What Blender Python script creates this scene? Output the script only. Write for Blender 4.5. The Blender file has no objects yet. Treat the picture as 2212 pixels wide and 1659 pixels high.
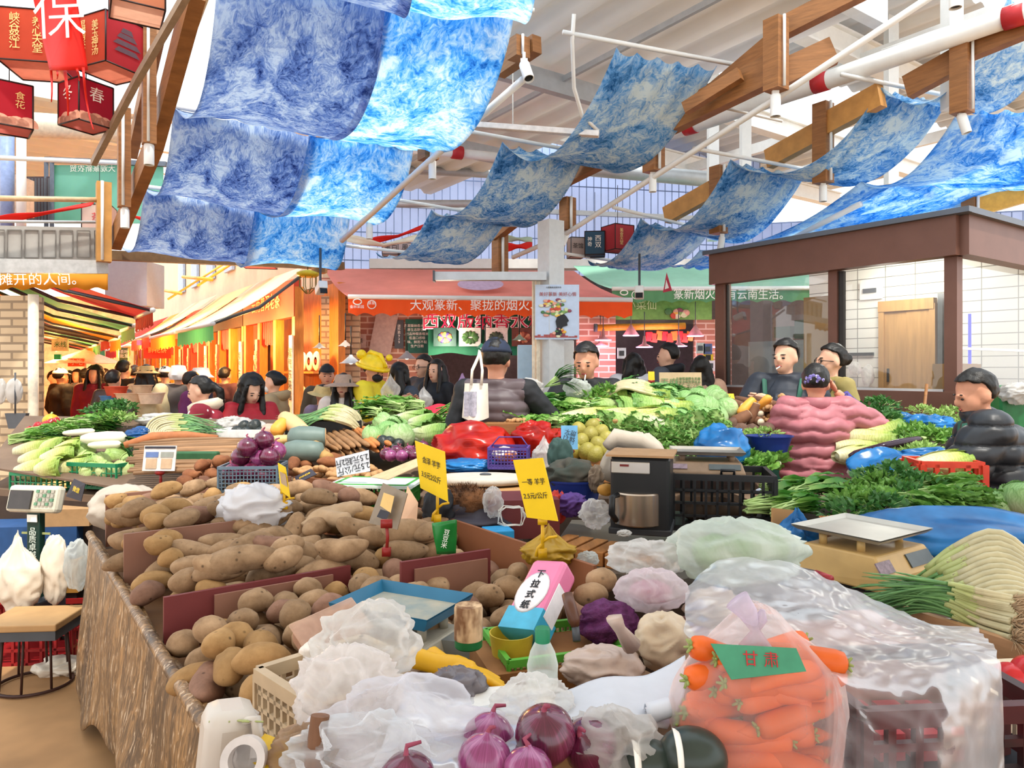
import bpy,math,random
from mathutils import Vector as V,Matrix,noise,Euler
R=random.Random(7)
SC=bpy.context.scene
COL=SC.collection
F,CX,HY,H=1550.0,1106.0,800.0,1.58
pi=math.pi
sin,cos=math.sin,math.cos
def P(px,py,d):return V(((px-CX)/F*d,d,H-(py-HY)/F*d))
def PZ(px,py,z):
 d=(H-z)*F/(py-HY)
 return P(px,py,d)
def PX(px,d):return(px-CX)/F*d
def ZY(py,d):return H-(py-HY)/F*d
AX=V((-.571,.821,0));BX=V((.821,.571,0));UP=V((0,0,1))
# ---------- colours and materials
def lin(c):
 if c=='':print('NOCOL');c='#888888'
 if isinstance(c,str):
  c=c.lstrip('#');c=[int(c[i:i+2],16)/255 for i in(0,2,4)]
  return tuple((x/12.92 if x<=.04045 else((x+.055)/1.055)**2.4)for x in c)
 return tuple(c[:3])
MATS={}
def nodes(name):
 m=bpy.data.materials.new(name);m.use_nodes=True
 nt=m.node_tree;nt.nodes.clear()
 out=nt.nodes.new('ShaderNodeOutputMaterial')
 def N(t,ins=None,**kw):
  n=nt.nodes.new('ShaderNode'+t)
  for k,v in kw.items():setattr(n,k,v)
  for k,v in(ins or{}).items():
   if hasattr(v,'is_output'):nt.links.new(v,n.inputs[k])
   else:n.inputs[k].default_value=v
  return n
 return m,nt,out,N
def c4(c,k=1.0):return(min(c[0]*k,1),min(c[1]*k,1),min(c[2]*k,1),1)
def M(name,col,r=.6,v=.14,s=18,bump=0,metal=0,col2=None,trans=0,det=3,bs=None,rnd=0,stretch=None,sharp=0,spec=.35,coat=0):
 """procedural surface: noise between two tones, optional bump, translucency and variation from object to object"""
 if name in MATS:return MATS[name]
 c=lin(col);m,nt,out,N=nodes(name)
 tc=N('TexCoord');co=tc.outputs['Object']
 if stretch:
  mp=N('Mapping',{'Vector':co,'Scale':stretch});co=mp.outputs[0]
 nz=N('TexNoise',{'Vector':co,'Scale':s,'Detail':det,'Roughness':.6})
 rp=N('ValToRGB',{'Fac':nz.outputs[0]})
 lo,hi=(.3,.7)if not sharp else(.5-.5*(1-sharp)*.4,.5+.5*(1-sharp)*.4)
 rp.color_ramp.elements[0].position=lo;rp.color_ramp.elements[1].position=hi
 rp.color_ramp.elements[0].color=c4(c,1-v);rp.color_ramp.elements[1].color=c4(lin(col2))if col2 else c4(c,1+v)
 colo=rp.outputs[0]
 if rnd:
  oi=N('ObjectInfo');hs=N('HueSaturation',{'Color':colo})
  mr=N('MapRange',{'Value':oi.outputs['Random'],'To Min':1-rnd,'To Max':1+rnd});nt.links.new(mr.outputs[0],hs.inputs['Value'])
  colo=hs.outputs[0]
 b=N('BsdfPrincipled',{'Base Color':colo,'Roughness':r,'Metallic':metal,'Specular IOR Level':spec,'Coat Weight':coat})
 if bump:
  bn=N('TexNoise',{'Vector':co,'Scale':bs or s*2,'Detail':4})
  bp=N('Bump',{'Strength':min(1,bump),'Distance':.01,'Height':bn.outputs[0]});nt.links.new(bp.outputs[0],b.inputs['Normal'])
 sh=b.outputs[0]
 if trans:
  t=N('BsdfTranslucent',{'Color':colo});mx=N('MixShader',{0:trans,1:sh,2:t.outputs[0]});sh=mx.outputs[0]
 nt.links.new(sh,out.inputs[0]);MATS[name]=m;return m
def film(name,col='#ffffff',a=.35,r=.25,streak=8,lo=None,hi=None):
 """thin plastic film: clear in places, milky along its creases"""
 if name in MATS:return MATS[name]
 m,nt,out,N=nodes(name);c=c4(lin(col))
 tc=N('TexCoord');nz=N('TexNoise',{'Vector':tc.outputs['Object'],'Scale':streak,'Detail':5,'Distortion':1.2})
 mr=N('MapRange',{'Value':nz.outputs[0],'From Min':.35,'From Max':.65,'To Min':a*.6 if lo is None else lo,'To Max':min(1,a*1.4)if hi is None else hi})
 lw=N('LayerWeight',{'Blend':.35});ad=N('Math',{0:mr.outputs[0],1:lw.outputs['Facing']},operation='MULTIPLY_ADD')
 mul=N('Math',{0:lw.outputs['Facing'],1:.55},operation='MULTIPLY');sm=N('Math',{0:mr.outputs[0],1:mul.outputs[0]},operation='ADD',use_clamp=True)
 nt.nodes.remove(ad)
 tr=N('BsdfTransparent',{'Color':(1,1,1,1)});df=N('BsdfDiffuse',{'Color':c});tl=N('BsdfTranslucent',{'Color':c})
 d2=N('MixShader',{0:.5,1:df.outputs[0],2:tl.outputs[0]})
 m1=N('MixShader',{0:sm.outputs[0],1:tr.outputs[0],2:d2 .outputs[0]})
 gl=N('BsdfGlossy',{'Color':(1,1,1,1),'Roughness':r});f0=N('Fresnel',{'IOR':1.38});fr=N('Math',{0:f0 .outputs[0],1:.22},operation='MULTIPLY')
 m2=N('MixShader',{0:fr.outputs[0],1:m1 .outputs[0],2:gl.outputs[0]})
 nt.links.new(m2 .outputs[0],out.inputs[0]);MATS[name]=m;return m
def glow(name,col,e):
 if name in MATS:return MATS[name]
 m,nt,out,N=nodes(name);b=N('Emission',{'Color':c4(lin(col)),'Strength':e});nt.links.new(b.outputs[0],out.inputs[0]);MATS[name]=m;return m
# ---------- mesh builder
class MB:
 def __init__(s):s.v=[];s.f=[];s.m=[];s.T=None;s.k=0
 def add(s,vs,fs,m=None):
  o=len(s.v);T=s.T
  s.v+=[tuple(T@V(p))if T else tuple(p)for p in vs]
  s.f+=[tuple(i+o for i in f)for f in fs];s.m+=[s.k if m is None else m]*len(fs);return s
 def box(s,c,d,rz=0,rot=None,m=None):
  c=V(c);h=[x/2 for x in d];Rm=rot if rot else Matrix.Rotation(rz,3,'Z')
  vs=[c+Rm@V((x*h[0],y*h[1],z*h[2]))for x in(-1,1)for y in(-1,1)for z in(-1,1)]
  return s.add(vs,[(0,1,3,2),(4,6,7,5),(0,4,5,1),(2,3,7,6),(0,2,6,4),(1,5,7,3)],m)
 def beam(s,a,b,w,h,m=None,up=UP):
  a=V(a);b=V(b);d=(b-a).normalized();x=d.cross(up)
  x=x.normalized()if x.length>1e-4 else V((1,0,0));y=x.cross(d).normalized()
  vs=[p+x*i*w/2+y*j*h/2 for p in(a,b)for i,j in((-1,-1),(1,-1),(1,1),(-1,1))]
  return s.add(vs,[(3,2,1,0),(4,5,6,7),(0,1,5,4),(1,2,6,5),(2,3,7,6),(3,0,4,7)],m)
 def tube(s,pts,r,n=8,m=None,cap=True,flat=1):
  pts=[V(p)for p in pts];L=len(pts);rs=r if isinstance(r,(list,tuple))else[r]*L
  vs=[];fs=[];x=None
  for i,p in enumerate(pts):
   t=(pts[min(i+1,L-1)]-pts[max(i-1,0)]);t=t.normalized()if t.length>1e-9 else UP
   if x is None:x=t.orthogonal().normalized()
   x=(x-t*x.dot(t));x=x.normalized()if x.length>1e-6 else t.orthogonal().normalized();y=t.cross(x)
   vs+=[p+(x*cos(2*pi*k/n)+y*sin(2*pi*k/n)*flat)*rs[i]for k in range(n)]
  for i in range(L-1):
   for k in range(n):fs.append((i*n+k,i*n+(k+1)%n,(i+1)*n+(k+1)%n,(i+1)*n+k))
  if cap:fs+=[tuple(range(n-1,-1,-1)),tuple((L-1)*n+k for k in range(n))]
  return s.add(vs,fs,m)
 def lathe(s,prof,n=20,c=(0,0,0),rot=None,m=None,fn=None):
  c=V(c);vs=[];fs=[];L=len(prof)
  for r,z in prof:
   for k in range(n):
    a=2*pi*k/n;p=V((r*cos(a),r*sin(a),z))
    if fn:p=fn(p,a)
    vs.append(c+(rot@p if rot else p))
  for i in range(L-1):
   for k in range(n):fs.append((i*n+k,i*n+(k+1)%n,(i+1)*n+(k+1)%n,(i+1)*n+k))
  if prof[0][0]>1e-5:fs.append(tuple(range(n-1,-1,-1)))
  if prof[-1][0]>1e-5:fs.append(tuple((L-1)*n+k for k in range(n)))
  return s.add(vs,fs,m)
 def ell(s,c,r,n=14,k=9,rot=None,fn=None,m=None):
  r=(r,r,r)if not isinstance(r,(tuple,list))else r;c=V(c);vs=[(0,0,-1)]
  for i in range(1,k):
   a=-pi/2+pi*i/k;vs+=[(cos(a)*cos(2*pi*j/n),cos(a)*sin(2*pi*j/n),sin(a))for j in range(n)]
  vs.append((0,0,1));out=[]
  for q in vs:
   u=V(q);p=V((u.x*r[0],u.y*r[1],u.z*r[2]))
   if fn:p=fn(p,u)
   out.append(c+(rot@p if rot else p))
  fs=[(0,1+(j+1)%n,1+j)for j in range(n)]
  for i in range(k-2):
   b=1+i*n;fs+=[(b+j,b+(j+1)%n,b+n+(j+1)%n,b+n+j)for j in range(n)]
  b=1+(k-2)*n;fs+=[(b+j,b+(j+1)%n,len(vs)-1)for j in range(n)]
  return s.add(out,fs,m)
 def grid(s,fn,nu,nv,m=None,wrap=False):
  vs=[fn(i/nu,j/nv)for j in range(nv+1)for i in range(nu+1)];w=nu+1
  return s.add(vs,[(j*w+i,j*w+i+1,(j+1)*w+i+1,(j+1)*w+i)for j in range(nv)for i in range(nu)],m)
 def prism(s,poly,vec,m=None):
  n=len(poly);vec=V(vec);vs=[V(p)for p in poly]+[V(p)+vec for p in poly]
  return s.add(vs,[tuple(range(n-1,-1,-1)),tuple(range(n,2*n))]+[(i,(i+1)%n,n+(i+1)%n,n+i)for i in range(n)],m)
 def mesh(s,name,mats,off=None,sm=1):
  me=bpy.data.meshes.new(name)
  vs=[tuple(V(p)-off)for p in s.v]if off else s.v
  me.from_pydata(vs,[],s.f)
  for q in(mats if isinstance(mats,(list,tuple))else[mats]):me.materials.append(q)
  if isinstance(mats,(list,tuple))and len(mats)>1:me.polygons.foreach_set('material_index',s.m)
  if sm:me.polygons.foreach_set('use_smooth',[True]*len(s.f))
  me.update();return me
 def build(s,name,mats,parent=None,sm=1,bev=0,solid=0,sub=0,auto=None):
  if parent is None:
   xs=[p[0]for p in s.v];ys=[p[1]for p in s.v];zs=[p[2]for p in s.v]
   off=V(((min(xs)+max(xs))/2,(min(ys)+max(ys))/2,min(zs)))
  else:off=None
  o=bpy.data.objects.new(name,s.mesh(name,mats,off,sm));COL.objects.link(o)
  if parent is None:o.location=off
  else:
   o.parent=parent
   if parent.get('_w'):o.matrix_parent_inverse=wmat(parent).inverted()
  if solid:md=o.modifiers.new('solid','SOLIDIFY');md.thickness=solid;md.offset=0
  if bev:md=o.modifiers.new('bevel','BEVEL');md.width=bev;md.segments=2;md.limit_method='ANGLE';md.angle_limit=.6
  if sub:md=o.modifiers.new('sub','SUBSURF');md.levels=sub;md.render_levels=sub
  if sm and(auto or bev or not s.v):sharpen(o.data,auto or.7)
  return o
def sharpen(me,ang=.7):
 try:me.set_sharp_from_angle(angle=ang)
 except Exception:pass
def wmat(o):
 m=Matrix.LocRotScale(o.location,o.rotation_euler,o.scale)
 if o.parent:m=wmat(o.parent)@o.matrix_parent_inverse@m
 return m
def tag(o,label=None,cat=None,group=None,kind=None):
 if label:o['label']=label
 if cat:o['category']=cat
 if group:o['group']=group
 if kind:o['kind']=kind
 return o
def thing(name,label,cat,loc=(0,0,0),rz=0,group=None,world=False):
 """an empty at the thing's base; with world=True its parts are given in world coordinates"""
 o=bpy.data.objects.new(name,None);COL.objects.link(o);o.location=loc;o.rotation_euler=(0,0,rz);o.empty_display_size=.1
 if world:WORLD.append(o);o['_w']=1
 return tag(o,label,cat,group)
WORLD=[]
def st(name,mb,mats,**kw):
 o=mb.build(name,mats,**kw)
 if o.parent is None:o['kind']='structure'
 return o
def copy_tree(o,parent=None):
 c=o.copy();COL.objects.link(c)
 if parent:c.parent=parent
 for ch in list(o.children):copy_tree(ch,c)
 return c
def dup(o,loc,rot=(0,0,0),label=None,sc=None,group=None):
 c=copy_tree(o);c.location=loc;c.rotation_euler=rot if isinstance(rot,(tuple,list,Euler))else(0,0,rot)
 if sc:c.scale=(sc,sc,sc)if not isinstance(sc,(tuple,list))else sc
 if label:c['label']=label
 if group:c['group']=group
 return c
def text(s,size,mat,mtx,parent=None,name='lettering',ext=.001,sx=1,bold=0,sp=1.0,align='CENTER'):
 """lettering as a mesh lying in the XY plane of mtx"""
 c=bpy.data.curves.new(name,'FONT');c.body=s;c.size=size;c.extrude=ext;c.align_x=align;c.align_y='CENTER';c.space_line=sp;c.offset=bold;c.resolution_u=2
 t=bpy.data.objects.new(name,c);me=bpy.data.meshes.new_from_object(t);bpy.data.objects.remove(t)
 me.transform(mtx@Matrix.Scale(sx,4,V((1,0,0))));me.materials.clear();me.materials.append(mat);me.name=name
 o=bpy.data.objects.new(name,me);COL.objects.link(o)
 if parent is not None:
  o.parent=parent
  if parent.get('_w'):o.matrix_parent_inverse=wmat(parent).inverted()
 return o
def frame(o,x,y):
 """matrix whose X and Y axes run along x and y"""
 x=V(x).normalized();y=V(y);y=(y-x*y.dot(x)).normalized();z=x.cross(y)
 return Matrix(((x.x,y.x,z.x,o[0]),(x.y,y.y,z.y,o[1]),(x.z,y.z,z.z,o[2]),(0,0,0,1)))
def nz(p,s=1.0,o=0):return noise.noise(V((p[0]*s+o,p[1]*s+o*1.7,p[2]*s-o)))
def rz_to(d):return math.atan2(d[1],d[0])
def lerp(a,b,t):return a+(b-a)*t
def remesh(mb,name,mat,parent=None,vox=.012,smooth=4,fn=None,extra=None):
 """one continuous skin around everything in mb"""
 o=bpy.data.objects.new('tmp',mb.mesh('tmp',mat));COL.objects.link(o)
 md=o.modifiers.new('r','REMESH');md.mode='VOXEL';md.voxel_size=vox
 if smooth:sm=o.modifiers.new('s','SMOOTH');sm.factor=.5;sm.iterations=smooth
 dg=bpy.context.evaluated_depsgraph_get();dg.update()
 me=bpy.data.meshes.new_from_object(o.evaluated_get(dg));bpy.data.objects.remove(o)
 vs=[v.co.copy()for v in me.vertices];fs=[tuple(p.vertices)for p in me.polygons]
 if fn:
  ns=[v.normal.copy()for v in me.vertices];vs=[fn(p,n)for p,n in zip(vs,ns)]
 bpy.data.meshes.remove(me);out=MB();out.add(vs,fs,0)
 if extra:extra(out)
 return out.build(name,mat,parent)
# ---------- camera, sky, sun
cd=bpy.data.cameras.new('camera');cam=bpy.data.objects.new('camera',cd);COL.objects.link(cam)
cam.location=(0,0,H);cam.rotation_euler=(pi/2,0,0);cd.sensor_width=36;cd.lens=36*F/2212;cd.shift_y=-(829.5-HY)/2212;cd.clip_start=.05
SC.camera=cam
w=bpy.data.worlds.new('sky');SC.world=w;w.use_nodes=True
bg=w.node_tree.nodes['Background']
tcw=w.node_tree.nodes.new('ShaderNodeTexCoord');sx=w.node_tree.nodes.new('ShaderNodeSeparateXYZ');rw=w.node_tree.nodes.new('ShaderNodeValToRGB')
w.node_tree.links.new(tcw.outputs['Generated'],sx.inputs[0]);w.node_tree.links.new(sx.outputs['Z'],rw.inputs[0]);w.node_tree.links.new(rw.outputs[0],bg.inputs[0])
rw.color_ramp.elements[0].color=(.95,.93,.92,1);rw.color_ramp.elements[1].color=(.86,.94,1,1);rw.color_ramp.elements[1].position=.5
bg.inputs[1].default_value=1.5
def light(kind,name,loc,e,col=(1,1,1),rot=None,**kw):
 l=bpy.data.lights.new(name,kind);l.energy=e;l.color=col
 for k,v in kw.items():setattr(l,k,v)
 o=bpy.data.objects.new(name,l);COL.objects.link(o);o.location=loc
 if rot:o.rotation_euler=rot
 return o
sd=V((-.18,.42,-1)).normalized()
sun=light('SUN','sun',(2,-2,9),2.6,(1,.95,.86),angle=.06);sun.rotation_euler=sd.to_track_quat('-Z','Y').to_euler()
SC.view_settings.view_transform='Standard';SC.view_settings.look='None';SC.view_settings.gamma=1;SC.view_settings.use_curve_mapping=False
SC.view_settings.exposure=.7
SC.cycles.max_bounces=10;SC.cycles.transparent_max_bounces=24;SC.cycles.diffuse_bounces=5
# ---------- materials
conc=M('concrete','#a87f54',.75,.18,3,.1)
white=M('white_paint','#dfe0dc',.5,.05,6)
greyw=M('grey_metal','#b4b8ba',.45,.08,8,metal=.3)
dgrey=M('dark_grey','#4a4d52',.5,.1,8)
black=M('black_plastic','#17181a',.4,.2,8)
bamboo=M('timber','#8d5f36',.55,.22,5,.15,stretch=(1,1,8))
bamboo2=M('pale_timber','#b98646',.5,.18,6,.1)
brown=M('brown_metal','#6d4c40',.45,.07,5,metal=.25)
red=M('red_paint','#b3262c',.5,.1,8)
rope_m=M('rope','#d9d6cd',.8)
# ---------- floor
m=MB();m.box((0,14,-.05),(60,44,.1));st('floor',m,conc,sm=0)
# ---------- roof sheets above
def corr_sheet(o,u,v,lu,lv,amp=.05,pitch=.26,n=None):
 n=n or int(lv/pitch*6);mb=MB()
 def fn(i,j):
  t=j*lv;h=amp*max(-.6,min(.6,1.5*sin(2*pi*t/pitch)))
  return V(o)+u*(i*lu)+v*t+UP*h
 mb.grid(fn,2,n);return mb
roofm=M('roof_steel','#eeebe4',.5,.03,2,trans=.15)
roofg=M('roof_grey_steel','#c3c8cb',.5,.05,2)
o=V((3.35,6.85,5.0));st('ceiling',corr_sheet(o-BX*3.4,AX,BX,8.5,3.4,.06,.42),roofm,solid=.01)
m=MB();m.beam(o-BX*3.4-AX*.1,o-AX*.1+BX*.15,.12,.3);st('trim_1',m,white,sm=0)
m=MB();m.beam(o-BX*3.4+AX*2.6-UP*.22,o+AX*2.6-UP*.22,.1,.22);m.beam(o-BX*3.4+AX*5.2-UP*.22,o+AX*5.2-UP*.22,.1,.22)
m.beam(o-BX*1.6-UP*.16,o+AX*8-BX*1.6-UP*.16,.04,.06);st('beam',m,greyw,sm=0)
st('ceiling',corr_sheet(V((-6,-8,5.0)),V((1,0,0)),V((0,1,0)),12.5,9.6,.05,.4),M('unseen_sun_screen','#cfc6b8',.6,.05,2,trans=.35))  # unseen sheet added over and behind the camera, keeps sun off the foreground
for k,(a,b,z)in enumerate(((.3,4.5,6.5),(5.2,9.6,6.6),(10.4,16,6.6))):
 q=V((3.9,7.0,z))+AX*-1.5+BX*(-1+.4);st('roof_slab',corr_sheet(q+AX*(a+2),AX,BX,(b-a)*.62,12,.06,.4),roofg,solid=.01)
for k in range(5):
 m=MB();q=V((4.2,6.6,6.15))+AX*(k*2.6);m.beam(q-BX*2,q+BX*11,.1,.34);m.beam(q-BX*2+UP*.17,q+BX*11+UP*.17,.22,.03);m.beam(q-BX*2-UP*.17,q+BX*11-UP*.17,.22,.03);st('beam',m,white,sm=0)
for k in range(4):
 m=MB();q=V((4.6,7,6.0))+BX*(k*2.2);m.beam(q-AX*3,q+AX*10,.1,.2);st('beam',m,white,sm=0)
for k,(px,d)in enumerate(((1540,10.5),(1610,11),(1925,10),(2056,6.3))):
 m=MB();m.beam(P(px,520 if k!=3 else 235,d),P(px,-40,d),.14 if k!=3 else.12,.14);st('column',m,white,sm=0)
st('ceiling',corr_sheet(V((-7.5,8.2,5.1)),BX,AX,3.0,6,.06,.4),roofg,solid=.01)
for k in range(3):
 m=MB();q=V((-6.6,8.0,5.0+.2*k))+AX*(k*2.2);m.beam(q-BX*3,q+BX*4,.12,.3);st('beam',m,white,sm=0)
m=MB();m.tube([P(-60,262,7.2),P(330,285,8.6)],.13,14);st('pipe',m,M('cream_paint','#ddd0b8',.5));bpy.data.objects['pipe']['kind']='structure'
# ---------- polycarbonate back wall with its steel grid
poly=M('polycarbonate','#a9bde8',.4,.05,2,trans=.85)
def backwall(name,a,b,z0,z1):
 a=V((a[0],a[1],0));b=V((b[0],b[1],0));u=(b-a);L=u.length;u.normalize();mb=MB()
 mb.add([a+UP*z0,b+UP*z0,b+UP*z1,a+UP*z1],[(0,1,2,3)],0)
 f=V((u.y,-u.x,0))*.03;f=f if f.y<0 else-f
 n=int(L/.17)
 for i in range(n+1):p=a+u*(L*i/n)+f;mb.beam(p+UP*z0,p+UP*z1,.014,.014,1,up=f)
 k=int((z1-z0)/.55)
 for i in range(k+1):z=z0+(z1-z0)*i/k;mb.beam(a+f+UP*z,b+f+UP*z,.02,.02,1)
 for i in range(0,k+1,3):z=z0+(z1-z0)*i/k;mb.beam(a+f*2+UP*z,b+f*2+UP*z,.1,.1,2)
 st(name,mb,[poly,M('grid_steel','#62769e',.5),greyw],sm=0)
backwall('wall_back',(PX(690,15),15),(PX(1640,17),17),3.3,6.9)
backwall('wall_right',(PX(1600,13),14),(PX(2500,11),12.5),2.9,4.4)
m=MB();m.beam(P(800,572,12),P(1500,572,12.5),.3,.16);st('trim_2',m,white,sm=0)
for k,(a,b,r)in enumerate(((P(740,360,12),P(1240,385,12.5),.07),(P(700,440,11),P(1200,440,11.3),.06),(P(1230,360,11),P(1560,390,11),.12))):
 m=MB();m.tube([a,b],r,10);st('pipe',m,greyw)['kind']='structure'
# ---------- timber trusses
def post(px,y0,y1,d,wpx,name='timber_post'):
 wd=wpx/F*d;m=MB();m.beam(P(px,y1,d),P(px,y0,d),wd,wd,up=AX)
 t=thing('truss_post',None,'post',P(px,y1,d),world=True);m.build('timber',bamboo2 if wpx>24 and px<300 else bamboo,t,sm=0)
 n=MB();n.tube([P(px,y1-2,d)+V((wd*.25,-wd*.62,0)),P(px,y0,d)+V((wd*.25,-wd*.62,0))],.012*d/6,6);n.build('conduit',white,t)
 t['_px']=px;return t
POSTS=[post(322,20,312,5.2,26),post(268,235,448,6.1,24),post(224,395,566,7.0,28),post(1120,84,128,5.7,36),post(925,316,346,6.8,34),post(797,448,476,7.8,30),post(690,562,590,8.6,26),post(1676,42,196,5.6,38),post(1412,306,372,6.8,34),post(1226,428,498,7.9,26),post(1080,500,592,8.9,26),post(2078,96,245,5.9,36),post(1778,224,396,7.0,32),post(1552,360,505,8.0,28),post(2096,396,470,7.4,26)]
PL=['brown timber truss post hung with the lamp left of the dark indigo cloths','second brown timber post down the sloping truss left of the indigo cloths','pale timber post beside the grey steel wall panel at far left','short timber post end above the white spotlight right of the large bright cloth','timber post end below the second bright blue cloth','timber post end below the third bright blue cloth','timber post end above the yellow lamp bracket','large dark timber post of the truss under the white roof sheet','timber post between the draped cloth and the white diagonal rod','timber post above the tilted spotlight near the white column','long timber post hanging in front of the pink awning','timber post in front of the red-banded duct at upper right','timber post between two draped cloths on the right','timber post behind the hanging cloth left of the kiosk roof','ochre timber post standing above the kiosk roof']
for o,l in zip(POSTS,PL):o['label']=l;del o['_px']
def rafter(pts,w,h,mat,name,label,cat='beam'):
 m=MB()
 for a,b in zip(pts,pts[1:]):m.beam(a,b,w,h)
 return tag(m.build(name,mat,sm=0),label,cat)
rafter([P(425,-30,4.4),P(338,300,5.6),P(250,520,7.2)],.09,.2,bamboo,'truss_rafter','thick brown timber rafter sloping down left of the indigo cloths')
rafter([P(408,-20,4.2),P(300,165,4.8),P(202,352,5.6)],.04,.05,M('weathered_wood','#8f7b66',.6),'truss_batten','thin weathered batten crossing the lanterns at upper left')
rafter([P(345,60,5.4),P(285,330,6.6)],.08,.13,bamboo,'truss_brace','short brown brace inside the left truss')
rafter([P(1690,80,5.75),P(1545,200,6.4),P(1440,250,6.9)],.1,.17,bamboo,'truss_brace','dark brown brace running from the large post to the draped cloth')
rafter([P(1930,-60,5.3),P(1690,62,5.75)],.1,.16,bamboo,'truss_brace','brown brace above the large post at the white roof edge')
rafter([P(1670,150,5.7),P(1430,270,6.6),P(1225,375,7.6),P(1070,500,8.9)],.1,.24,bamboo,'truss_chord','long brown timber chord behind the second row of draped cloths')
rafter([P(1800,110,5.6),P(1690,160,5.7)],.1,.2,bamboo,'truss_chord','stub of timber chord right of the large post')
rafter([P(2260,35,5.5),P(2080,110,5.95)],.1,.2,bamboo,'truss_chord','timber chord at the upper right above the blue cloth')
rafter([P(2078,125,5.95),P(1960,190,6.3)],.1,.2,bamboo,'truss_chord','timber chord end left of the post with the duct')
rafter([P(1905,205,6.5),P(1780,272,7.0)],.1,.22,bamboo2,'truss_chord','pale timber chord behind the cloth at right')
rafter([P(1780,280,7.05),P(1660,345,7.6)],.1,.2,bamboo2,'truss_chord','pale timber chord end left of the right-hand post')
rafter([P(1540,410,8.05),P(1440,466,8.6)],.1,.2,bamboo2,'truss_chord','timber chord end in front of the pale grid wall')
rafter([P(1880,420,8.4),P(2060,395,8.0),P(2212,380,7.9)],.1,.16,M('ochre_wood','#d09a3c',.5),'truss_chord','ochre timber chord just above the kiosk roof')
rafter([P(2098,452,7.4),P(2260,405,7.2)],.1,.18,M('ochre_wood','#d09a3c'),'truss_chord','ochre timber chord rising above the kiosk at the right edge')
rafter([P(1160,95,5.7),P(1080,150,6.1)],.09,.14,bamboo,'truss_chord','short brown timber by the white spotlight')
rafter([P(1480,235,6.1),P(1600,160,5.8)],.08,.1,bamboo,'truss_brace','lower brown brace crossing below the white roof sheet')
def rod(pts,r,mat,label,name='tie_rod',n=10):
 m=MB();m.tube(pts,r,n);return tag(m.build(name,mat),label,'rod')
rod([P(445,-10,4.4),P(352,240,5.4),P(262,478,7.0)],.024,M('cream_rod','#c9a983',.5),'cream rod sloping along the left truss')
rod([P(1130,172,5.6),P(925,350,6.7),P(738,520,7.9)],.03,white,'white rod running down along the bright blue cloths')
rod([P(2030,-20,4.9),P(1680,210,5.7),P(1408,385,6.8),P(1218,508,7.9),P(1108,556,8.6)],.026,white,'long white rod running down from the upper right past three timber posts')
rod([P(1860,440,7.2),P(1700,520,8)],.03,white,'short white rod behind the cloth left of the kiosk')
rod([P(2100,425,7.4),P(1870,500,8.2)],.03,white,'white rod sloping above the kiosk roof')
rod([P(1690,262,6.2),P(1540,228,6.4)],.012,white,'thin white rod under the large timber post')
t=thing('duct','white round duct with red bands crossing the upper right','duct',P(1490,273,7.9),world=True)
dp=[P(2260,8,5.4),P(1780,176,6.7),P(1490,273,7.9),P(1180,352,9.8)]
m=MB();m.tube(dp,.085,16);m.build('pipe',white,t)
for q,d in(((2192,34),5.55),((1774,178),6.72),((1492,273),7.88),((1200,347),9.65)):
 c=P(q[0],q[1],d);m=MB();dr=(dp[0]-dp[3]).normalized();m.tube([c-dr*.07,c+dr*.07],.089,16);m.build('band',red,t)
rod([P(2212,8,5.6),P(2010,72,6.1),P(1905,110,6.5)],.014,white,'thin white rod above the red-banded duct')
t=thing('duct','white round duct with one red band below the bright cloths','duct',P(980,330,9),world=True)
m=MB();m.tube([P(880,320,9),P(1200,352,9.8)],.06,12);m.build('pipe',white,t)
m=MB();m.tube([P(976,328,9.2),P(998,331,9.26)],.085,12);m.build('band',red,t)
t=thing('strip_lamp','long white strip lamp hanging below the corrugated roof','lamp',P(1150,285,6.2),world=True)
m=MB();m.beam(P(1022,270,6.4),P(1294,290,6.2),.07,.05);m.build('housing',M('lamp_housing','#d8d4d0',.4),t,sm=0,bev=.006)
m=MB();m.tube([P(1108,274,6.35),P(1108,120,6.6)],.006,5);m.build('hanger',rope_m,t)
m=MB();m.tube([P(1240,30,5.6),P(1236,90,5.7),P(1240,190,5.9),P(1258,250,6.1),P(1292,283,6.2)],.016,8);m.build('cable',white,t)
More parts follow.
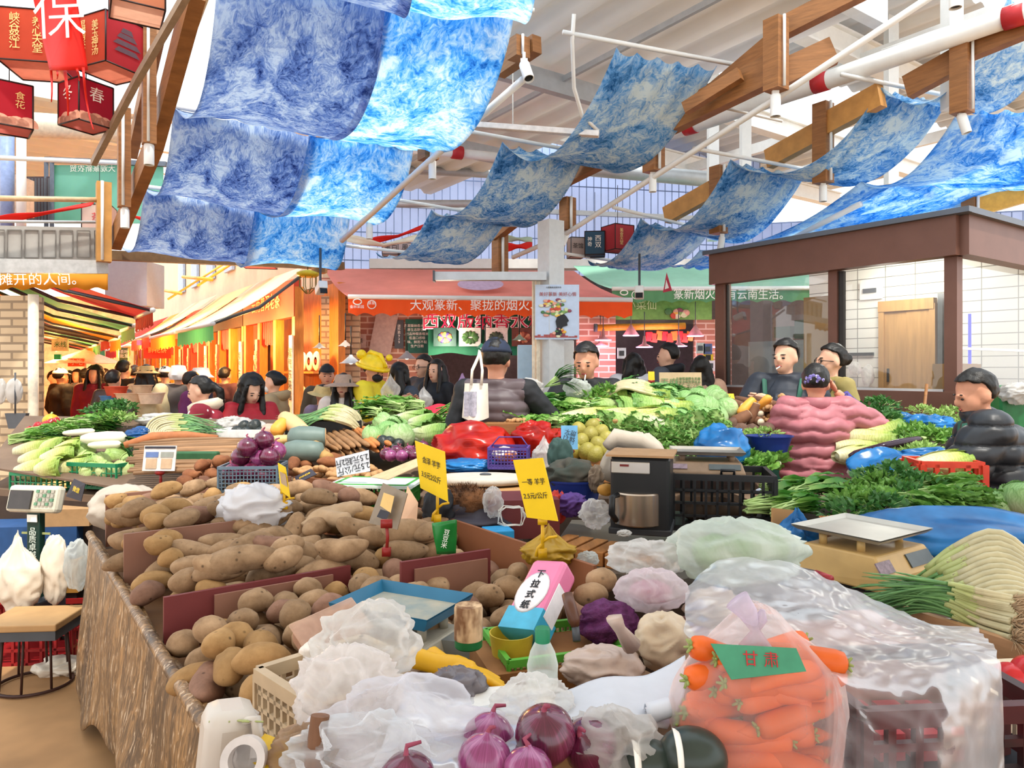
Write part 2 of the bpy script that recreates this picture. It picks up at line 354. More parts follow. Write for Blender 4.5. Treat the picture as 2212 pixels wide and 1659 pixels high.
# ---------- spotlights below the posts
def spot(px,py,d,L,r,label,tilt=(0,0),mat=white):
 t=thing('spotlight',label,'spotlight',P(px,py,d));a=V((tilt[0],tilt[1],-1)).normalized();q=a.to_track_quat('-Z','Y').to_matrix()
 m=MB();m.lathe([(r*.9,0),(r,-.01),(r,-L),(r*.86,-L),(r*.84,-L+.03)],16,rot=q);m.build('housing',mat,t,auto=.5)
 m=MB();m.lathe([(.0,-L+.012),(r*.82,-L+.014)],16,rot=q);m.build('lens',black,t)
 m=MB();m.tube([(0,0,.02),(0,0,.09)],r*.3,8);m.box((0,0,.01),(r*1.3,r*.6,.06));m.build('bracket',mat,t,auto=.5)
for a in((404,40,4.7,.16,.036,'white spotlight hanging beside the big indigo cloth at top left'),(322,312,5.2,.15,.035,'white spotlight below the second left truss post',(0,0),M('cream_rod','')if 0 else white),(270,452,6.1,.16,.035,'white spotlight beside the lowest indigo cloth'),(1132,138,5.6,.17,.042,'white spotlight pointing forward right of the large bright cloth',(.25,-.5)),(934,348,6.7,.17,.036,'white spotlight below the second bright cloth'),(798,480,7.7,.18,.036,'white spotlight below the third bright cloth'),(1675,205,5.6,.17,.04,'white spotlight below the large dark timber post'),(1410,376,6.8,.17,.036,'white spotlight on the long white rod between two draped cloths'),(1226,500,7.9,.17,.036,'tilted white spotlight left of the white column',(-.4,-.2)),(2076,248,5.9,.16,.038,'white spotlight in front of the bright cloth at right',(.25,-.1)),(1778,400,7.0,.16,.036,'white spotlight between two draped cloths on the right'),(1560,512,8.0,.17,.036,'white spotlight below the lowest draped cloth left of the kiosk',(-.15,0)),(2064,-8,4.9,.08,.04,'white spotlight cut by the top edge of the picture at right')):
 spot(*a)
# ---------- tie-dyed cloths
def dye(name,dark,mid,pale,s=5.0,seed=0,tr=.55):
 m,nt,out,N=nodes(name);tc=N('TexCoord')
 mp=N('Mapping',{'Vector':tc.outputs['UV'],'Location':(seed,seed*.7,0)})
 wz=N('TexNoise',{'Vector':mp.outputs[0],'Scale':s*1.1,'Detail':3})
 mix=N('VectorMath',{0:wz.outputs['Color'],1:(.18,.18,.18)},operation='MULTIPLY');ad=N('VectorMath',{0:mp.outputs[0],1:mix.outputs[0]},operation='ADD')
 v1=N('TexVoronoi',{'Vector':ad.outputs[0],'Scale':s*.9},feature='F1')
 sub=N('VectorMath',{0:ad.outputs[0],1:v1 .outputs['Position']},operation='SUBTRACT');sp=N('SeparateXYZ',{0:sub.outputs[0]});at=N('Math',{0:sp.outputs[1],1:sp.outputs[0]},operation='ARCTAN2')
 cx=N('CombineXYZ',{0:at.outputs[0],1:v1 .outputs['Distance']});n3=N('TexNoise',{'Vector':cx.outputs[0],'Scale':4.0,'Detail':2,'Distortion':.6})
 n1=N('TexNoise',{'Vector':ad.outputs[0],'Scale':s*.8,'Detail':6,'Roughness':.62,'Distortion':.5});n2=N('TexNoise',{'Vector':ad.outputs[0],'Scale':s*4.5,'Detail':4,'Roughness':.7,'Distortion':1.6})
 a1=N('Math',{0:n1 .outputs[0],1:1.1},operation='MULTIPLY');a2=N('Math',{0:n2 .outputs[0],1:.6,2:a1 .outputs[0]},operation='MULTIPLY_ADD');a3=N('Math',{0:n3 .outputs[0],1:.45,2:a2 .outputs[0]},operation='MULTIPLY_ADD')
 rp=N('ValToRGB',{'Fac':a3 .outputs[0]});e=rp.color_ramp.elements
 e[0].position=.0;e[1].position=1
 mr=N('MapRange',{'Value':a3 .outputs[0],'From Min':.78,'From Max':1.22});nt.links.new(mr.outputs[0],rp.inputs[0])
 e[0].color=c4(lin(dark));e[1].color=c4(lin(pale));x=rp.color_ramp.elements.new(.42);x.color=c4(lin(mid))
 d=N('BsdfDiffuse',{'Color':rp.outputs[0]});t=N('BsdfTranslucent',{'Color':rp.outputs[0]});mx=N('MixShader',{0:tr,1:d.outputs[0],2:t.outputs[0]});nt.links.new(mx.outputs[0],out.inputs[0]);return m
shaded=dye('shaded_dye','#3a5799','#86a5d4','#d3dfec',5,0,.6);azure=dye('azure_dye','#2a80cc','#7cc8f8','#eaf7ff',4.2,3,.75);slate=dye('blue_dye','#235f9a','#70addc','#dde8ea',5,8,.55);azure2=dye('bright_dye','#1d72c4','#66b6f2','#dcf0fb',5,5,.72)  # left column's dye: roof shade put into the colour, darker than azure's
def cloth(nl,nr,fl,fr,sag,mat,label,pins=5,skew=1.0,ripple=.012,pd=.05,seed=1,group=None,pk=1.0):
 mb=MB();NU,NV=36,40;lu=(nl-nr).length;lv=(nl-fl).length
 def fn(i,j):
  t=j**skew;p=nl.lerp(nr,i).lerp(fl.lerp(fr,i),t)
  e=1-abs(sin(pi*pins*i))**.6;fall=max(0,1-j*5)+max(0,j*5-4)
  z=-sag*(sin(pi*t**pk)if pk<1 else 4*t*(1-t))*(1+.06*sin(7*i+seed))-pd*(1-e)*fall
  f=ripple*sin(2*pi*pins*i+seed)*(1-j)*min(1,5*j)+.02*noise.noise(V((i*4+seed*9,j*5,seed)))
  edge=.03*(abs(2*i-1)**6)*4*t*(1-t)
  return p+UP*(z-edge)+(fl-nl).normalized()*f
 mb.grid(fn,NU,NV)
 o=mb.build('tie_dyed_cloth',mat);me=o.data;uv=me.uv_layers.new(name='UVMap');co=[(i/NU*lu,j/NV*(lv+sag))for j in range(NV+1)for i in range(NU+1)]
 for l in me.loops:uv.data[l.index].uv=co[l.vertex_index]
 md=o.modifiers.new('solid','SOLIDIFY');md.thickness=.003
 return tag(o,label,'cloth',group or 'tie-dyed cloths under the roof')
def at_z(q,z):return PZ(q[0],q[1],z)
rowsL=[((560,-330),(890,-300),(1180,-280),4.0),((470,-62),(826,-14),(1112,18),4.9),((374,230),(667,288),(893,320),6.0),((310,402),(548,450),(756,462),6.9),((262,532),(500,555),(700,562),7.6)]
rl=[]
for k,(a,b,c,d)in enumerate(rowsL):
 A=P(a[0],a[1],d);z=A.z;rl.append((A,at_z(b,z),at_z(c,z)))
nm=['topmost','second','third','lowest']
for k in range(4):
 sag=(.5,.5,.4,.34)[k]
 (a,b,c),(a2,b2,c2)=rl[k],rl[k+1]
 ov=(b-a).normalized()*.07
 cloth(a,b+ov,a2,b2+ov,sag,shaded,('indigo tie-dyed cloth cut by the top edge of the picture','largest dark indigo tie-dyed cloth at upper left','dark indigo tie-dyed cloth, second lowest of the left column','lowest dark indigo tie-dyed cloth of the left column')[k],seed=k+1,pd=.03,ripple=.004,pk=.7)
 cloth(b,c,b2,c2,sag*1.02,azure,('bright sky-blue tie-dyed cloth cut by the top edge of the picture','largest bright sky-blue tie-dyed cloth next to the indigo one','bright sky-blue tie-dyed cloth, second lowest of its column','lowest bright sky-blue tie-dyed cloth, over the pink awning')[k],seed=k+5,pd=.03,ripple=.004,pk=.7)
 m=MB();m.tube([a+(a-c).normalized()*.1,c+(c-a).normalized()*.15],.02,8);tag(m.build('cloth_pole',white),('white pole carrying the topmost blue cloths','white pole carrying the largest indigo cloth','white pole between the second and third cloths of the left pair of columns','white pole between the third and lowest cloths of the left pair of columns')[k],'pole')
def hang(specs,sags,labels,mat,poles,pins=5,ext=.3):
 pts=[]
 for(a,b,z)in specs:pts.append((at_z(a,z),at_z(b,z)))
 for k in range(len(pts)-1):
  (a,b),(c,d)=pts[k],pts[k+1]
  cloth(a,b,c,d,sags[k],mat,labels[k],pins=pins,seed=k*3+2,ripple=.03,pd=.06,skew=.9)
 for k,(a,b)in enumerate(pts):
  if poles[k]:u=(b-a).normalized();m=MB();m.tube([a-u*ext*1.6+UP*.04,b+u*ext+UP*.04],.02,8);tag(m.build('cloth_pole',white),poles[k],'pole')
hang([((1332,102),(1548,142),4.2),((1085,306),(1262,338),3.75),((932,452),(1092,478),3.35),((812,545),(952,560),2.98)],[.42,.3,.2],['blue tie-dyed cloth gathered on ties below the white roof sheet','blue tie-dyed cloth hanging left of the long white rod','small blue tie-dyed cloth hanging in front of the pink awning'],slate,['white pole with cloth ties under the corrugated roof','white pole behind the strip lamp carrying gathered cloth','white pole above the small cloth near the pink awning','white pole at the lower end of the small cloth above the pink awning'])
hang([((2180,-10),(2330,10),4.75),((1905,188),(2048,216),4.15),((1578,344),(1742,374),3.68),((1384,470),(1532,505),3.28),((1270,562),(1360,575),2.95)],[.4,.4,.32,.2],['blue tie-dyed cloth at the upper right corner of the picture','long blue tie-dyed cloth in front of the pale timber post at right','blue tie-dyed cloth hanging left of the lowest bright cloth','lowest blue tie-dyed cloth above the green awning'],slate,[None,'white pole with cloth ties right of the red-banded duct','white pole carrying the cloth above the hanging lanterns','white pole carrying the cloth beside the pair of lanterns','white pole at the bottom of the cloth above the green awning'])
hang([((2072,236),(2330,224),3.92),((1860,392),(2230,402),3.45),((1512,540),(1668,548),3.02),((1440,566),(1580,580),2.9)],[.22,.16,.08],['bright blue tie-dyed cloth behind the spotlight at the right edge','bright blue tie-dyed cloth reaching down to the kiosk roof','small bright blue tie-dyed cloth at the corner of the kiosk roof'],azure2,[None]*4)
# ---------- glass
def glassmat(name,tint='#f4faf8',dirt=.06):
 m,nt,out,N=nodes(name);t=N('BsdfTransparent',{'Color':c4(lin(tint))});g=N('BsdfGlossy',{'Color':(1,1,1,1),'Roughness':.02});fr=N('Fresnel',{'IOR':1.5})
 d=N('BsdfDiffuse',{'Color':(.6,.6,.58,1)});m0=N('MixShader',{0:dirt,1:t.outputs[0],2:d.outputs[0]});mx=N('MixShader',{0:fr.outputs[0],1:m0 .outputs[0],2:g.outputs[0]});nt.links.new(mx.outputs[0],out.inputs[0]);return m
glass=glassmat('window_glass')
def brick(name,a,b,mortar,sc=1.0,bw=.24,rh=.08,d=(1,1,0),off=.5,ms=.012):
 m,nt,out,N=nodes(name);tc=N('TexCoord');sx=N('SeparateXYZ',{0:tc.outputs['Object']})
 ad=N('VectorMath',{0:tc.outputs['Object'],1:d},operation='DOT_PRODUCT');cx=N('CombineXYZ',{0:ad.outputs['Value'],1:sx.outputs[2]})
 br=N('TexBrick',{'Vector':cx.outputs[0],'Color1':c4(lin(a)),'Color2':c4(lin(b)),'Mortar':c4(lin(mortar)),'Scale':sc,'Mortar Size':ms,'Brick Width':bw,'Row Height':rh})
 br.offset=off
 n=N('TexNoise',{'Vector':tc.outputs['Object'],'Scale':3});mx=N('MixRGB',{0:.25,1:br.outputs[0],2:n.outputs[0]},blend_type='SOFT_LIGHT');p=N('BsdfPrincipled',{'Base Color':mx.outputs[0],'Roughness':.8});bp=N('Bump',{'Strength':.6,'Distance':.02,'Height':br.outputs[1]});bp.invert=True
 nt.links.new(bp.outputs[0],p.inputs['Normal']);nt.links.new(p.outputs[0],out.inputs[0]);return m
tanbrick=brick('tan_brick','#c9b393','#b39a78','#8d7a62');pinkbrick=brick('pink_brick','#b87f68','#a56a58','#d8b8a4',1,.3,.09);tile=brick('white_tile','#e9e8e0','#e2e2da','#8f8f88',1,.33,.115,tuple(AX),0,.005)
ltxt=M('white_lettering','#f2efe6',.6,.02);gold=M('gold_lettering','#e9c27a',.5,.04);ink=M('ink','#26282c',.6,.1)
oak=M('oak_veneer','#b98d55',.5,.14,4,.05,stretch=(6,6,.6));card=M('cardboard','#a47c4e',.8,.08,5);steel=M('brushed_steel','#9fa3a5',.35,.1,12,metal=.6)
# ---------- kiosk
C0=V((3.69,6.0,0));KB,KA=3.2,2.4
def K(t,s,z):return C0+AX*t+BX*s+UP*z
kiosk=thing('kiosk','brown metal kiosk with large glass windows on the right','kiosk',K(1.2,1.5,0),world=True)
m=MB();m.beam(K(-.06,-.05,.7),K(KA,-.05,.7),.1,1.4);m.beam(K(-.06,-.05,.7),K(-.06,KB,.7),.1,1.4);m.build('base_panel',brown,kiosk,sm=0)
m=MB();m.beam(K(-.08,-.07,2.69),K(KA+.05,-.07,2.69),.14,.33);m.beam(K(-.08,-.07,2.69),K(-.08,KB,2.69),.14,.33);m.build('fascia',brown,kiosk,sm=0)
m=MB();m.beam(K(-.2,-.04,2.875),K(KA+.1,-.04,2.875),.3,.045);m.beam(K(-.05,-.14,2.875),K(-.05,KB,2.875),.3,.05);m.build('roof_edge',M('slate_metal','#5a6069',.4,.05,5,metal=.3),kiosk,sm=0)
m=MB();m.prism([K(-.05,0,2.82),K(KA,0,2.82),K(KA,KB,2.82),K(-.05,KB,2.82)],UP*.03);m.build('roof',white,kiosk,sm=0)
for t,s,wd in((0,0,.1),(1.05,0,.09),(KA-.03,0,.12),(0,2.6,.1)):
 m=MB();m.beam(K(t,s,1.38),K(t,s,2.55),wd,wd,up=AX);m.build('mullion',brown,kiosk,sm=0)
for a,b in((.09,.98),(1.12,2.32)):
 m=MB();m.beam(K(a-.02,.0,1.405),K(b+.02,.0,1.405),.05,.03);m.build('sill',M('pale_aluminium','#c9cbca',.4,.05,metal=.4),kiosk,sm=0)
 m=MB();m.beam(K(b,.0,1.4),K(b,.0,2.52),.04,.05,up=AX);m.build('window_frame',M('dark_frame','#2b2724',.4),kiosk,sm=0)
 m=MB();m.add([K(a,.01,1.4),K(b,.01,1.4),K(b,.01,2.53),K(a,.01,2.53)],[(0,1,2,3)]);m.build('window_pane',glass,kiosk,sm=0)
m=MB();m.add([K(0,.08,1.4),K(0,2.55,1.4),K(0,2.55,2.53),K(0,.08,2.53)],[(0,1,2,3)]);m.build('window_pane',glass,kiosk,sm=0)
m=MB();m.beam(K(-.01,.08,1.765),K(-.01,2.55,1.765),.02,.022);m.build('glazing_bar',M('pale_aluminium',''),kiosk,sm=0)
m=MB();m.beam(K(-.01,.1,1.42),K(-.01,2.55,1.42),.03,.02);m.build('sill',M('pale_aluminium',''),kiosk,sm=0)
m=MB();m.beam(K(-.0,1.75,1.45),K(2.4,1.75,1.4),.06,2.8);m.build('tiled_wall',tile,kiosk,sm=0)
d=thing('sliding_door','oak sliding door seen through the kiosk window','door',K(.9,1.6,0),world=True)
m=MB();m.beam(K(.95,1.66,1.12),K(1.2,1.66,1.12),.04,2.24);m.build('door_leaf',oak,d,sm=0);m=MB();m.beam(K(1.2,1.675,1.12),K(1.44,1.675,1.12),.04,2.24);m.build('door_leaf',oak,d,sm=0)
m=MB();m.beam(K(.9,1.65,2.3),K(1.5,1.65,2.3),.08,.12);m.beam(K(1.47,1.65,0),K(1.47,1.65,2.3),.06,.06,up=AX);m.beam(K(.92,1.65,0),K(.92,1.65,2.3),.06,.06,up=AX);m.build('door_frame',oak,d,sm=0)
m=MB();m.beam(K(1.4,1.64,1.45),K(1.4,1.64,1.6),.02,.02,up=AX);m.build('handle',M('dark_frame',''),d,sm=0)
o=MB();o.beam(K(.72,1.66,1.9),K(.87,1.66,1.9),.05,1.0);tag(o.build('wall_panel',M('dark_glass','#4c4d4c',.2),sm=0),'dark panel beside the oak door inside the kiosk','panel')
o=MB();o.beam(K(1.6,1.7,1.77),K(1.95,1.7,1.77),.03,.035);tag(o.build('magnetic_strip',black,sm=0),'black magnetic strip on the white tiles inside the kiosk','rack')
t=thing('exhaust_duct','white framed vent on the tiled wall inside the kiosk','vent',K(1.35,1.1,2.35),world=True);m=MB();m.beam(K(1.5,1.7,2.5),K(1.75,1.7,2.5),.05,.2);m.build('housing',white,t,sm=0);m=MB();m.beam(K(1.55,1.66,2.5),K(1.7,1.66,2.5),.02,.05);m.build('slot',dgrey,t,sm=0)
cb=thing('steel_cabinet','grey steel cabinet behind the left kiosk window','cabinet',K(1.9,.7,0),world=True)
m=MB();m.beam(K(1.5,.6,.95),K(2.3,.6,.95),.5,1.9);m.build('body',M('cabinet_steel','#8d9296',.35,.06,6,metal=.5),cb,sm=0)
m=MB();m.beam(K(1.86,.345,.2),K(1.86,.345,1.88),.008,.008,up=AX);m.build('door_gap',black,cb,sm=0)
t=thing('cardboard_sheet','brown cardboard sheet standing inside the left kiosk window','sheet',K(1.3,.3,1.4),world=True);m=MB();m.beam(K(1.16,.22,1.75),K(1.52,.22,1.75),.02,1.15);m.build('sheet',M('kraft','#9a7648',.8,.06),t,sm=0)
for k,q in enumerate(((1.95,2.0),(1.7,2.02),(1.58,1.98))):
 m=MB();m.box(K(q[0],.55,q[1]),(.16,.2,.2 if k else.12),.6);tag(m.build('crate',M('dark_green','#2f4a3a',.6),sm=0),('dark green crate lying on the grey steel cabinet','taller dark crate on the grey steel cabinet','small dark crate at the end of the steel cabinet')[k],'crate')
t=thing('neon_tube','upright glowing blue tube lamp behind the corner kiosk window','lamp',K(.3,1.05,1.7),world=True);m=MB();m.tube([K(.2,.78,1.62),K(.2,.78,2.1)],.013,8);m.build('tube',glow('blue_neon','#1a1fff',2.2),t)
m=MB();m.box(K(.2,.78,1.61),(.03,.03,.03));m.build('socket',black,t,sm=0)
m=MB();m.tube([K(-.12,1.0,0),K(-.2,.35,1.5)],.012,8);
m=MB();m.tube([P(1988,965,5.6),P(2002,830,5.75)],.012,8);tag(m.build('wooden_stick',bamboo),'thin brown stick leaning against the kiosk base','stick')
for k,(s,t_)in enumerate(((.3,.25),(.75,.4))):
 m=MB();m.box(K(t_,s+.3,1.52),(.3,.25,.24),.6);tag(m.build('cardboard_box',M('cardboard',''),sm=0),('cardboard box inside the corner kiosk window','second cardboard box inside the corner window behind the first')[k],'box')
bag_w=film('white_bag','#f2f2f0',.55,.3,10)
for k,(t_,s,z)in enumerate(((1.75,1.58,1.6),(1.6,1.58,1.52))):
 m=MB();m.ell(K(t_,s,z),(.07,.07,.12 if k else.08),12,8,fn=lambda p,u:p*(1+.18*nz(p,18,k)));tag(m.build('plastic_bag',bag_w),('small white bag hanging on the tiles inside the kiosk','long white bag with red print hanging inside the kiosk')[k],'bag')
# ---------- white column with poster
m=MB();m.beam(P(1190,960,7.6),P(1190,478,7.6),.2,.2,up=AX);st('column',m,M('column_paint','#c9cdcd',.5,.05),sm=0)
m=MB();m.beam(P(1160,960,7.55),P(1160,590,7.55),.05,.05,up=AX);m.beam(P(1152,960,7.5),P(1152,590,7.5),.02,.02,up=AX);st('pipe',m,M('cream_paint',''),sm=0)
t=thing('wall_box','pale steel beam box fixed to the white column','beam',P(1060,597,7.4),world=True);m=MB();m.beam(P(937,597,7.4),P(1180,597,7.4),.1,.085);m.build('channel',greyw,t,sm=0);m=MB();m.beam(P(936,597,7.38),P(940,597,7.38),.11,.11);m.build('end_cap',dgrey,t,sm=0)
pb=thing('poster','pale blue poster of a head with vegetable hair on the white column','poster',P(1203,732,7.47),world=True)
m=MB();m.beam(P(1156,674,7.47),P(1251,674,7.47),.012,.57);m.build('sheet',M('poster_blue','#b9c9de',.45,.05),pb,sm=0)
def pt(px,py,d=7.455):return frame(P(px,py,d),(1,0,0),(0,0,1))
text('美好篆新 美好心情',.047,M('poster_rose','#a8524e'),pt(1205,636),pb);text('大观篆新农贸市场',.02,ink,pt(1196,621),pb)
m=MB();hd=[(1200,724),(1203,708),(1200,694),(1204,684),(1218,678),(1224,684),(1229,693),(1225,697),(1226,703),(1216,706),(1212,713),(1216,724)];m.prism([P(x,y,7.454)for x,y in hd][::-1],V((0,-.003,0)));m.build('head_shape',ink,pb,sm=0)
pals=['#d8a08a','#7da05a','#c9d3a0','#c0503a','#4f7a4a','#e3b24a','#d9d2b0','#8a4a5a']
for k in range(56):
 a=R.random()*6.28;q=R.random()**.5;x=1200+34*q*cos(a);y=666+20*q*sin(a)if k<44 else 718+8*sin(a)
 if k>=44:x=1206+13*q*cos(a)
 m=MB();m.ell(P(x,y,7.455),(.02+.012*R.random(),.005,.017),8,6);m.build('printed_vegetable',M('print%d'%(k%8),pals[k%8],.6),pb)
for k in range(14):
 x=1158+k*6.6;h=R.choice((.012,.03,.02,.045,.015));m=MB();m.box(P(x,729,7.458)+UP*h/2,(.03,.004,h));m.build('printed_tower',M('poster_rose',''),pb,sm=0)
for k,(x0,x1,y0,d,l)in enumerate(((1118,1158,745,7.9,'pale blue fridge standing left of the white column'),(1166,1206,735,7.75,'scuffed white cabinet standing right below the poster'),(1207,1240,735,7.8,'narrow white cabinet at the right side under the poster'))):
 t=thing('fridge',l,'cabinet',P((x0+x1)/2,960,d),world=True);xw=(x1-x0)/F*d;c=P((x0+x1)/2,y0,d);m=MB();m.box((c.x,d+.25,c.z/2),(xw,.5,c.z));m.build('body',M('fridge_white'if k else 'fridge_blue','#d9dad6'if k else '#a8c4d6',.4,.05),t,sm=0,bev=.01)
 m=MB();m.box((c.x+xw*.32,d-.012,c.z-.35),(.012,.02,.14));m.build('handle',greyw,t,sm=0)
# ---------- fabric awnings
def awn(name,col,tr=.45,s=3):return M(name,col,.75,.07,s,.1,trans=tr)
def awning(label,bl,br,fl,fr,drop,top,val,ridge=True,scal=14,group=None):
 t=thing('awning',label,'awning',(bl+br)/2,world=True)
 if group:t['group']=group
 m=MB();m.grid(lambda i,j:bl.lerp(br,i).lerp(fl.lerp(fr,i),j)-UP*.06*sin(pi*j),10,6);m.build('canvas',top,t)
 m=MB();L=(fr-fl).length
 m.grid(lambda i,j:fl.lerp(fr,i)-UP*(drop*j*(1-.16*abs(cos(pi*scal*i))*(j>.9)))+(fr-fl).normalized().cross(UP)*.012*sin(40*i*L)*j,scal*6,4);m.build('valance',val,t)
 m=MB();m.tube([fl,fr],.03,8);m.build('front_bar',white,t)
 if ridge:
  for s_ in(.04,.96):m=MB();a=bl.lerp(br,s_)-UP*.1;b=fl.lerp(fr,s_);q=a.lerp(b,.5)-UP*.12;m.tube([a,q,b],.022,6);m.build('folding_arm',dgrey,t)
 return t
pinkc,orangec,greenc,mint=awn('pink_canvas','#d98a80',.3),awn('orange_canvas','#e0571f',.35),awn('green_canvas','#5f9a6a',.35),awn('mint_canvas','#9cd8bd',.35)
a1=awning('pink awning with orange valance over the brick shop in the middle',P(700,580,10.6),P(1240,585,10.6),P(752,641,9),P(1366,648,9.2),.24,pinkc,orangec,scal=17)
text('大观篆新、聚拢的烟火、摊开',.15,ltxt,frame(P(1054,661,8.97),(1,0.02,0),(0,0,1)),a1)
text('篆新',.05,ltxt,frame(P(803,655,8.97),(1,0,0),(0,0,1)),a1);text('金林果园',.045,ltxt,frame(P(771,663,8.97),(1,0,0),(0,0,1)),a1)
m=MB();m.tube([P(772+9*cos(a/8*pi),652+6*sin(a/8*pi),8.96)for a in range(17)],.008,5);m.build('emblem',ltxt,a1);m=MB();m.tube([P(803+9*cos(a/8*pi),658+9*sin(a/8*pi),8.96)for a in range(17)],.006,5);m.build('emblem',ltxt,a1)
m=MB();e0=P(1050,618,9.58)
m.add([P(1038+50*cos(a/12*pi),614+13*sin(a/12*pi),9.72-.02*sin(a/12*pi)*13-.05)for a in range(24)],[tuple(range(24))]);m.build('faded_emblem',M('lilac_print','#b8a0bc',.7),a1,sm=0)
a2=awning('mint green awning with green valance behind the kiosk',P(1238,574,11.5),P(1790,574,11.5),P(1322,624,10),P(1800,622,10.1),.2,mint,greenc,scal=13)
text('篆新烟火、有云南生活。',.16,ltxt,frame(P(1580,637,9.97),(1,0,0),(0,0,1)),a2,sx=.92)
m=MB();m.tube([P(1348+8*cos(a/8*pi),632+5*sin(a/8*pi),9.96)for a in range(17)],.008,5);m.build('emblem',ltxt,a2);m=MB();m.tube([P(1372+7*cos(a/8*pi),637+8*sin(a/8*pi),9.96)for a in range(17)],.006,5);m.build('emblem',ltxt,a2)
# ---------- middle shop under the pink awning
def wallpanel(name,x0,x1,y0,y1,d,mat,kind=None,label=None,cat=None,th=.08):
 a=P(x0,y1,d);b=P(x1,y0,d);mb=MB();mb.box(((a.x+b.x)/2,d+th/2,(a.z+b.z)/2),(b.x-a.x,th,b.z-a.z));o=mb.build(name,mat,sm=0)
 if kind:o['kind']=kind
 if label:tag(o,label,cat)
 return o
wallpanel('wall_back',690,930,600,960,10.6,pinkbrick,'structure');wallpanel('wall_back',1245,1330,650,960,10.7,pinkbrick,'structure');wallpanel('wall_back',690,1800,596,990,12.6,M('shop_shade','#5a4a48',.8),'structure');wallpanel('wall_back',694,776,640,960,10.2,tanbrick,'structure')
wallpanel('wall_back',1500,1580,690,960,11.2,pinkbrick,'structure')
gb=thing('banner','green cloth banner with red lettering and four food pictures','banner',P(1045,770,10.2),world=True)
m=MB();m.grid(lambda i,j:P(lerp(925,1172,i),lerp(676,768,j)-(j>.8)*6*sin(2.6*i*pi)**2,10.2+.03*sin(9*i)*j),24,8);m.build('cloth',M('banner_green','#14704f',.6,.08),gb)
text('西双版纳香水糯',.25,M('white_edge','#f5eef0'),frame(P(1045,697,10.09),(1,0,0),(0,0,1)),gb,bold=.012);text('西双版纳香水糯',.25,M('crimson','#c01a48'),frame(P(1045,697,10.08),(1,0,0),(0,0,1)),gb)
for k,(x,c_,c2)in enumerate(((961,'#2b4a44',0),(1016,'#cdd3cf',1),(1072,'#d8d3d0',2),(1130,'#6a3a32',3))):
 ph=MB();ph.box(P(x,728,10.08),(.32,.01,.26));f_=ph.build('photo',M('photo%d'%k,c_),gb,sm=0)
 for j in range(12):
  a=j/12*6.28;q=MB();q.ell(P(x+(16*cos(a)*(.6 if k!=1 else.75)),729+(11*sin(a)*(.6 if k!=1 else.75)),10.07),(.045,.008,.03),8,5,rot=Matrix.Rotation(a,3,'Y'));q.build('printed_parcel',M('pp%d%d'%(k,j%3),(('#7a9a4a','#4a3d7a','#c96a4a'),('#3f6b3a','#4d7a42','#35592f'),('#39463a','#2e3a30','#4d5a44'),('#a8604a','#7d3a2e','#c58a6a'))[k][j%3]),f_)
sb=thing('notice_board','dark green menu board with pale lettering left of the banner','sign',P(900,765,10.56),world=True)
m=MB();m.box(P(901,726,10.56),(.34,.03,.5));m.build('board',M('board_green','#1f5a4c',.6),sb,sm=0);text('西双版纳香水糯米\n原生态野生叶\n老品种糯香糯米\n低温口感糯\n味、鲜而不黏\n生产日期',.048,ltxt,frame(P(901,726,10.53),(1,0,0),(0,0,1)),sb,sp=1.25)
for k,(x,y,w_,h_,rz_,l)in enumerate(((828,722,.32,.62,.2,'plain pale board leaning on the brick shop wall'),(779,737,.16,.2,0,'small framed white card on a post by the hat woman'))):
 t=thing('board',l,'board',P(x,y+30,10.55),world=True);m=MB();m.box(P(x,y,10.55),(w_,.02,h_),rot=Matrix.Rotation(rz_,3,'Y'));m.build('panel',M('grey_pink','#b59a90'if not k else '#d9d4c8',.6),t,sm=0)
 if k:text('茶',.08,ink,frame(P(x,y,10.53),(1,0,0),(0,0,1)),t)
t=thing('banner','dark upright strip with a white telephone number on the brick wall','sign',P(862,745,10.56),world=True);m=MB();m.box(P(862,722,10.57),(.13,.02,.42));m.build('strip',dgrey,t,sm=0);text('送\n外\n卖\n9\n2\n9',.05,ltxt,frame(P(862,722,10.55),(1,0,0),(0,0,1)),t,sp=.95)
def lampshade(px,py,d,r,col,label,on=None,cat='lamp',top=.35):
 t=thing('pendant_lamp',label,cat,P(px,py,d));m=MB();m.lathe([(r*.12,r*.75),(r*.2,r*.6),(r*.75,r*.12),(r,0),(r*.97,0),(r*.7,r*.1),(r*.15,r*.55)],20);m.build('shade',M('shade_'+col,col,.4,.06),t,auto=.6)
 m=MB();m.ell((0,0,r*.12),r*.22,10,8);m.build('bulb',glow('bulb_'+(on or 'off'),on or '#fff4dd',4 if on else.9),t);m=MB();m.tube([(0,0,r*.7),(0,0,r*.7+top)],.008,5);m.build('cord',black,t);return t
for a in((758,785,8.6,.14,'#c9c9c6','aluminium cone lampshade above the hat woman'),(879,775,8.9,.13,'#8f8886','grey dome lampshade left of the young couple'),(690,752,9.0,.09,'#c8b9a4','cream dome lampshade by the orange tea shop'),(746,748,9.1,.1,'#b7a596','pale lampshade tilted on the brick wall'),(1040,752,8.8,.08,'#59b489','green lampshade at the left of the capped man'),(1048,770,8.6,.09,'#4aa77b','lower green lampshade touching the cap man\'s shoulder'),(1122,735,9.2,.1,'#7f9a84','grey green lampshade right of the cap')):
 lampshade(*a)
pinkl=glow('pink_tube','#f7b8ff',5)
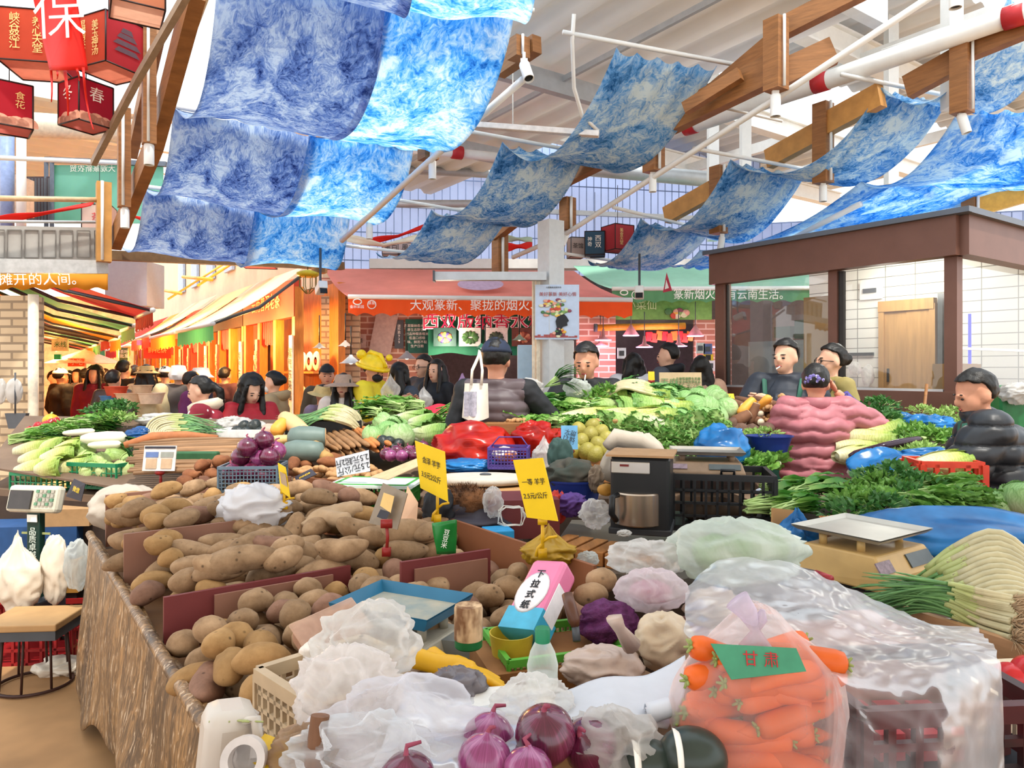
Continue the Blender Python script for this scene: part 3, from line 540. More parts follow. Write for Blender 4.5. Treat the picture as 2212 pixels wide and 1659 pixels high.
for k,(px,py,d)in enumerate(((1303,735,10.2),(1297,748,10.5),(1363,725,10.4),(1392,750,10.1),(1466,748,10.2),(1502,726,10.4),(1558,750,10.1))):
 t=thing('meat_lamp',('pink disc lamp directly right of the smoking man','lower pink disc lamp behind the smoking man','brown cone lamp with pink light left of the red gift packs','pink disc lamp over the woman in the white jacket','pink disc lamp over the man with the backpack','brown cone lamp in front of the lit tiles','pink disc lamp beside the kiosk corner')[k],'lamp',P(px,py,d))
 m=MB();m.lathe([(.12,.012),(.12,0),(.03,.05 if k not in(2,5)else.13),(.015,.16)][1:],18);m.build('shade',M('rosy_shade','#b07a78',.5),t);m=MB();m.lathe([(0,-.004),(.115,-.004),(.12,.004)],18);m.build('tube',pinkl,t);m=MB();m.tube([(0,0,.1),(0,0,.5)],.006,5);m.build('cord',dgrey,t)
wallpanel('wall_back',1320,1500,700,960,12.2,M('dark_shop','#3c3034',.7),'structure')
t=thing('sign','green shop fascia with vegetable picture below the mint awning','sign',P(1400,690,10.8),world=True);m=MB();m.box(P(1430,668,10.9),(1.5,.06,.32));m.build('board',M('sign_green','#6c9a4a',.5),t,sm=0);text('小菜仙',.16,M('pale_letters','#c8d8a0'),frame(P(1385,660,10.85),(1,0,0),(0,0,1)),t)
for k in range(9):m=MB();m.ell(P(1440+R.random()*46,672+R.random()*10,10.84),(.06,.01,.05),8,6);m.build('printed_vegetable',M('print%d'%k if k<8 else 'print0','#c0503a'),t)
t=thing('awning_roller','yellow roller tube above the butcher lamps','tube',P(1380,707,10.5),world=True);m=MB();m.tube([P(1285,708,10.5),P(1480,704,10.5)],.05,10);m.build('tube',M('yellow_tube','#d8902a',.5),t);m=MB();m.tube([P(1283,708,10.5),P(1290,708,10.5)],.06,10);m.build('end_cap',dgrey,t)
for k in range(9):
 m=MB();m.box(P(1402+k*11,727+3*sin(k*2),10.6),(.1,.05,.14),rot=Matrix.Rotation(.15*sin(k),3,'Y'));tag(m.build('gift_pack',M('pack%d'%(k%3),('#c42a30','#b8402f','#c9752f')[k%3],.4),sm=0,bev=.01),'red or orange food pack hanging in the row under the yellow tube','pack','hanging food packs')
for k,(x,y,c_,l)in enumerate(((1343,763,'#e4ecf6','white code card hanging by the woman in the white jacket'),(1513,752,'#c9cfc8','grey code card on the lit tiles'),(1529,754,'#5a6a9a','blue code card on the lit tiles'),(1530,772,'#e8c22f','yellow card below the code cards on the lit tiles'),(1535,790,'#f2e6ee','white card below the yellow card'))):
 m=MB();m.box(P(x,y,10.0),(.12 if k!=3 else.14,.01,.15 if k!=3 else.09));t=thing('card',l,'card',P(x,y,10),world=True);m.build('sheet',M('card%d'%k,c_,.5),t,sm=0);m=MB();m.box(P(x,y,9.99),(.07,.005,.07));m.build('print',dgrey if k!=3 else ink,t,sm=0)
for k in range(3):light('POINT','butcher_light',P((1305,1430,1540)[k],760,10.2),14,(1,.55,.75),shadow_soft_size=.15)
t=thing('meat_counter','white butcher counter lit in pink behind the greens','counter',P(1430,900,10.6),world=True);m=MB();m.box((PX(1420,10.6),10.8,.45),(1.9,.6,.9));m.build('body',M('counter_white','#e6dbe0',.5),t,sm=0);m=MB();m.box((PX(1420,10.6),10.7,.92),(2.0,.8,.04));m.build('top',steel,t,sm=0)
# ---------- left pillar, steel panel and yellow sign
m=MB();a,b=PX(-60,6.9),PX(66,6.9);m.box(((a+b)/2,7.0,1.15),(b-a,.2,2.3));st('column',m,tanbrick,sm=0)
m=MB();m.tube([(PX(69,6.8),6.82,0),(PX(69,6.8),6.82,2.3)],.045,12);m.build('pipe',M('cream_paint',''))['kind']='structure'
ps=thing('embossed_board','grey embossed steel panel under the lanterns at far left','panel',P(100,565,6.6),world=True)
m=MB();m.beam(P(-40,528,6.6),P(216,530,7.2),.08,.34);m.build('sheet',M('panel_grey','#a39f98',.5,.05),ps,sm=0)
for k in range(7):
 x=2+k*37;d=6.58+.6*(x+40)/256;c=P(x,529,d);m=MB();u=(P(216,530,7.2)-P(-40,528,6.6)).normalized()
 for q in((-.055,.13),(.055,.13)):m.beam(c+u*q[0]-UP*.13-V((0,.05,0)),c+u*q[0]+UP*.13-V((0,.05,0)),.008,.012,up=AX)
 m.beam(c+u*-.055-UP*.13-V((0,.05,0)),c+u*.055-UP*.13-V((0,.05,0)),.012,.008);m.beam(c+u*-.055+UP*.13-V((0,.05,0)),c+u*.055+UP*.13-V((0,.05,0)),.012,.008);m.build('embossed_frame',M('panel_dark','#6f6a64',.5),ps,sm=0)
m=MB();m.beam(P(-40,575,6.5),P(232,578,7.1),.12,.13);m.build('ledge',M('ledge_grey','#b0b2b0',.5),ps,sm=0)
ys=thing('sign','yellow scalloped sign with white lettering at far left','sign',P(110,627,6.3),world=True)
m=MB();m.grid(lambda i,j:P(lerp(-40,233,i),lerp(592,624+3*cos(38*i),j),lerp(6.2,6.75,i)),60,2);o=m.build('valance',awn('yellow_canvas','#dd9a28',.4),ys);o.modifiers.new('s','SOLIDIFY').thickness=.004
text('摊开的人间。',.115,ltxt,frame(P(92,605,6.42),P(233,592,6.75)-P(-40,592,6.2),(0,0,1)),ys,sx=.95)
rod([P(-20,428,6.4),P(225,432,7.0)],.025,M('cream_rod',''),'cream rail above the grey embossed panel','rail');rod([P(-20,340,6.6),P(260,352,7.4)],.022,white,'white rail below the lanterns at far left','rail');rod([P(-20,520-42,6.5),P(216,480,7.1)],.014,greyw,'thin grey rail on top of the embossed panel','rail')
m=MB();m.beam(P(238,552,7.6),P(740,575,9.6),.1,.1);tag(m.build('timber_beam',M('dark_wood','#6f5334',.6),sm=0),'dark timber beam below the lowest blue cloths','beam')
t=thing('screen_panel','translucent teal screen with mirrored lettering behind the left truss','screen',P(230,480,9.4),world=True)
m=MB();m.box(P(235,420,9.4),(1.42,.03,.76));m.build('sheet',M('teal_sheet','#8fcfc0',.4,.05,3,trans=.6),t,sm=0);m=MB();[m.beam(P(x,340,9.35),P(x,500,9.35),.05,.05,up=AX)for x in(112,100)];m.beam(P(100,345,9.35),P(360,355,9.35),.06,.06);m.build('frame',M('slate_frame','#59626f',.5),t,sm=0);text('大观篆新农贸',.1,ltxt,frame(P(200,365,9.37),(-1,0,0),(0,0,1)),t)
t=thing('window_grille','dark barred grille behind the left rails','grille',P(75,480,9),world=True)
for k in range(8):m=MB();m.beam(P(56+k*7,480,9.2),P(56+k*7,385,9.2),.018,.018,up=AX);m.build('bar',dgrey,t,sm=0)
m=MB();m.box(P(80,432,9.35),(.36,.04,.6));m.build('backing',M('dark_shop',''),t,sm=0)
for px,w_,mt in((16,.14,M('blue_grey_paint','#7d90b8',.5)),(46,.1,white)):
 m=MB();m.tube([P(px,500,8.2),P(px,280,8.2)],w_/2,12);m.build('pipe',mt)['kind']='structure'
m=MB();m.box(P(20,425,8.6),(.4,.3,.45));tag(m.build('cardboard_box',M('pale_card','#c8a890',.8),sm=0),'pale cardboard box stacked behind the rail at far left','box')
def ribbon(pts,w_,mat,label):
 m=MB();q=[P(*p)for p in pts];n=len(q)-1
 m.grid(lambda i,j:(q[min(int(i*n),n-1)].lerp(q[min(int(i*n),n-1)+1],i*n-min(int(i*n),n-1)))+UP*(w_*(j-.5)*(1+.4*sin(9*i)))+V((0,.03*sin(5*i+3*j),0)),24,3);o=m.build('ribbon',mat);o.modifiers.new('s','SOLIDIFY').thickness=.004;return tag(o,label,'ribbon')
redc=M('red_cloth','#e0281f',.6,.1,6,trans=.3);palec=M('pale_cloth','#e8e6d4',.7,.1,6,trans=.3);sage=M('sage_cloth','#b8ccb4',.7,.1,6,trans=.3)
ribbon([(-20,476,6.9),(90,462,7.1),(200,440,7.4)],.045,redc,'red ribbon swagged over the grey embossed panel');ribbon([(255,462,7.8),(290,468,8),(330,480,8.3)],.05,redc,'short red ribbon end beside the lowest indigo cloth')
ribbon([(790,522,10.5),(860,510,10.5),(935,482,10.6)],.06,redc,'red ribbon hanging in front of the pale grid wall');ribbon([(740,512,10.3),(830,530,10.4),(935,505,10.5)],.08,palec,'cream ribbon sagging below the red one');ribbon([(1085,535,10.8),(1150,530,10.8)],.09,redc,'red ribbon behind the timber post near the column');ribbon([(1085,515,10.9),(1150,518,10.9)],.07,sage,'sage ribbon above the red one near the column')
# ---------- lanterns and pennant
blackw=M('wire','#2a1a1a',.5)
def lantern(px,py,d,wd,ht,rz,cols,label,txts=(),edge=blackw,hang=.5,flap=None):
 c=P(px,py,d);t=thing('paper_lantern',label,'lantern',(c.x,c.y,c.z-ht/2),rz,'paper lanterns');h=wd/2
 for k,(a,b)in enumerate((((-h,-h),(h,-h)),((h,-h),(h,h)),((h,h),(-h,h)),((-h,h),(-h,-h)))):
  m=MB();m.add([(a[0],a[1],0),(b[0],b[1],0),(b[0],b[1],ht),(a[0],a[1],ht)],[(0,1,2,3)]);m.build('panel',M('paper_'+cols[k%2],cols[k%2],.7,.06,6,trans=.5),t,sm=0)
 m=MB();m.add([(-h,-h,.004),(h,-h,.004),(h,h,.004),(-h,h,.004)],[(0,1,2,3)]);m.build('bottom_sheet',M('paper_base'+cols[2],cols[2],.7,.1,9,trans=.5),t,sm=0)
 m=MB();q=[(-h,-h),(h,-h),(h,h),(-h,h)]
 for k in range(4):
  a,b=q[k],q[(k+1)%4];m.tube([(a[0],a[1],0),(a[0],a[1],ht)],.006,5)
  for z in(0,ht):m.tube([(a[0],a[1],z),(b[0],b[1],z)],.006,5)
 m.build('wire_frame',edge,t)
 m=MB();m.tube([(0,0,ht),(0,0,ht+hang)],.004,4);m.tube([(-h,0,ht),(h,0,ht)],.004,4);m.build('hanger',edge,t)
 for face,s,x,z,size,mt,sp in txts:
  if face==0:text(s,size,mt,frame((x,-h-.006,z),(1,0,0),(0,0,1)),t,sp=sp)
  else:text(s,size,mt,frame((h+.006,x,z),(0,1,0),(0,0,1)),t,sp=sp)
 return t
vt=lambda s:'\n'.join(s)
la=('#c64a2c','#b83038','#d8866a')
lantern(84,100,5.0,.36,.35,.18,la,'orange-red lantern with two columns of gold script behind the red pennant',[(0,vt('养心天堂'),.07,.17,.07,gold,.85),(0,vt('峡谷怒江'),-.07,.19,.07,gold,.85)])
t=lantern(240,105,5.1,.32,.35,-.42,la,'orange-red lantern with gold script and a painted pavilion',[(0,vt('美玉神汤'),.06,.17,.07,gold,.85),(0,vt('温润保山'),-.07,.19,.07,gold,.85)])
m=MB();h=.166
for k,(z,w_)in enumerate(((.1,.2),(.15,.22),(.2,.16),(.24,.1))):m.add([(h,-w_/2,z),(h,w_/2,z),(h,w_/3,z+.035),(h,-w_/3,z+.035)],[(0,1,2,3)])
m.build('painted_pavilion',M('pavilion_ink','#5a4048',.6),t,sm=0)
lr=('#c01f30','#b01e38','#d07a72');sea=M('wave_paint','#d99a80',.6)
def waves(t,h,ht):
 for f in(0,1):
  m=MB()
  for k in range(7):
   x=-h+.03+k*(2*h-.06)/6;r=.035+.03*R.random();pts=[(x+r*cos(a*.4),r*.9*sin(a*.4)+.02)for a in range(16)];m.add([((a,-h-.004,max(.005,b))if f==0 else(h+.004,a,max(.005,b)))for a,b in pts],[tuple(range(16))])
  m.build('painted_wave',sea,t,sm=0)
t=lantern(20,235,5.0,.25,.3,.7,lr,'crimson lantern with a white character and painted waves at the left edge',[(1,'夏',0.02,.2,.11,ltxt,1),(1,'食花',-.09,.2,.03,ltxt,1),(0,vt('食花'),.05,.18,.06,gold,1)],hang=.3);waves(t,.125,.3)
t=lantern(186,230,5.2,.25,.3,-.5,lr,'crimson lantern with winter and spring characters under the pennant tails',[(0,'冬',0,.2,.12,ltxt,1),(1,'春',0.0,.2,.11,ltxt,1)],hang=.3);waves(t,.125,.3)
lantern(296,-10,4.6,.3,.24,.55,('#c9805c','#b96a4a','#dcae94'),'lantern with pale base cut by the top edge of the picture')
lantern(215,475,8.4,.3,.3,.3,('#dbc3b4','#c9a79a','#c98a80'),'small pale lantern behind the timber post at left',[(0,'茶',0,.15,.1,red,1)])
lantern(560,560,10.5,.45,.22,.2,('#c64040','#c9808a','#d86a5a'),'red lantern showing just below the lowest bright cloth',[(0,'红河',0,.12,.12,ltxt,1)])
for k,(x,w_)in enumerate(((845,.26),(882,.3))):lantern(x,540,10.8,w_,.16,.15,('#dfd6d4','#cfc0c0','#d8c8c8'),('white lantern in front of the pale grid wall','white lantern with black script right of its white neighbour')[k],[(0,'風白',0,.09,.1,ink,1)],edge=dgrey,hang=.2)
lantern(1244,536,9.0,.18,.24,.2,('#cbbdb4','#b8a8a0','#c8b0a8'),'pale lantern with a paper bag outline right of the white column',[(0,'茶馆',0,.13,.07,ink,1)],edge=dgrey)
lantern(1285,528,8.8,.24,.28,-.12,('#43637a','#3a566c','#6a8494'),'teal lantern with white script right of the white column',[(0,vt('西双'),.04,.15,.08,ltxt,1),(0,vt('神奇'),-.06,.15,.06,ltxt,1)])
lantern(1334,516,8.7,.28,.3,.5,('#c2484a','#b23c44','#cf6a60'),'red lantern with gold script next to the teal lantern',[(0,vt('美食天堂'),-.05,.15,.055,gold,.9)])
pn=thing('pennant','long red silk pennant with a white seal character and ragged tails','pennant',P(130,160,4.5),world=True)
def pf(i,j):
 y=lerp(-60,152,j);xl=lerp(58,108,j);xr=lerp(158,190,j);return P(lerp(xl,xr,i),y,4.5+.05*sin(4*i+3*j))
m=MB();m.grid(pf,12,16)
for k,(x0,x1,l)in enumerate(((110,116,230),(122,128,180),(140,152,260),(165,176,185),(180,190,290))):
 w_=6 if k!=2 else 8
 m.grid(lambda i,j:P(lerp(x0,x1+12*(j**2)*(1 if k>3 else-.4),j)+(i-.5)*w_*(1-.6*j),lerp(146,l-10,j),4.5+.05*sin(6*j+k)),2,10)
silk=M('red_silk','#e8271a',.45,.1,5,trans=.3);o=m.build('silk',silk,pn);o.modifiers.new('s','SOLIDIFY').thickness=.003
text('保',.34,ltxt,frame(P(128,38,4.43),(1,0,.05),(-.12,0,1)),pn,bold=-.003)
# ---------- left street: right-hand row of tea shops
S0=V((-2.85,9.6,0))
def S(t,s,z):return S0+AX*t+BX*s+UP*z
orwood=M('orange_wood','#c8772e',.55,.22,5,.1,stretch=(5,5,.8));redwood=M('red_panel','#c2402a',.55,.12,4);darkin=M('dark_interior','#3b2418',.8);cream=M('cream_wall','#e6cfae',.7,.06,4);pot=M('glazed_pot','#4a2a1c',.3)
for k in range(6):
 t0=k*2.6;t=thing('shopfront',('orange timber tea shop front nearest on the right of the street','second timber shop front along the street with scroll boards','third timber shop front along the street with a red door','fourth shop front along the street','fifth shop front, small in the distance','farthest shop front of the street')[k],'shop',S(t0+1.3,0,0),world=True)
 m=MB();m.beam(S(t0,.6,1.4),S(t0+2.55,.6,1.4),.1,2.8);m.build('back_wall',orwood if k%2==0 else M('amber_wall','#b5682c',.7),t,sm=0)
 for q in(0.05,.9,1.7,2.5):m=MB();m.beam(S(t0+q,0,0),S(t0+q,0,2.7),.12,.12,up=AX);m.build('post',orwood if k!=2 else redwood,t,sm=0)
 m=MB();m.beam(S(t0,-.02,2.55),S(t0+2.55,-.02,2.55),.1,.5);m.build('signboard',redwood if k!=1 else darkin,t,sm=0);text(('云南普洱老茶','古树茶庄','滇味鲜花饼','普洱茶','花饼','茶')[k],.24,gold,frame(S(t0+1.27,-.09,2.55),-AX,UP),t)
 for q in range(3):m=MB();m.beam(S(t0+.1,.38,.55+.5*q),S(t0+1.6,.38,.55+.5*q),.3,.03);m.build('shelf',orwood,t,sm=0)
 m=MB();m.beam(S(t0+1.72,.1,1.0),S(t0+2.45,.1,1.0),.05,2.0);m.build('door',(darkin,redwood,M('grey_shutter','#8d7a74'))[k%3],t,sm=0)
 for q in(.05,1.7):m=MB();m.beam(S(t0+q,-.09,1.0),S(t0+q,-.09,2.05),.14,.02,up=BX);sc_=m.build('scroll_board',M('white_scroll','#e8d9c0')if q<1 else redwood,t,sm=0);text(vt('紫气东来福'),.15,ink if q<1 else gold,frame(S(t0+q,-.11,1.52),-AX,UP),t,sp=.95)
 m=MB();n=8
 for q in range(n):a,b=.9+q*.1,.98+q*.1;m.add([S(t0+a,-.03,2.3),S(t0+b,-.03,2.3),S(t0+b,-.03,1.95+.03*sin(q*3)),S(t0+a,-.03,1.95)],[(0,1,2,3)])
 m.build('door_curtain',redc,t,sm=0)
cake=thing('tea_cake','round paper-wrapped tea cake standing on the tea shop shelf','tea cake',(0,0,0),0,'tea cakes on the shelves');m=MB();m.lathe([(0,-.015),(.13,-.015),(.14,0),(.13,.015),(0,.015)],18,rot=Matrix.Rotation(pi/2,3,'X'));m.build('wrapper',M('tea_wrapper','#ecd9bb',.7),cake);m=MB();m.lathe([(0,0),(.06,0)],14,c=(0,-.017,0),rot=Matrix.Rotation(pi/2,3,'X'));m.build('label',M('tea_label','#b0402c'),cake)
first=True
for k in range(3):
 for r_ in range(3):
  for q in range(5):
   loc=S(k*2.6+.28+q*.28,.34,.55+.5*r_+.16)
   if k==2 and q>2:continue
   if first:cake.location=loc;cake.rotation_euler=(0,0,-2.18+pi/2*2.0);cake.rotation_euler=(0,0,rz_to(-AX));first=False
   else:dup(cake,loc,(0,0,rz_to(-AX)),('round paper-wrapped tea cake standing on the tea shop shelf','round tea cake on the shelf of the second tea shop','round tea cake on the shelf of the third shop')[k],group=('tea cakes on the shelves','tea cakes in the second shop','tea cakes in the third shop')[k])
for k,(c_,z)in enumerate((('#e8efe0',2.75),('#f6e4b8',2.75),('#f2ecd8',2.8),('#f0c060',2.7),('#d8503a',2.7),('#f4efe0',2.75))):
 t0=k*2.5-.3;top=awn('street_canvas%d'%k,c_,.6);val=awn('street_valance%d'%k,('#3f8f68','#e8a030','#e06a48','#e8c060','#c83a30','#4a9a6a')[k],.5)
 awning('pale street awning over the %s tea shop of the right row'%('nearest','second','third','fourth','fifth','sixth')[k],S(t0+2.3,0,z+.2),S(t0,0,z+.2),S(t0+2.3,-1.15,z-.6),S(t0,-1.15,z-.6),.24,top,val,scal=9)
m=MB();m.beam(S(1.3,.9,4.2),S(18,.9,4.2),.2,2.6);st('wall_right',m,cream,sm=0)
for k in range(6):
 m=MB();q=k*1.8+3;m.beam(S(q,.75,4.5),S(q+.7,.75,4.5),.06,1.5);f_=m.build('window_%d'%(k+1),M('bluish_pane','#8fa0b8',.3),sm=0);f_['kind']='structure'
for k in range(4):rod([S(k*2.6+.2,-.5,3.05),S(k*2.6+2.6,-.5,3.35)],.03,M('yellow_pipe','#e8b848',.5),'yellow awning rail above the %s street awning'%('nearest','second','third','fourth')[k],'rail')
for k in range(3):rod([S(k*2.8+.6,.6,3.9),S(k*2.8+.6,-.6,3.0)],.022,M('yellow_pipe',''),'slanting yellow strut on the cream wall, %s along the street'%('first','second','third')[k],'strut')
W0=V((-5.55,7.3,0))
def L_(t,s,z):return W0+AX*t+BX*s+UP*z
m=MB();m.beam(L_(.3,-.1,1.5),L_(20,-.1,1.5),.2,3.0);st('wall_left',m,M('street_wall','#a8794a',.8),sm=0)
m=MB();c=P(272,612,12);m.box((c.x,12.3,c.z),(.7,.6,.75));st('wall_left',m,M('blue_grey_wall','#8d94a4',.7,.04),sm=0)
for k,(c_,v_,z)in enumerate((('#b03028','#a52f28',2.95),('#4a7f4a','#4a7f4a',2.85),('#e08a28','#d87a28',2.75),('#c83a2a','#b83a2a',2.8),('#5a9a60','#4a8a50',2.75),('#e8a040','#e09030',2.75),('#d85030','#e8d8b0',2.75))):
 t0=k*1.5-.1;awning(('dark red street awning with a folding arm nearest on the left of the street','green street awning behind the dark red one on the left','orange street awning, third on the left of the street','red street awning, fourth on the left of the street','green street awning, fifth on the left of the street','yellow street awning, sixth on the left of the street','farthest street awning on the left')[k],L_(t0,0,z),L_(t0+1.45,0,z),L_(t0,1.7,z-.68),L_(t0+1.45,1.7,z-.68),.2,awn('lw%d'%k,c_,.5),awn('lwv%d'%k,v_,.5),scal=6)
t=thing('parasol','pale pink parasol in the distance of the street','parasol',P(184,860,14));m=MB();m.lathe([(0,.95),(.1,.92),(.4,.8),(.7,.68)],8);m.build('canopy',M('pink_parasol','#f0c8c8',.6,trans=.5),t,sm=0);m=MB();m.tube([(0,0,-.5),(0,0,.95)],.02,8);m.build('pole',white,t)
for k,(x,y,w_,h_,c_,s_,l)in enumerate(((340,757,.5,.3,'#d83a2a','鲜花饼','red shop sign with yellow lettering at the end of the street'),(165,783,.3,.15,'#e85a3a','小吃','small red sign under the pink parasol'),(130,745,.3,.24,'#efe6dc','米线','white sign with green mark far down the street'),(125,771,.12,.1,'#1fb08a','','small green lit sign far down the street'),(268,765,.16,.24,'#5a6a4a','茶叶\n批发','olive hanging sign over the crowd'),(308,740,.2,.1,'#d98ab0','','lilac sign left of the red shop sign'))):
 t=thing('street_sign',l,'sign',P(x,y,13.5),world=True);m=MB();m.box(P(x,y,13.5),(w_,.04,h_));m.build('board',M('ssign%d'%k,c_,.5),t,sm=0)
 if s_:text(s_,.12 if k!=4 else.08,gold if k==0 else(ltxt if k!=2 else M('banner_green','')),frame(P(x,y,13.46),(1,0,0),(0,0,1)),t)
m=MB();m.box(P(200,770,30),(9,.1,5));st('wall_back',m,M('hazy_orange','#e0a060',.8,.3,3),sm=0)
light('POINT','kiosk_fill',K(1.1,1.0,2.6),26,(1,.95,.88),shadow_soft_size=.2)  # added fill light that brightens the inside of the kiosk
light('POINT','stall_fill',P(960,745,9.9),16,(1,.8,.62),shadow_soft_size=.15)  # warm fill added to lift the middle shop interior
for q,e in((S(.6,-.5,2.1),90),(S(3.0,-.7,2.0),120),(S(5.5,-.8,2.0),140),(S(9,-1,2),160),(L_(3,1,1.95),90),(L_(7,1.0,1.95),110)):light('POINT','awning_glow_fill',q,e,(1,.5,.16),shadow_soft_size=.12)  # added warm fills standing in for the glow of sunlit awnings
t=thing('lamp_bracket','yellow-topped fly lamp hanging at the corner of the pink awning','lamp',P(665,620,8.5));m=MB();m.lathe([(.1,.12),(.13,.14),(.13,.17),(.04,.2)],14);m.build('cap',M('yellow_cap','#c9a81f',.4),t);m=MB()
for k in range(8):a=k*pi/4;m.tube([(.1*cos(a),.1*sin(a),.12),(.1*cos(a),.1*sin(a),0),(.02*cos(a),.02*sin(a),-.08)],.005,5)
m.build('wire_cage',M('brass_wire','#7a6a2a',.4),t);m=MB();m.tube([(0,0,.2),(0,0,.45)],.006,5);m.build('cord',black,t)
def cctv(px,py,d,l,rz):
 t=thing('security_camera',l,'camera',P(px,py,d),rz);m=MB();m.box((0,0,0),(.1,.2,.09),rot=Matrix.Rotation(-.35,3,'X'));m.build('housing',white,t,sm=0,bev=.012);m=MB();m.box((0,-.1,-.035),(.08,.015,.07),rot=Matrix.Rotation(-.35,3,'X'));m.build('lens',black,t,sm=0);m=MB();m.tube([(0,.02,.04),(0,.04,.1),(0,.04,.45)],.014,6);m.build('bracket',dgrey,t)
cctv(694,622,8.0,'security camera hanging over the left end of the pink awning',.5);cctv(1381,632,8.2,'security camera hanging in front of the green awning',-.2)
t=thing('flag','small triangular red and white flag hanging before the green awning','flag',P(1440,632,8.8),world=True);m=MB();m.add([P(1440,588,8.8),P(1452,628,8.78),P(1432,632,8.8)],[(0,1,2)]);m.build('cloth',M('flag_red','#b8344a',.6),t,sm=0);m=MB();m.add([P(1439,604,8.78),P(1445,622,8.76),P(1436,625,8.77)],[(0,1,2)]);m.build('white_patch',ltxt,t,sm=0)
# ---------- people
skin=M('skin','#c98f72',.5,.06,20);skin2=M('skin_pale','#dba98c',.5,.05,20);hairb=M('black_hair','#15120f',.45,.3,40,.2,stretch=(3,3,.6));lipm=M('lip','#9a4a44',.5);eyem=M('eye','#1a1412',.3)
def clothm(name,c,r=.75,v=.1,s=9,**k):return M(name,c,r,v,s,.12,**k)
def dots(name,base,dot,sc,size=.32):
 m,nt,out,N=nodes(name);tc=N('TexCoord');vo=N('TexVoronoi',{'Vector':tc.outputs['Object'],'Scale':sc,'Randomness':.55});lt=N('Math',{0:vo.outputs['Distance'],1:size},operation='LESS_THAN')
 mx=N('MixRGB',{0:lt.outputs[0],1:c4(lin(base)),2:c4(lin(dot))});b=N('BsdfPrincipled',{'Base Color':mx.outputs[0],'Roughness':.8});nt.links.new(b.outputs[0],out.inputs[0]);return m
def hand(mb,w_,d,side,curl=.5,up=UP,sc=1.0):
 """palm with four bent fingers of different length and a thumb at its side"""
 d=V(d).normalized();n=V(up);n=(n-d*n.dot(d));n=n.normalized()if n.length>.05 else d.orthogonal().normalized();x=d.cross(n)*side;c=V(w_)+d*.05*sc
 rot=Matrix((x,d,n)).transposed();mb.ell(c,(.04*sc,.052*sc,.017*sc),12,8,rot)
 for k,(o,L)in enumerate(((-.029,.062),(-.01,.074),(.01,.07),(.028,.055))):
  b=c+x*o*sc+d*.038*sc;a=curl;p=[b];dd=d.copy()
  for j,q in enumerate((.45,.32,.25)):
   ang=a*(.5+.5*j);dd=(d*cos(ang*(j+.4))-n*sin(ang*(j+.4))).normalized();p.append(p[-1]+dd*L*q*sc*1.1)
  mb.tube(p,[.0095*sc,.009*sc,.008*sc,.006*sc],7)
 b=c-x*.03*sc-d*.02*sc;mb.tube([b,b-x*.024*sc+d*.022*sc-n*.008*sc,b-x*.03*sc+d*.052*sc-n*.02*sc*(1+curl)],[.012*sc,.011*sc,.008*sc],7)
def quilt_bands(step,amp,zig=0,zf=30):
 def f(p,n):
  z=p.z+zig*abs(((p.x*zf/10)%1)-.5);q=abs(sin(pi*z/step));return p+n*(amp*(q**.5-.6)+.006*noise.noise(p*14))
 return f
def crumple(amp,s=9):return lambda p,n:p+n*amp*(noise.noise(p*s)+.5*noise.noise(p*s*2.3))
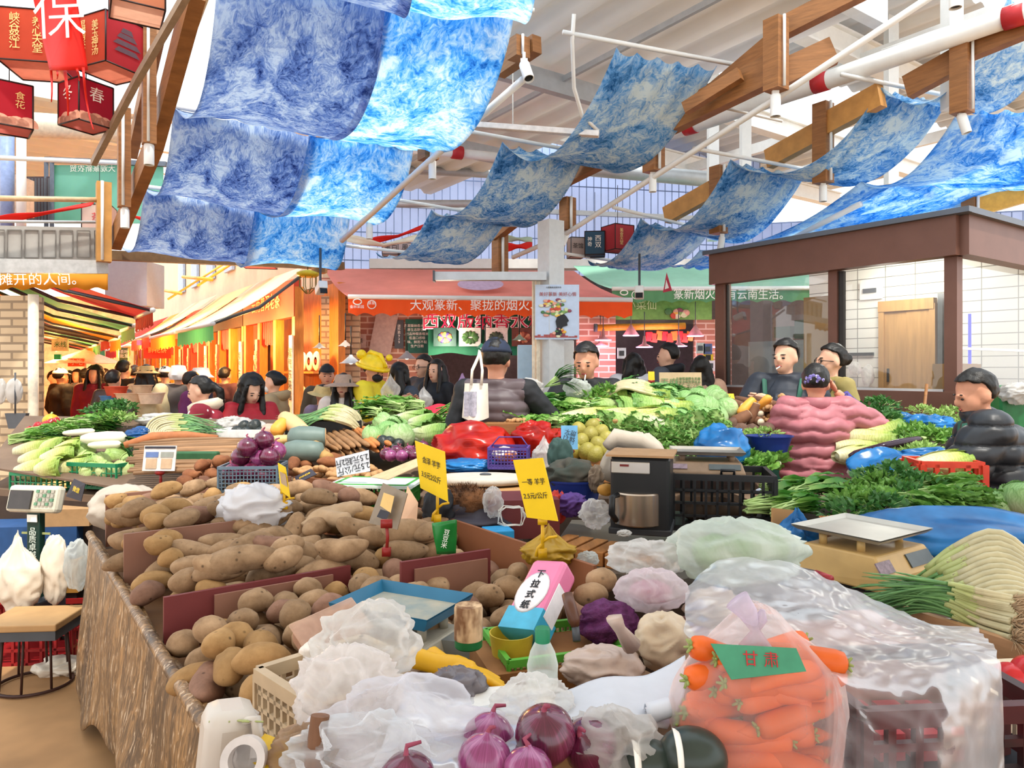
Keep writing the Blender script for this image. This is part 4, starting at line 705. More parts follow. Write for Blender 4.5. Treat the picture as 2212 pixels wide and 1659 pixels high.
def person(label,px,top,d,face=180,head=None,pitch=0,lean=(0,0),arms=None,jacket=None,jfat=.03,quilt=None,hem=.80,sleeve=(1,1),trous=None,hair='short',hat=None,skinm=skin,vox=None,wide=1.0,female=False,extra=None,cuff=None,group=None,hood=None,glasses=False,mask=None,beard=0,hgt=None):
 c=P(px,800,d);hh=ZY(top,d);s=(hgt or hh)/1.70;vox=vox or(.009 if d<5 else.012 if d<6.6 else.017)
 t=thing('person',label,'person',(c.x,c.y,0),math.radians(face),group);t.scale=(s,s,s)
 yaw=math.radians((head if head is not None else face)-face);L=V((lean[0],lean[1],0))
 def bend(p):p=V(p);k=max(0,min(1,(p.z-.9)/.55));return p+L*k*k-UP*(L.length*.25)*k*k
 HR=Matrix.Rotation(yaw,3,'Z')@Matrix.Rotation(pitch,3,'X');hc=bend((0,0,1.47))
 def hd(p):return hc+HR@(V(p)-V((0,.0,1.47)))
 sh=.175*wide*(.92 if female else 1);A={}
 for sd in(-1,1):
  e,w_=((sd*.245*wide,.03,1.10),(sd*.235*wide,-.07,.86))
  if arms and arms.get(sd):e,w_=arms[sd][:2]
  A[sd]=(bend((sd*sh,.005,1.385)),V(e)if arms and arms.get(sd)else bend(e),V(w_)if arms and arms.get(sd)else bend(w_))
 m=MB()
 m.ell(bend((0,.01,.94)),(.155,.115,.15));m.ell(bend((0,.0,1.1)),(.14,.1,.2));m.ell(bend((0,.005,1.27)),(.165*wide,.11,.17));m.tube([A[-1][0],A[1][0]],.058,10);m.tube([bend((0,.012,1.38)),hd((0,.005,1.52))],.052,10)
 m.ell(hd((0,.012,1.6)),(.077,.096,.1),16,10);m.ell(hd((0,-.022,1.55)),(.065,.073,.088),16,10);m.ell(hd((0,-.048,1.498)),(.043,.042,.036));m.ell(hd((0,-.098,1.552)),(.016,.02,.026),8,6);m.ell(hd((0,-.083,1.585)),(.045,.02,.014),8,6)
 for sd in(-1,1):
  m.ell(hd((sd*.078,.012,1.56)),(.013,.024,.034),8,6);S_,E_,W_=A[sd];m.tube([S_,S_.lerp(E_,.5),E_,E_.lerp(W_,.4),W_],[.052,.048,.04,.038,.028],10)
  for q in((S_,.056),(E_,.04)):m.ell(q[0],q[1])
  m.tube([(sd*.085,.01,.9),(sd*.095,-.005,.5),(sd*.1,.02,.09)],[.085,.058,.04],10);m.ell((sd*.1,-.04,.05),(.045,.12,.045))
 def ex(o):
  for sd in(-1,1):
   S_,E_,W_=A[sd];a=arms.get(sd)if arms else None
   hand(o,W_,(a[2]if a and len(a)>2 else(W_-E_)),sd,(a[3]if a and len(a)>3 else.45),up=(a[4]if a and len(a)>4 else V((sd,0,.15))))
 b=remesh(m,'body',skinm,t,vox,5,extra=ex if d<9 else None)
 if d<9.5:
  for sd in(-1,1):
   q=MB();q.ell(hd((sd*.03,-.086,1.568)),(.013,.008,.006),8,6);q.build('eye',eyem,t);q=MB();q.ell(hd((sd*.031,-.088,1.592)),(.02,.008,.004),8,6);q.build('eyebrow',hairb,t)
  q=MB();q.ell(hd((0,-.094,1.512)),(.022,.008,.006),8,6);q.build('mouth',lipm,t)
 if glasses:
  q=MB()
  for sd in(-1,1):q.tube([hd((sd*.033+.024*cos(a),-.098,1.566+.018*sin(a)))for a in[k*pi/6 for k in range(13)]],.003,5);q.tube([hd((sd*.056,-.096,1.57)),hd((sd*.078,.0,1.572))],.003,5)
  q.tube([hd((-.01,-.1,1.57)),hd((.01,-.1,1.57))],.003,5);q.build('glasses',M('dark_frame',''),t)
 if mask:q=MB();q.ell(hd((0,-.06,1.52)),(.062,.055,.048),12,8);q.build('face_mask',mask,t)
 if jacket:
  m=MB();f=jfat;m.ell(bend((0,.01,hem+.12)),(.16*wide+f,.125+f,.16));m.ell(bend((0,.005,1.08)),(.15*wide+f,.11+f,.22));m.ell(bend((0,.008,1.27)),(.168*wide+f,.115+f,.165));m.tube([A[-1][0],A[1][0]],.06+f*.6,10)
  m.tube([bend((0,.012,hem)),bend((0,.01,hem+.2))],.13*wide+f*.7,14,flat=.85)
  m.lathe([(.0,1.36),(.075+f*.3,1.37),(.075+f*.3,1.455),(0,1.456)],14,c=L*.9)
  for sd in(-1,1):
   S_,E_,W_=A[sd];k=sleeve[0 if sd<0 else 1]
   if k<=0:continue
   if k<=.5:pts=[S_,S_.lerp(E_,k*2)];rr=[.056+f*.8,.05+f*.8]
   else:pts=[S_,S_.lerp(E_,.5),E_,E_.lerp(W_,(k-.5)*2*.95)];rr=[.056+f*.8,.05+f*.9,.046+f*.8,.036+f*.6]
   m.tube(pts,rr,12);m.ell(S_,.058+f*.8)
   if k>.5:m.ell(E_,.045+f*.75)
  remesh(m,'jacket',jacket,t,vox,4,fn=quilt or crumple(.007))
 if cuff:
  for sd in(-1,1):
   if not cuff.get(sd):continue
   S_,E_,W_=A[sd];a,b_=cuff[sd][1:3];m=MB();n=9;m.tube([E_.lerp(W_,lerp(a,b_,k/n))if lerp(a,b_,k/n)>=0 else E_.lerp(S_,-lerp(a,b_,k/n))for k in range(n+1)],[.062-.012*k/n+.004*sin(k*2.3)for k in range(n+1)],14);m.build('sleeve_cover',cuff[sd][0],t)
 m=MB();m.ell((0,.01,.92),(.17,.13,.13))
 for sd in(-1,1):m.tube([(sd*.085,.01,.9),(sd*.095,-.002,.5),(sd*.1,.02,.1)],[.1,.075,.062],12)
 remesh(m,'trousers',trous or M('dark_trousers','#23242a',.8),t,max(vox,.014),3)
 for sd in(-1,1):m=MB();m.ell((sd*.1,-.045,.05),(.052,.135,.05),12,8,fn=lambda p,u:V((p.x,p.y,max(p.z,-.045))));m.build('shoe',M('shoe','#2a2626',.6),t)
 if hood:m=MB();m.lathe([(.09,1.36),(.125,1.4),(.13,1.45),(.1,1.475),(.075,1.44)],18,c=L*.9,fn=lambda p,a:p+V((0,.05*(sin(a)>0)*sin(a),.03*sin(a))));m.build('hood',hood,t)
 if hair:
  m=MB();th=.014
  def shell(p,u):return p
  def cut(p,u):
   q=p.copy();lim=-.02 if u.y>0 else.035
   if p.z<lim and not(u.y>.15):q.z=max(p.z,lim-.02*(u.y>0))
   if u.y<-.45:q.z=max(q.z,.055)
   if u.y>.15:q.z=max(q.z,-.062)
   return q
  o=MB();o.ell((0,0,0),(.077+th,.098+th,.098+th),22,14,fn=cut)
  m.add([hd(V(p)+V((0,.014,1.604)))for p in o.v],o.f)
  if hair in('long','curly'):
   ln=1.18 if hair=='long'else 1.28;rr=[.085,.095,.09 if hair=='long'else.12,.03]
   for sd in(-1,0,1):m.tube([hd((sd*.05,.05,1.62)),hd((sd*.075,.045,1.5)),bend((sd*.09,.05 if hair=='long'else.03,1.38)),bend((sd*.085,.075,ln))],[.05,.058,.06 if hair=='long'else.075,.02],10)
   if hair=='curly':m.ell(hd((0,.03,1.62)),(.12,.13,.12),18,12,fn=lambda p,u:p*(1+.1*nz(u,5))if u.y>-.3 else V((p.x,max(p.y,-.06),max(p.z,.03))))
   for sd in(-1,1):m.tube([hd((sd*.07,-.04,1.64)),hd((sd*.085,-.045,1.54)),bend((sd*.1,-.07,1.36)),bend((sd*.09,-.1,ln+.02))],[.022,.026,.03,.01],8)
  if hair=='tail':m.ell(hd((0,.12,1.6)),.035);m.tube([hd((0,.12,1.6)),hd((0,.17,1.55)),bend((0,.14,1.4)),bend((0,.13,1.28))],[.035,.04,.035,.01],9)
  if hair=='bun':m.ell(hd((0,.115,1.6)),(.05,.045,.05))
  remesh(m,'hair',hairb,t,max(vox*.8,.008),2,fn=crumple(.005,26))
 if hat:hat(t,hd)
 if extra:extra(t,hd,bend,A)
 return t
def hatlathe(prof,mat,name='hat',n=22,tilt=0,z=1.6,sc=(1,1.2)):
 def f(t,hd):
  o=MB();o.lathe(prof,n);m=MB();m.add([hd(V((p[0]*sc[0],p[1]*sc[1]+.012,p[2]+z)))for p in o.v],o.f);m.build(name,mat,t,auto=.8)
 return f
def cap(mat,back=False):
 def f(t,hd):
  o=MB();o.ell((0,0,0),(.094,.115,.105),20,12,fn=lambda p,u:V((p.x,p.y,max(p.z,.01))));m=MB();m.add([hd(V(p)+V((0,.012,1.608)))for p in o.v],o.f)
  m.grid(lambda i,j:hd((.078*cos(pi*i),-.075-.085*sin(pi*i)*j,1.622-.018*j+.012*abs(cos(pi*i)))),10,3);m.build('cap',mat,t)
 return f
def torso_pt(bend,x,z,y):return bend((x,y,z))
bk=clothm('black_cloth','#1b1c20',.7);navy=clothm('navy_cloth','#232c42');white_c=clothm('white_cloth','#dcd8d2');dkbrown=clothm('brown_puffer','#3a2e2a',.5);purple_c=dots('purple_floral','#4a3f8a','#2a2050',26,.3)
def pinkx(t,hd,bend,A):
 m=MB()
 for k in range(16):
  a=k*.8;m.ell(hd((.0+.05*cos(a)*(.4+.05*k),.118-.002*k,1.6+.035*sin(a)*(.4+.05*k))),(.018,.014,.016),8,6)
 m.build('hair_band',dots('lilac_print_cloth','#6a5f9c','#cfc8e2',60,.3),t)
 m=MB();m.lathe([(.088,1.40),(.095,1.44),(.092,1.485),(.082,1.485)],20,c=(0,.01,0));m.build('collar',clothm('pink_puffer',''),t)
person('woman from behind in a pink quilted jacket with one hand raised to her ear',1762,789,4.6,178,150,.1,arms={-1:((-.42,-.04,1.28),(-.16,-.06,1.52),(.35,.1,.55),.9,(-1,0,0)),1:((.25,-.1,1.12),(.14,-.28,1.0))},jacket=clothm('pink_puffer','#a8656c',.5),jfat=.062,quilt=quilt_bands(.085,.02,.045,60),hem=.83,sleeve=(.56,.9),wide=1.13,female=True,hair='short',cuff={-1:(purple_c,-.2,.86)},extra=pinkx)
def apron(mat,bib=True):
 def f(t,hd,bend,A):
  m=MB()
  for sd in(-1,1):m.tube([bend((sd*.1,-.16,1.2)),bend((sd*.125,-.09,1.41)),bend((sd*.13,.06,1.445)),bend((sd*.11,.17,1.3)),bend((sd*.02,.19,1.08))],.02,8,flat=.35)
  m.tube([bend((.235*cos(a),.005+.205*sin(a),1.03))for a in[k*pi/10 for k in range(21)]],.016,8);m.build('apron_strap',mat,t)
  m=MB();m.grid(lambda i,j:bend((lerp(-.17,.17,i),-.18-.03*cos(pi*(i-.5)),lerp(.62,1.22,j))),10,10);o=m.build('apron',mat,t);o.modifiers.new('s','SOLIDIFY').thickness=.006
 return f
apg=clothm('apron_green','#2c5a4a',.7)
person('man in a black puffer jacket and green apron leaning over the red crate at right',2165,790,3.55,-118,-92,.22,lean=(-.02,-.1),arms={-1:((-.27,-.17,1.12),(-.13,-.5,.97),(.1,-.8,-.2),.55,(0,-.3,1)),1:((.26,-.22,1.12),(.12,-.42,1.0),(0,-.8,-.2),.6,(0,-.3,1))},jacket=clothm('black_puffer','#22252a',.42),jfat=.068,quilt=quilt_bands(.1,.022),hem=.86,sleeve=(.6,.6),wide=1.2,cuff={-1:(clothm('blue_sleeve','#333f80'),.05,.93),1:(clothm('blue_sleeve',''),.05,.93)},extra=apron(apg))
def capx(t,hd,bend,A):
 for sd in(-1,1):m=MB();S_,E_,W_=A[sd];m.tube([S_,S_.lerp(E_,.5),E_,E_.lerp(W_,.5),E_.lerp(W_,.93)],[.078,.066,.055,.05,.042],12);m.ell(E_,.056);m.ell(S_,.08);remesh(m,'shirt_sleeve',bk,t,.01,3,fn=crumple(.008,14))
person('man from behind in dark cap and grey quilted vest handing over greens',1072,733,4.55,172,165,.05,arms={-1:((-.36,-.05,1.2),(-.56,-.18,1.16),(-1,-.3,0),.8,(0,-.2,1)),1:((.27,.03,1.14),(.26,-.14,.95))},jacket=clothm('grey_vest','#55494c',.5),jfat=.036,quilt=quilt_bands(.07,.012),hem=.82,sleeve=(0,0),wide=1.05,hat=cap(navy),hair='short',extra=capx)
tote=thing('tote_bag','canvas tote bag hanging from the shoulder of the man in the grey vest','bag',P(1030,905,4.3),world=True)
m=MB();m.grid(lambda i,j:P(lerp(1006-6*j,1052+2*j,i)-2*cos(pi*i),lerp(828,902+8*sin(pi*i),j),4.30-.07*sin(pi*i)*(.3+j)*1.2),14,14);m.grid(lambda i,j:P(lerp(1006-6*j,1052+2*j,i),lerp(828,902+8*sin(pi*i),j),4.33),14,14);m.build('bag_body',clothm('canvas','#d2c9ba',.85),tote)
for x in(1018,1040):m=MB();m.tube([P(x,832,4.26),P(x+2,800,4.27),P(1034 if x<1030 else 1038,770,4.34),P(1036,758,4.46)],.011,8,flat=.4);m.build('strap',clothm('canvas',''),tote)
m=MB();m.grid(lambda i,j:P(lerp(1002,1030,i),lerp(846,900,j),4.215+.02*sin(6*i)),8,6);m.build('printed_panel',M('tote_print','#a8a8b4',.6,.3,40),tote)
def cig(t,hd,bend,A):m=MB();m.tube([hd((.012,-.1,1.508)),hd((.02,-.165,1.492))],.0045,6);m.build('cigarette',white,t)
person('smoking man in a black jacket bagging greens, head bowed',1268,741,5.2,-22,-18,.28,arms={-1:((-.3,-.12,1.16),(-.24,-.34,1.13),(-.5,-.8,0),.6,(0,0,1)),1:((.27,-.12,1.12),(.1,-.34,1.12),(-.5,-.7,.1),.8,(0,0,1))},jacket=bk,jfat=.03,hem=.8,hair='short',extra=cig)
def foldx(t,hd,bend,A):
 cig(t,hd,bend,A);apron(apg)(t,hd,bend,A)
person('smiling man with folded arms and a cigarette in front of the kiosk window',1696,734,5.45,-30,-48,0,arms={-1:((-.28,-.1,1.17),(.07,-.26,1.25),(1,-.1,.1),.5,(0,-1,0)),1:((.28,-.1,1.17),(-.07,-.23,1.28),(-1,.05,.1),.5,(0,-1,0))},jacket=clothm('blue_black_jacket','#262b35',.6),jfat=.042,hem=.8,skinm=skin2,cuff={-1:(clothm('brown_sleeve','#5a4632'),-.1,.85),1:(clothm('brown_sleeve',''),-.1,.85)},extra=foldx)
person('woman in glasses and khaki top with tied-back hair by the kiosk window',1792,744,5.65,-75,-88,-.08,jacket=clothm('khaki_top','#8d7f4a',.7),jfat=.028,hem=.82,hair='bun',skinm=skin2,glasses=True,female=True,extra=apron(clothm('brown_apron','#4a3f36')))
cream_h=clothm('cream_hood','#d8cab0')
def sleevex(col):
 def f(t,hd,bend,A):
  S_,E_,W_=A[-1];m=MB();m.tube([S_.lerp(E_,.75),E_,E_.lerp(W_,.5),E_.lerp(W_,.92)],[.066,.068,.06,.048],14);m.build('sleeve_cover',col,t)
 return f
person('woman in a red white-spotted hoodie reaching over the leeks',458,809,5.75,-80,-86,.18,arms={-1:((-.2,-.32,1.16),(-.12,-.56,1.1),(0,-1,-.1),.5,(0,0,1)),1:((.24,-.2,1.1),(.1,-.36,1.0))},lean=(0,-.08),jacket=dots('red_white_spots','#8f1f30','#e8d8d8',11,.2),jfat=.042,hem=.8,hair='tail',hood=cream_h,skinm=skin2,female=True,wide=1.05,extra=sleevex(dots('red_black_spots','#c4372c','#2a1414',30,.28)))
person('woman with long curly black hair and a red jacket looking down',540,812,5.9,30,42,.42,jacket=clothm('red_jacket','#a81f2a',.6),jfat=.04,hem=.8,hair='curly',skinm=skin2,female=True,arms={-1:((-.26,-.1,1.1),(-.08,-.32,1.02)),1:((.25,-.12,1.1),(.06,-.34,1.0))})
person('woman in a beige hooded jacket wearing a white face mask',592,803,7.2,-90,-95,.1,jacket=clothm('beige_jacket','#a8906c'),jfat=.045,hair='bun',hood=clothm('beige_jacket',''),mask=white_c,skinm=skin2,female=True)
sun_h=M('sand_hat','#a48a78',.8,.1,20)
def scarf(t,hd,bend,A):m=MB();[m.tube([hd((s_*.06,-.06,1.5)),bend((s_*.06,-.13,1.36)),bend((s_*.055,-.15,1.18))],[.03,.035,.02],8)for s_ in(-1,1)];m.build('hair_strands',hairb,t)
person('woman in a wide sand-coloured hat and white coat facing the camera',741,808,6.9,5,2,0,jacket=clothm('off_white_coat','#d9cdc4'),jfat=.04,hair='long',hat=hatlathe([(.0,.1),(.075,.095),(.092,.06),(.1,.01),(.2,-.02),(.2,-.03),(.1,0)],sun_h),skinm=skin2,female=True,extra=scarf)
person('man in a dark cap behind the woman in the wide hat',706,788,8.0,20,20,0,jacket=clothm('olive_coat','#4a4234'),hat=cap(bk))
person('person in a lilac grey coat and straw hat beside the wide-hatted woman',694,832,7.4,60,60,.2,jacket=clothm('lilac_coat','#8d7c92'),jfat=.04,female=True,hat=hatlathe([(.0,.1),(.075,.09),(.1,.01),(.16,-.02),(.1,0)],M('straw','#c9b078',.8)))
yel=clothm('hi_vis_yellow','#e0c92a',.6);refl=M('reflective_stripe','#b9bcb8',.3,.05)
def ff(t,hd,bend,A):
 for z in(.92,1.12):m=MB();m.tube([bend((.222*cos(a),.005+.182*sin(a),z))for a in[k*pi/10 for k in range(21)]],.02,8,flat=.4);m.build('reflective_band',refl,t)
 for sd in(-1,1):S_,E_,W_=A[sd];q=S_.lerp(E_,.6);dr=(E_-S_).normalized();m=MB();m.tube([q-dr*.025,q+dr*.025],.086,14);m.build('reflective_band',refl,t)
def helmet(t,hd):
 o=MB();o.ell((0,0,0),(.125,.155,.125),20,12,fn=lambda p,u:V((p.x,p.y,max(p.z,-.01))*1 if False else(p.x,p.y,max(p.z,-.01))));m=MB();m.add([hd(V(p)+V((0,.02,1.61)))for p in o.v],o.f);m.tube([hd((0,-.14,1.64)),hd((0,-.05,1.74)),hd((0,.08,1.745)),hd((0,.17,1.64))],.022,8);m.tube([hd((.15*cos(a)*.9,.02+.165*sin(a),1.605))for a in[k*pi/10 for k in range(21)]],.018,8);m.ell(hd((.06,-.11,1.73)),.035);m.ell(hd((-.06,.14,1.7)),.05);m.build('helmet',M('helmet_yellow','#e6c21a',.35),t)
person('person in a yellow reflective coat, yellow helmet and black mask',803,772,7.1,75,60,.25,arms={-1:((-.27,-.1,1.16),(-.1,-.34,1.28),(.3,-.6,.3),.8),1:((.27,-.14,1.16),(.1,-.36,1.26),(-.2,-.6,.3),.8)},jacket=yel,jfat=.052,hem=.75,hat=helmet,mask=bk,extra=ff,wide=1.05,trous=clothm('black_cloth',''))
def bpack(col,l):
 def f(t,hd,bend,A):
  m=MB();m.ell(bend((0,.26,1.16)),(.15,.1,.22),14,10,fn=lambda p,u:V((max(-.13,min(.13,p.x)),p.y,p.z)));m.build('backpack',col,t);m=MB();[m.tube([bend((s_*.1,.18,1.33)),bend((s_*.12,.06,1.44)),bend((s_*.12,-.1,1.4)),bend((s_*.13,-.14,1.2))],.018,6,flat=.4)for s_ in(-1,1)];m.build('backpack_strap',bk,t)
 return f
person('woman with a ponytail and a patterned backpack seen from behind',862,784,7.4,150,130,.1,jacket=clothm('slate_jacket','#3f4652'),hair='long',female=True,extra=bpack(dots('marble_bag','#8a847c','#3d3833',22,.4),''))
person('young man with glasses in a long charcoal coat',914,767,8.0,-50,-45,0,jacket=clothm('charcoal_coat','#33343a'),jfat=.04,hem=.7,glasses=True,skinm=skin2)
person('young woman with long black hair standing beside the man in the charcoal coat',942,777,7.8,-35,-30,0,jacket=bk,jfat=.035,hem=.75,hair='long',skinm=skin2,female=True)
crowd=[('person in a cream hoodie and straw hat walking away down the street',318,789,8.8,178,clothm('cream_hoodie','#e4d09c'),'long',hatlathe([(0,.1),(.08,.09),(.09,.03),(.15,.0),(.09,.01)],M('straw',''))),('person in a dark brown puffer walking away, nearest of the street crowd',246,800,8.2,172,dkbrown,'short',None),('man in a black leather jacket behind the brown puffer',268,779,9.6,165,clothm('black_leather','#2b2622',.4),'short',None),('woman in a burgundy coat walking towards the camera',204,792,9.8,8,clothm('burgundy_coat','#8a2436'),'curly',None),('person in a grey jacket and white sun hood with a phone',386,790,8.9,185,clothm('ash_jacket','#5d5550'),'short',hatlathe([(0,.11),(.08,.1),(.1,.03),(.12,-.02),(.1,-.08)],white_c)),('person in a taupe jacket and white cap behind the cream hoodie',358,792,9.9,182,clothm('taupe_jacket','#9a8a80'),'short',cap(white_c)),('person in a navy and magenta jacket turning right',416,803,8.2,100,clothm('magenta_jacket','#6a2a5c'),'short',None),('person in a white bucket hat behind the woman in the spotted hoodie',436,795,8.8,130,navy,'short',hatlathe([(0,.11),(.08,.1),(.1,.02),(.14,-.02),(.1,0)],white_c)),('person in a dark coat at the left of the street',132,796,10.5,150,clothm('ink_coat','#25262c'),'short',cap(white_c)),('person in a pale pink scarf by the far parasol',166,798,12,5,clothm('rose_coat','#c09a9a'),'long',None),('person in a grey cap walking far down the street',186,797,11.5,175,clothm('steel_coat','#5a6470'),'short',cap(bk)),('tall person in brown at the middle of the street',292,790,11,180,clothm('umber_coat','#5a4034'),'short',None),('person in a white and red jacket by the pillar',116,802,11.5,60,clothm('white_red_jacket','#d8c4c0'),'short',None),('person in a blue grey coat far down the street',150,801,13,180,clothm('haze_coat','#7a7078'),'short',None),('person in a dark hat in front of the tea shop door',487,794,10.2,160,clothm('plum_coat','#4a2a30'),'short',None),('person far down the street in an orange coat',228,797,14,180,clothm('rust_coat','#a0542c'),'short',None),('person in a black coat far behind the cream hoodie',340,796,12.5,180,clothm('coal_coat','#2c2a2c'),'short',None)]
for a in crowd:person(a[0],a[1],a[2],a[3],a[4],None,0,jacket=a[5],jfat=.045,hair=a[6],hat=a[7],skinm=skin2)
person('woman in a white padded jacket with a long dark ponytail at the butcher lamps',1368,764,8.0,165,200,.1,jacket=clothm('white_puffer','#d8d8dc',.5),jfat=.06,quilt=quilt_bands(.1,.02),hair='long',female=True)
person('man in a grey jacket with a black backpack at the butcher lamps',1442,742,7.9,-125,-110,0,jacket=clothm('mid_grey_jacket','#4a4d55'),jfat=.045,skinm=skin2,hood=bk,extra=bpack(bk,''))
person('woman with long dark hair in a tan coat beside the kiosk',1514,770,7.6,170,165,0,jacket=clothm('tan_coat','#9c7c68'),jfat=.045,hair='long',female=True)
# ---------- kinds of produce
def rot3(rx=0,ry=0,rz=0):return Euler((rx,ry,rz)).to_matrix()
class Kind:
 """models of one kind; place() puts the first one itself, then copies"""
 def __init__(s,objs):s.o=objs;s.used=[False]*len(objs);s.i=0
 def place(s,loc,rot=(0,0,0),label=None,cat=None,sc=None,group=None,k=None):
  k=s.i%len(s.o)if k is None else k;s.i+=1;o=s.o[k]
  if s.used[k]:c=dup(o,loc,rot,None,sc)
  else:s.used[k]=True;c=o;c.location=loc;c.rotation_euler=rot if isinstance(rot,(tuple,list,Euler))else(0,0,rot)
  if sc and c is o:c.scale=(sc,)*3 if not isinstance(sc,(tuple,list))else sc
  elif not sc and c is not o:c.scale=(1,1,1)
  if group is None and 'group'in c:del c['group']
  return tag(c,label,cat,group)
 def done(s):
  for o,u in zip(s.o,s.used):
   if not u:
    for ch in list(o.children_recursive):bpy.data.objects.remove(ch)
    bpy.data.objects.remove(o)
KINDS_ALL=[]
def kind(*objs):k=Kind(list(objs));KINDS_ALL.append(k);return k
def single(name,mb,mat,**kw):
 """one mesh around the origin"""
 o=bpy.data.objects.new(name,mb.mesh(name,mat));COL.objects.link(o)
 for a,b in kw.items():o[a]=b
 return o
class Heap:
 """drops things made of spheres onto what already lies there"""
 def __init__(s):s.c={};s.g=.3
 def key(s,x,y):return(int(math.floor(x/s.g)),int(math.floor(y/s.g)))
 def z(s,sph,base):
  z=max(base(x,y)+r-dz if callable(base)else base+r-dz for x,y,dz,r in sph)
  for x,y,dz,r in sph:
   kx,ky=s.key(x,y)
   for i in(-1,0,1):
    for j in(-1,0,1):
     for X,Y,Z,Rr in s.c.get((kx+i,ky+j),()):
      q=(r+Rr)**2-(x-X)**2-(y-Y)**2
      if q>0:z=max(z,Z+q**.5-dz)
  return z
 def add(s,sph,z):
  for x,y,dz,r in sph:s.c.setdefault(s.key(x,y),[]).append((x,y,z+dz,r))
def drop(h,n,region,length,rad,put,base,target,rzf=None,tries=14,squash=.85,tiltf=None):
 """fill a heap: region() gives a point, length/rad are functions of the index"""
 for i in range(n):
  L=length(i)if callable(length)else length;r=rad(i)if callable(rad)else rad;best=None
  for t in range(tries):
   p=region();a=rzf(i)if rzf else R.random()*6.28;tl=tiltf(i)if tiltf else R.uniform(-.25,.25)
   off=max(0,L/2-r);sph=[(p[0]+cos(a)*cos(tl)*o,p[1]+sin(a)*cos(tl)*o,-sin(tl)*o,r*squash)for o in((-off,0,off)if off>.2*r else(0,))]
   z=h.z(sph,base);e=z-target(p[0],p[1])
   if best is None or e<best[0]:best=(e,z,p,a,sph,tl)
  if best[0]>.06:continue
  e,z,p,a,sph,tl=best;h.add(sph,z);put(i,V((p[0],p[1],z)),(R.uniform(-.5,.5)if rzf is None else R.uniform(-.2,.2),tl,a),L,r)
def leaf(mb,b,d,L,W,up=UP,curl=.3,ruf=0,fold=.25,m=0,nu=4,nv=6,ph=0,sharp=.8,rf=9):
 b=V(b);d=V(d).normalized();up=V(up);s=d.cross(up);s=s.normalized()if s.length>.01 else d.orthogonal().normalized();up=s.cross(d)
 def fn(i,j):
  q=i*2-1;w_=W*max(.06,sin(pi*min(1,j**sharp*.98+.02)));return b+d*L*j*(1-.12*curl*j)-up*curl*L*j*j+s*q*w_+up*(fold*w_*abs(q)+ruf*sin(rf*j*2+ph+q*2)*abs(q)*(.3+j))
 mb.grid(fn,nu,nv,m);return mb
def grad(name,axis,stops,r=.5,v=.25,s=40,trans=.15,wave=None,rnd=0):
 if name in MATS:return MATS[name]
 m,nt,out,N=nodes(name);tc=N('TexCoord');sp=N('SeparateXYZ',{0:tc.outputs['Object']});nzz=N('TexNoise',{'Vector':tc.outputs['Object'],'Scale':s,'Detail':3})
 rg=max(p for p,c in stops)-min(p for p,c in stops);mn=min(p for p,c in stops)
 if axis=='R':ln=N('VectorMath',{0:tc.outputs['Object']},operation='LENGTH');src=ln.outputs['Value']
 else:src=sp.outputs['XYZ'.index(axis)]
 n2=N('Math',{0:nzz.outputs[0],1:-.5},operation='ADD');ad=N('Math',{0:n2 .outputs[0],1:rg*v,2:src},operation='MULTIPLY_ADD');mr=N('MapRange',{'Value':ad.outputs[0],'From Min':mn,'From Max':mn+rg})
 rp=N('ValToRGB',{'Fac':mr.outputs[0]});e=rp.color_ramp.elements
 while len(e)<len(stops):e.new(.5)
 for k,(p,c)in enumerate(sorted(stops)):e[k].position=(p-mn)/rg;e[k].color=c4(lin(c))
 col=rp.outputs[0]
 if wave:
  wv=N('TexWave',{'Vector':tc.outputs['Object'],'Scale':wave,'Distortion':9,'Detail':2,'Detail Scale':1.4});mx=N('MixRGB',{0:.22,1:col,2:wv.outputs[0]},blend_type='SOFT_LIGHT');col=mx.outputs[0]
 if rnd:oi=N('ObjectInfo');hs=N('HueSaturation',{'Color':col});mm=N('MapRange',{'Value':oi.outputs['Random'],'To Min':1-rnd,'To Max':1+rnd});nt.links.new(mm.outputs[0],hs.inputs['Value']);col=hs.outputs[0]
 b=N('BsdfPrincipled',{'Base Color':col,'Roughness':r,'Specular IOR Level':.3});t=N('BsdfTranslucent',{'Color':col});mx=N('MixShader',{0:trans,1:b.outputs[0],2:t.outputs[0]});nt.links.new(mx.outputs[0],out.inputs[0]);MATS[name]=m;return m
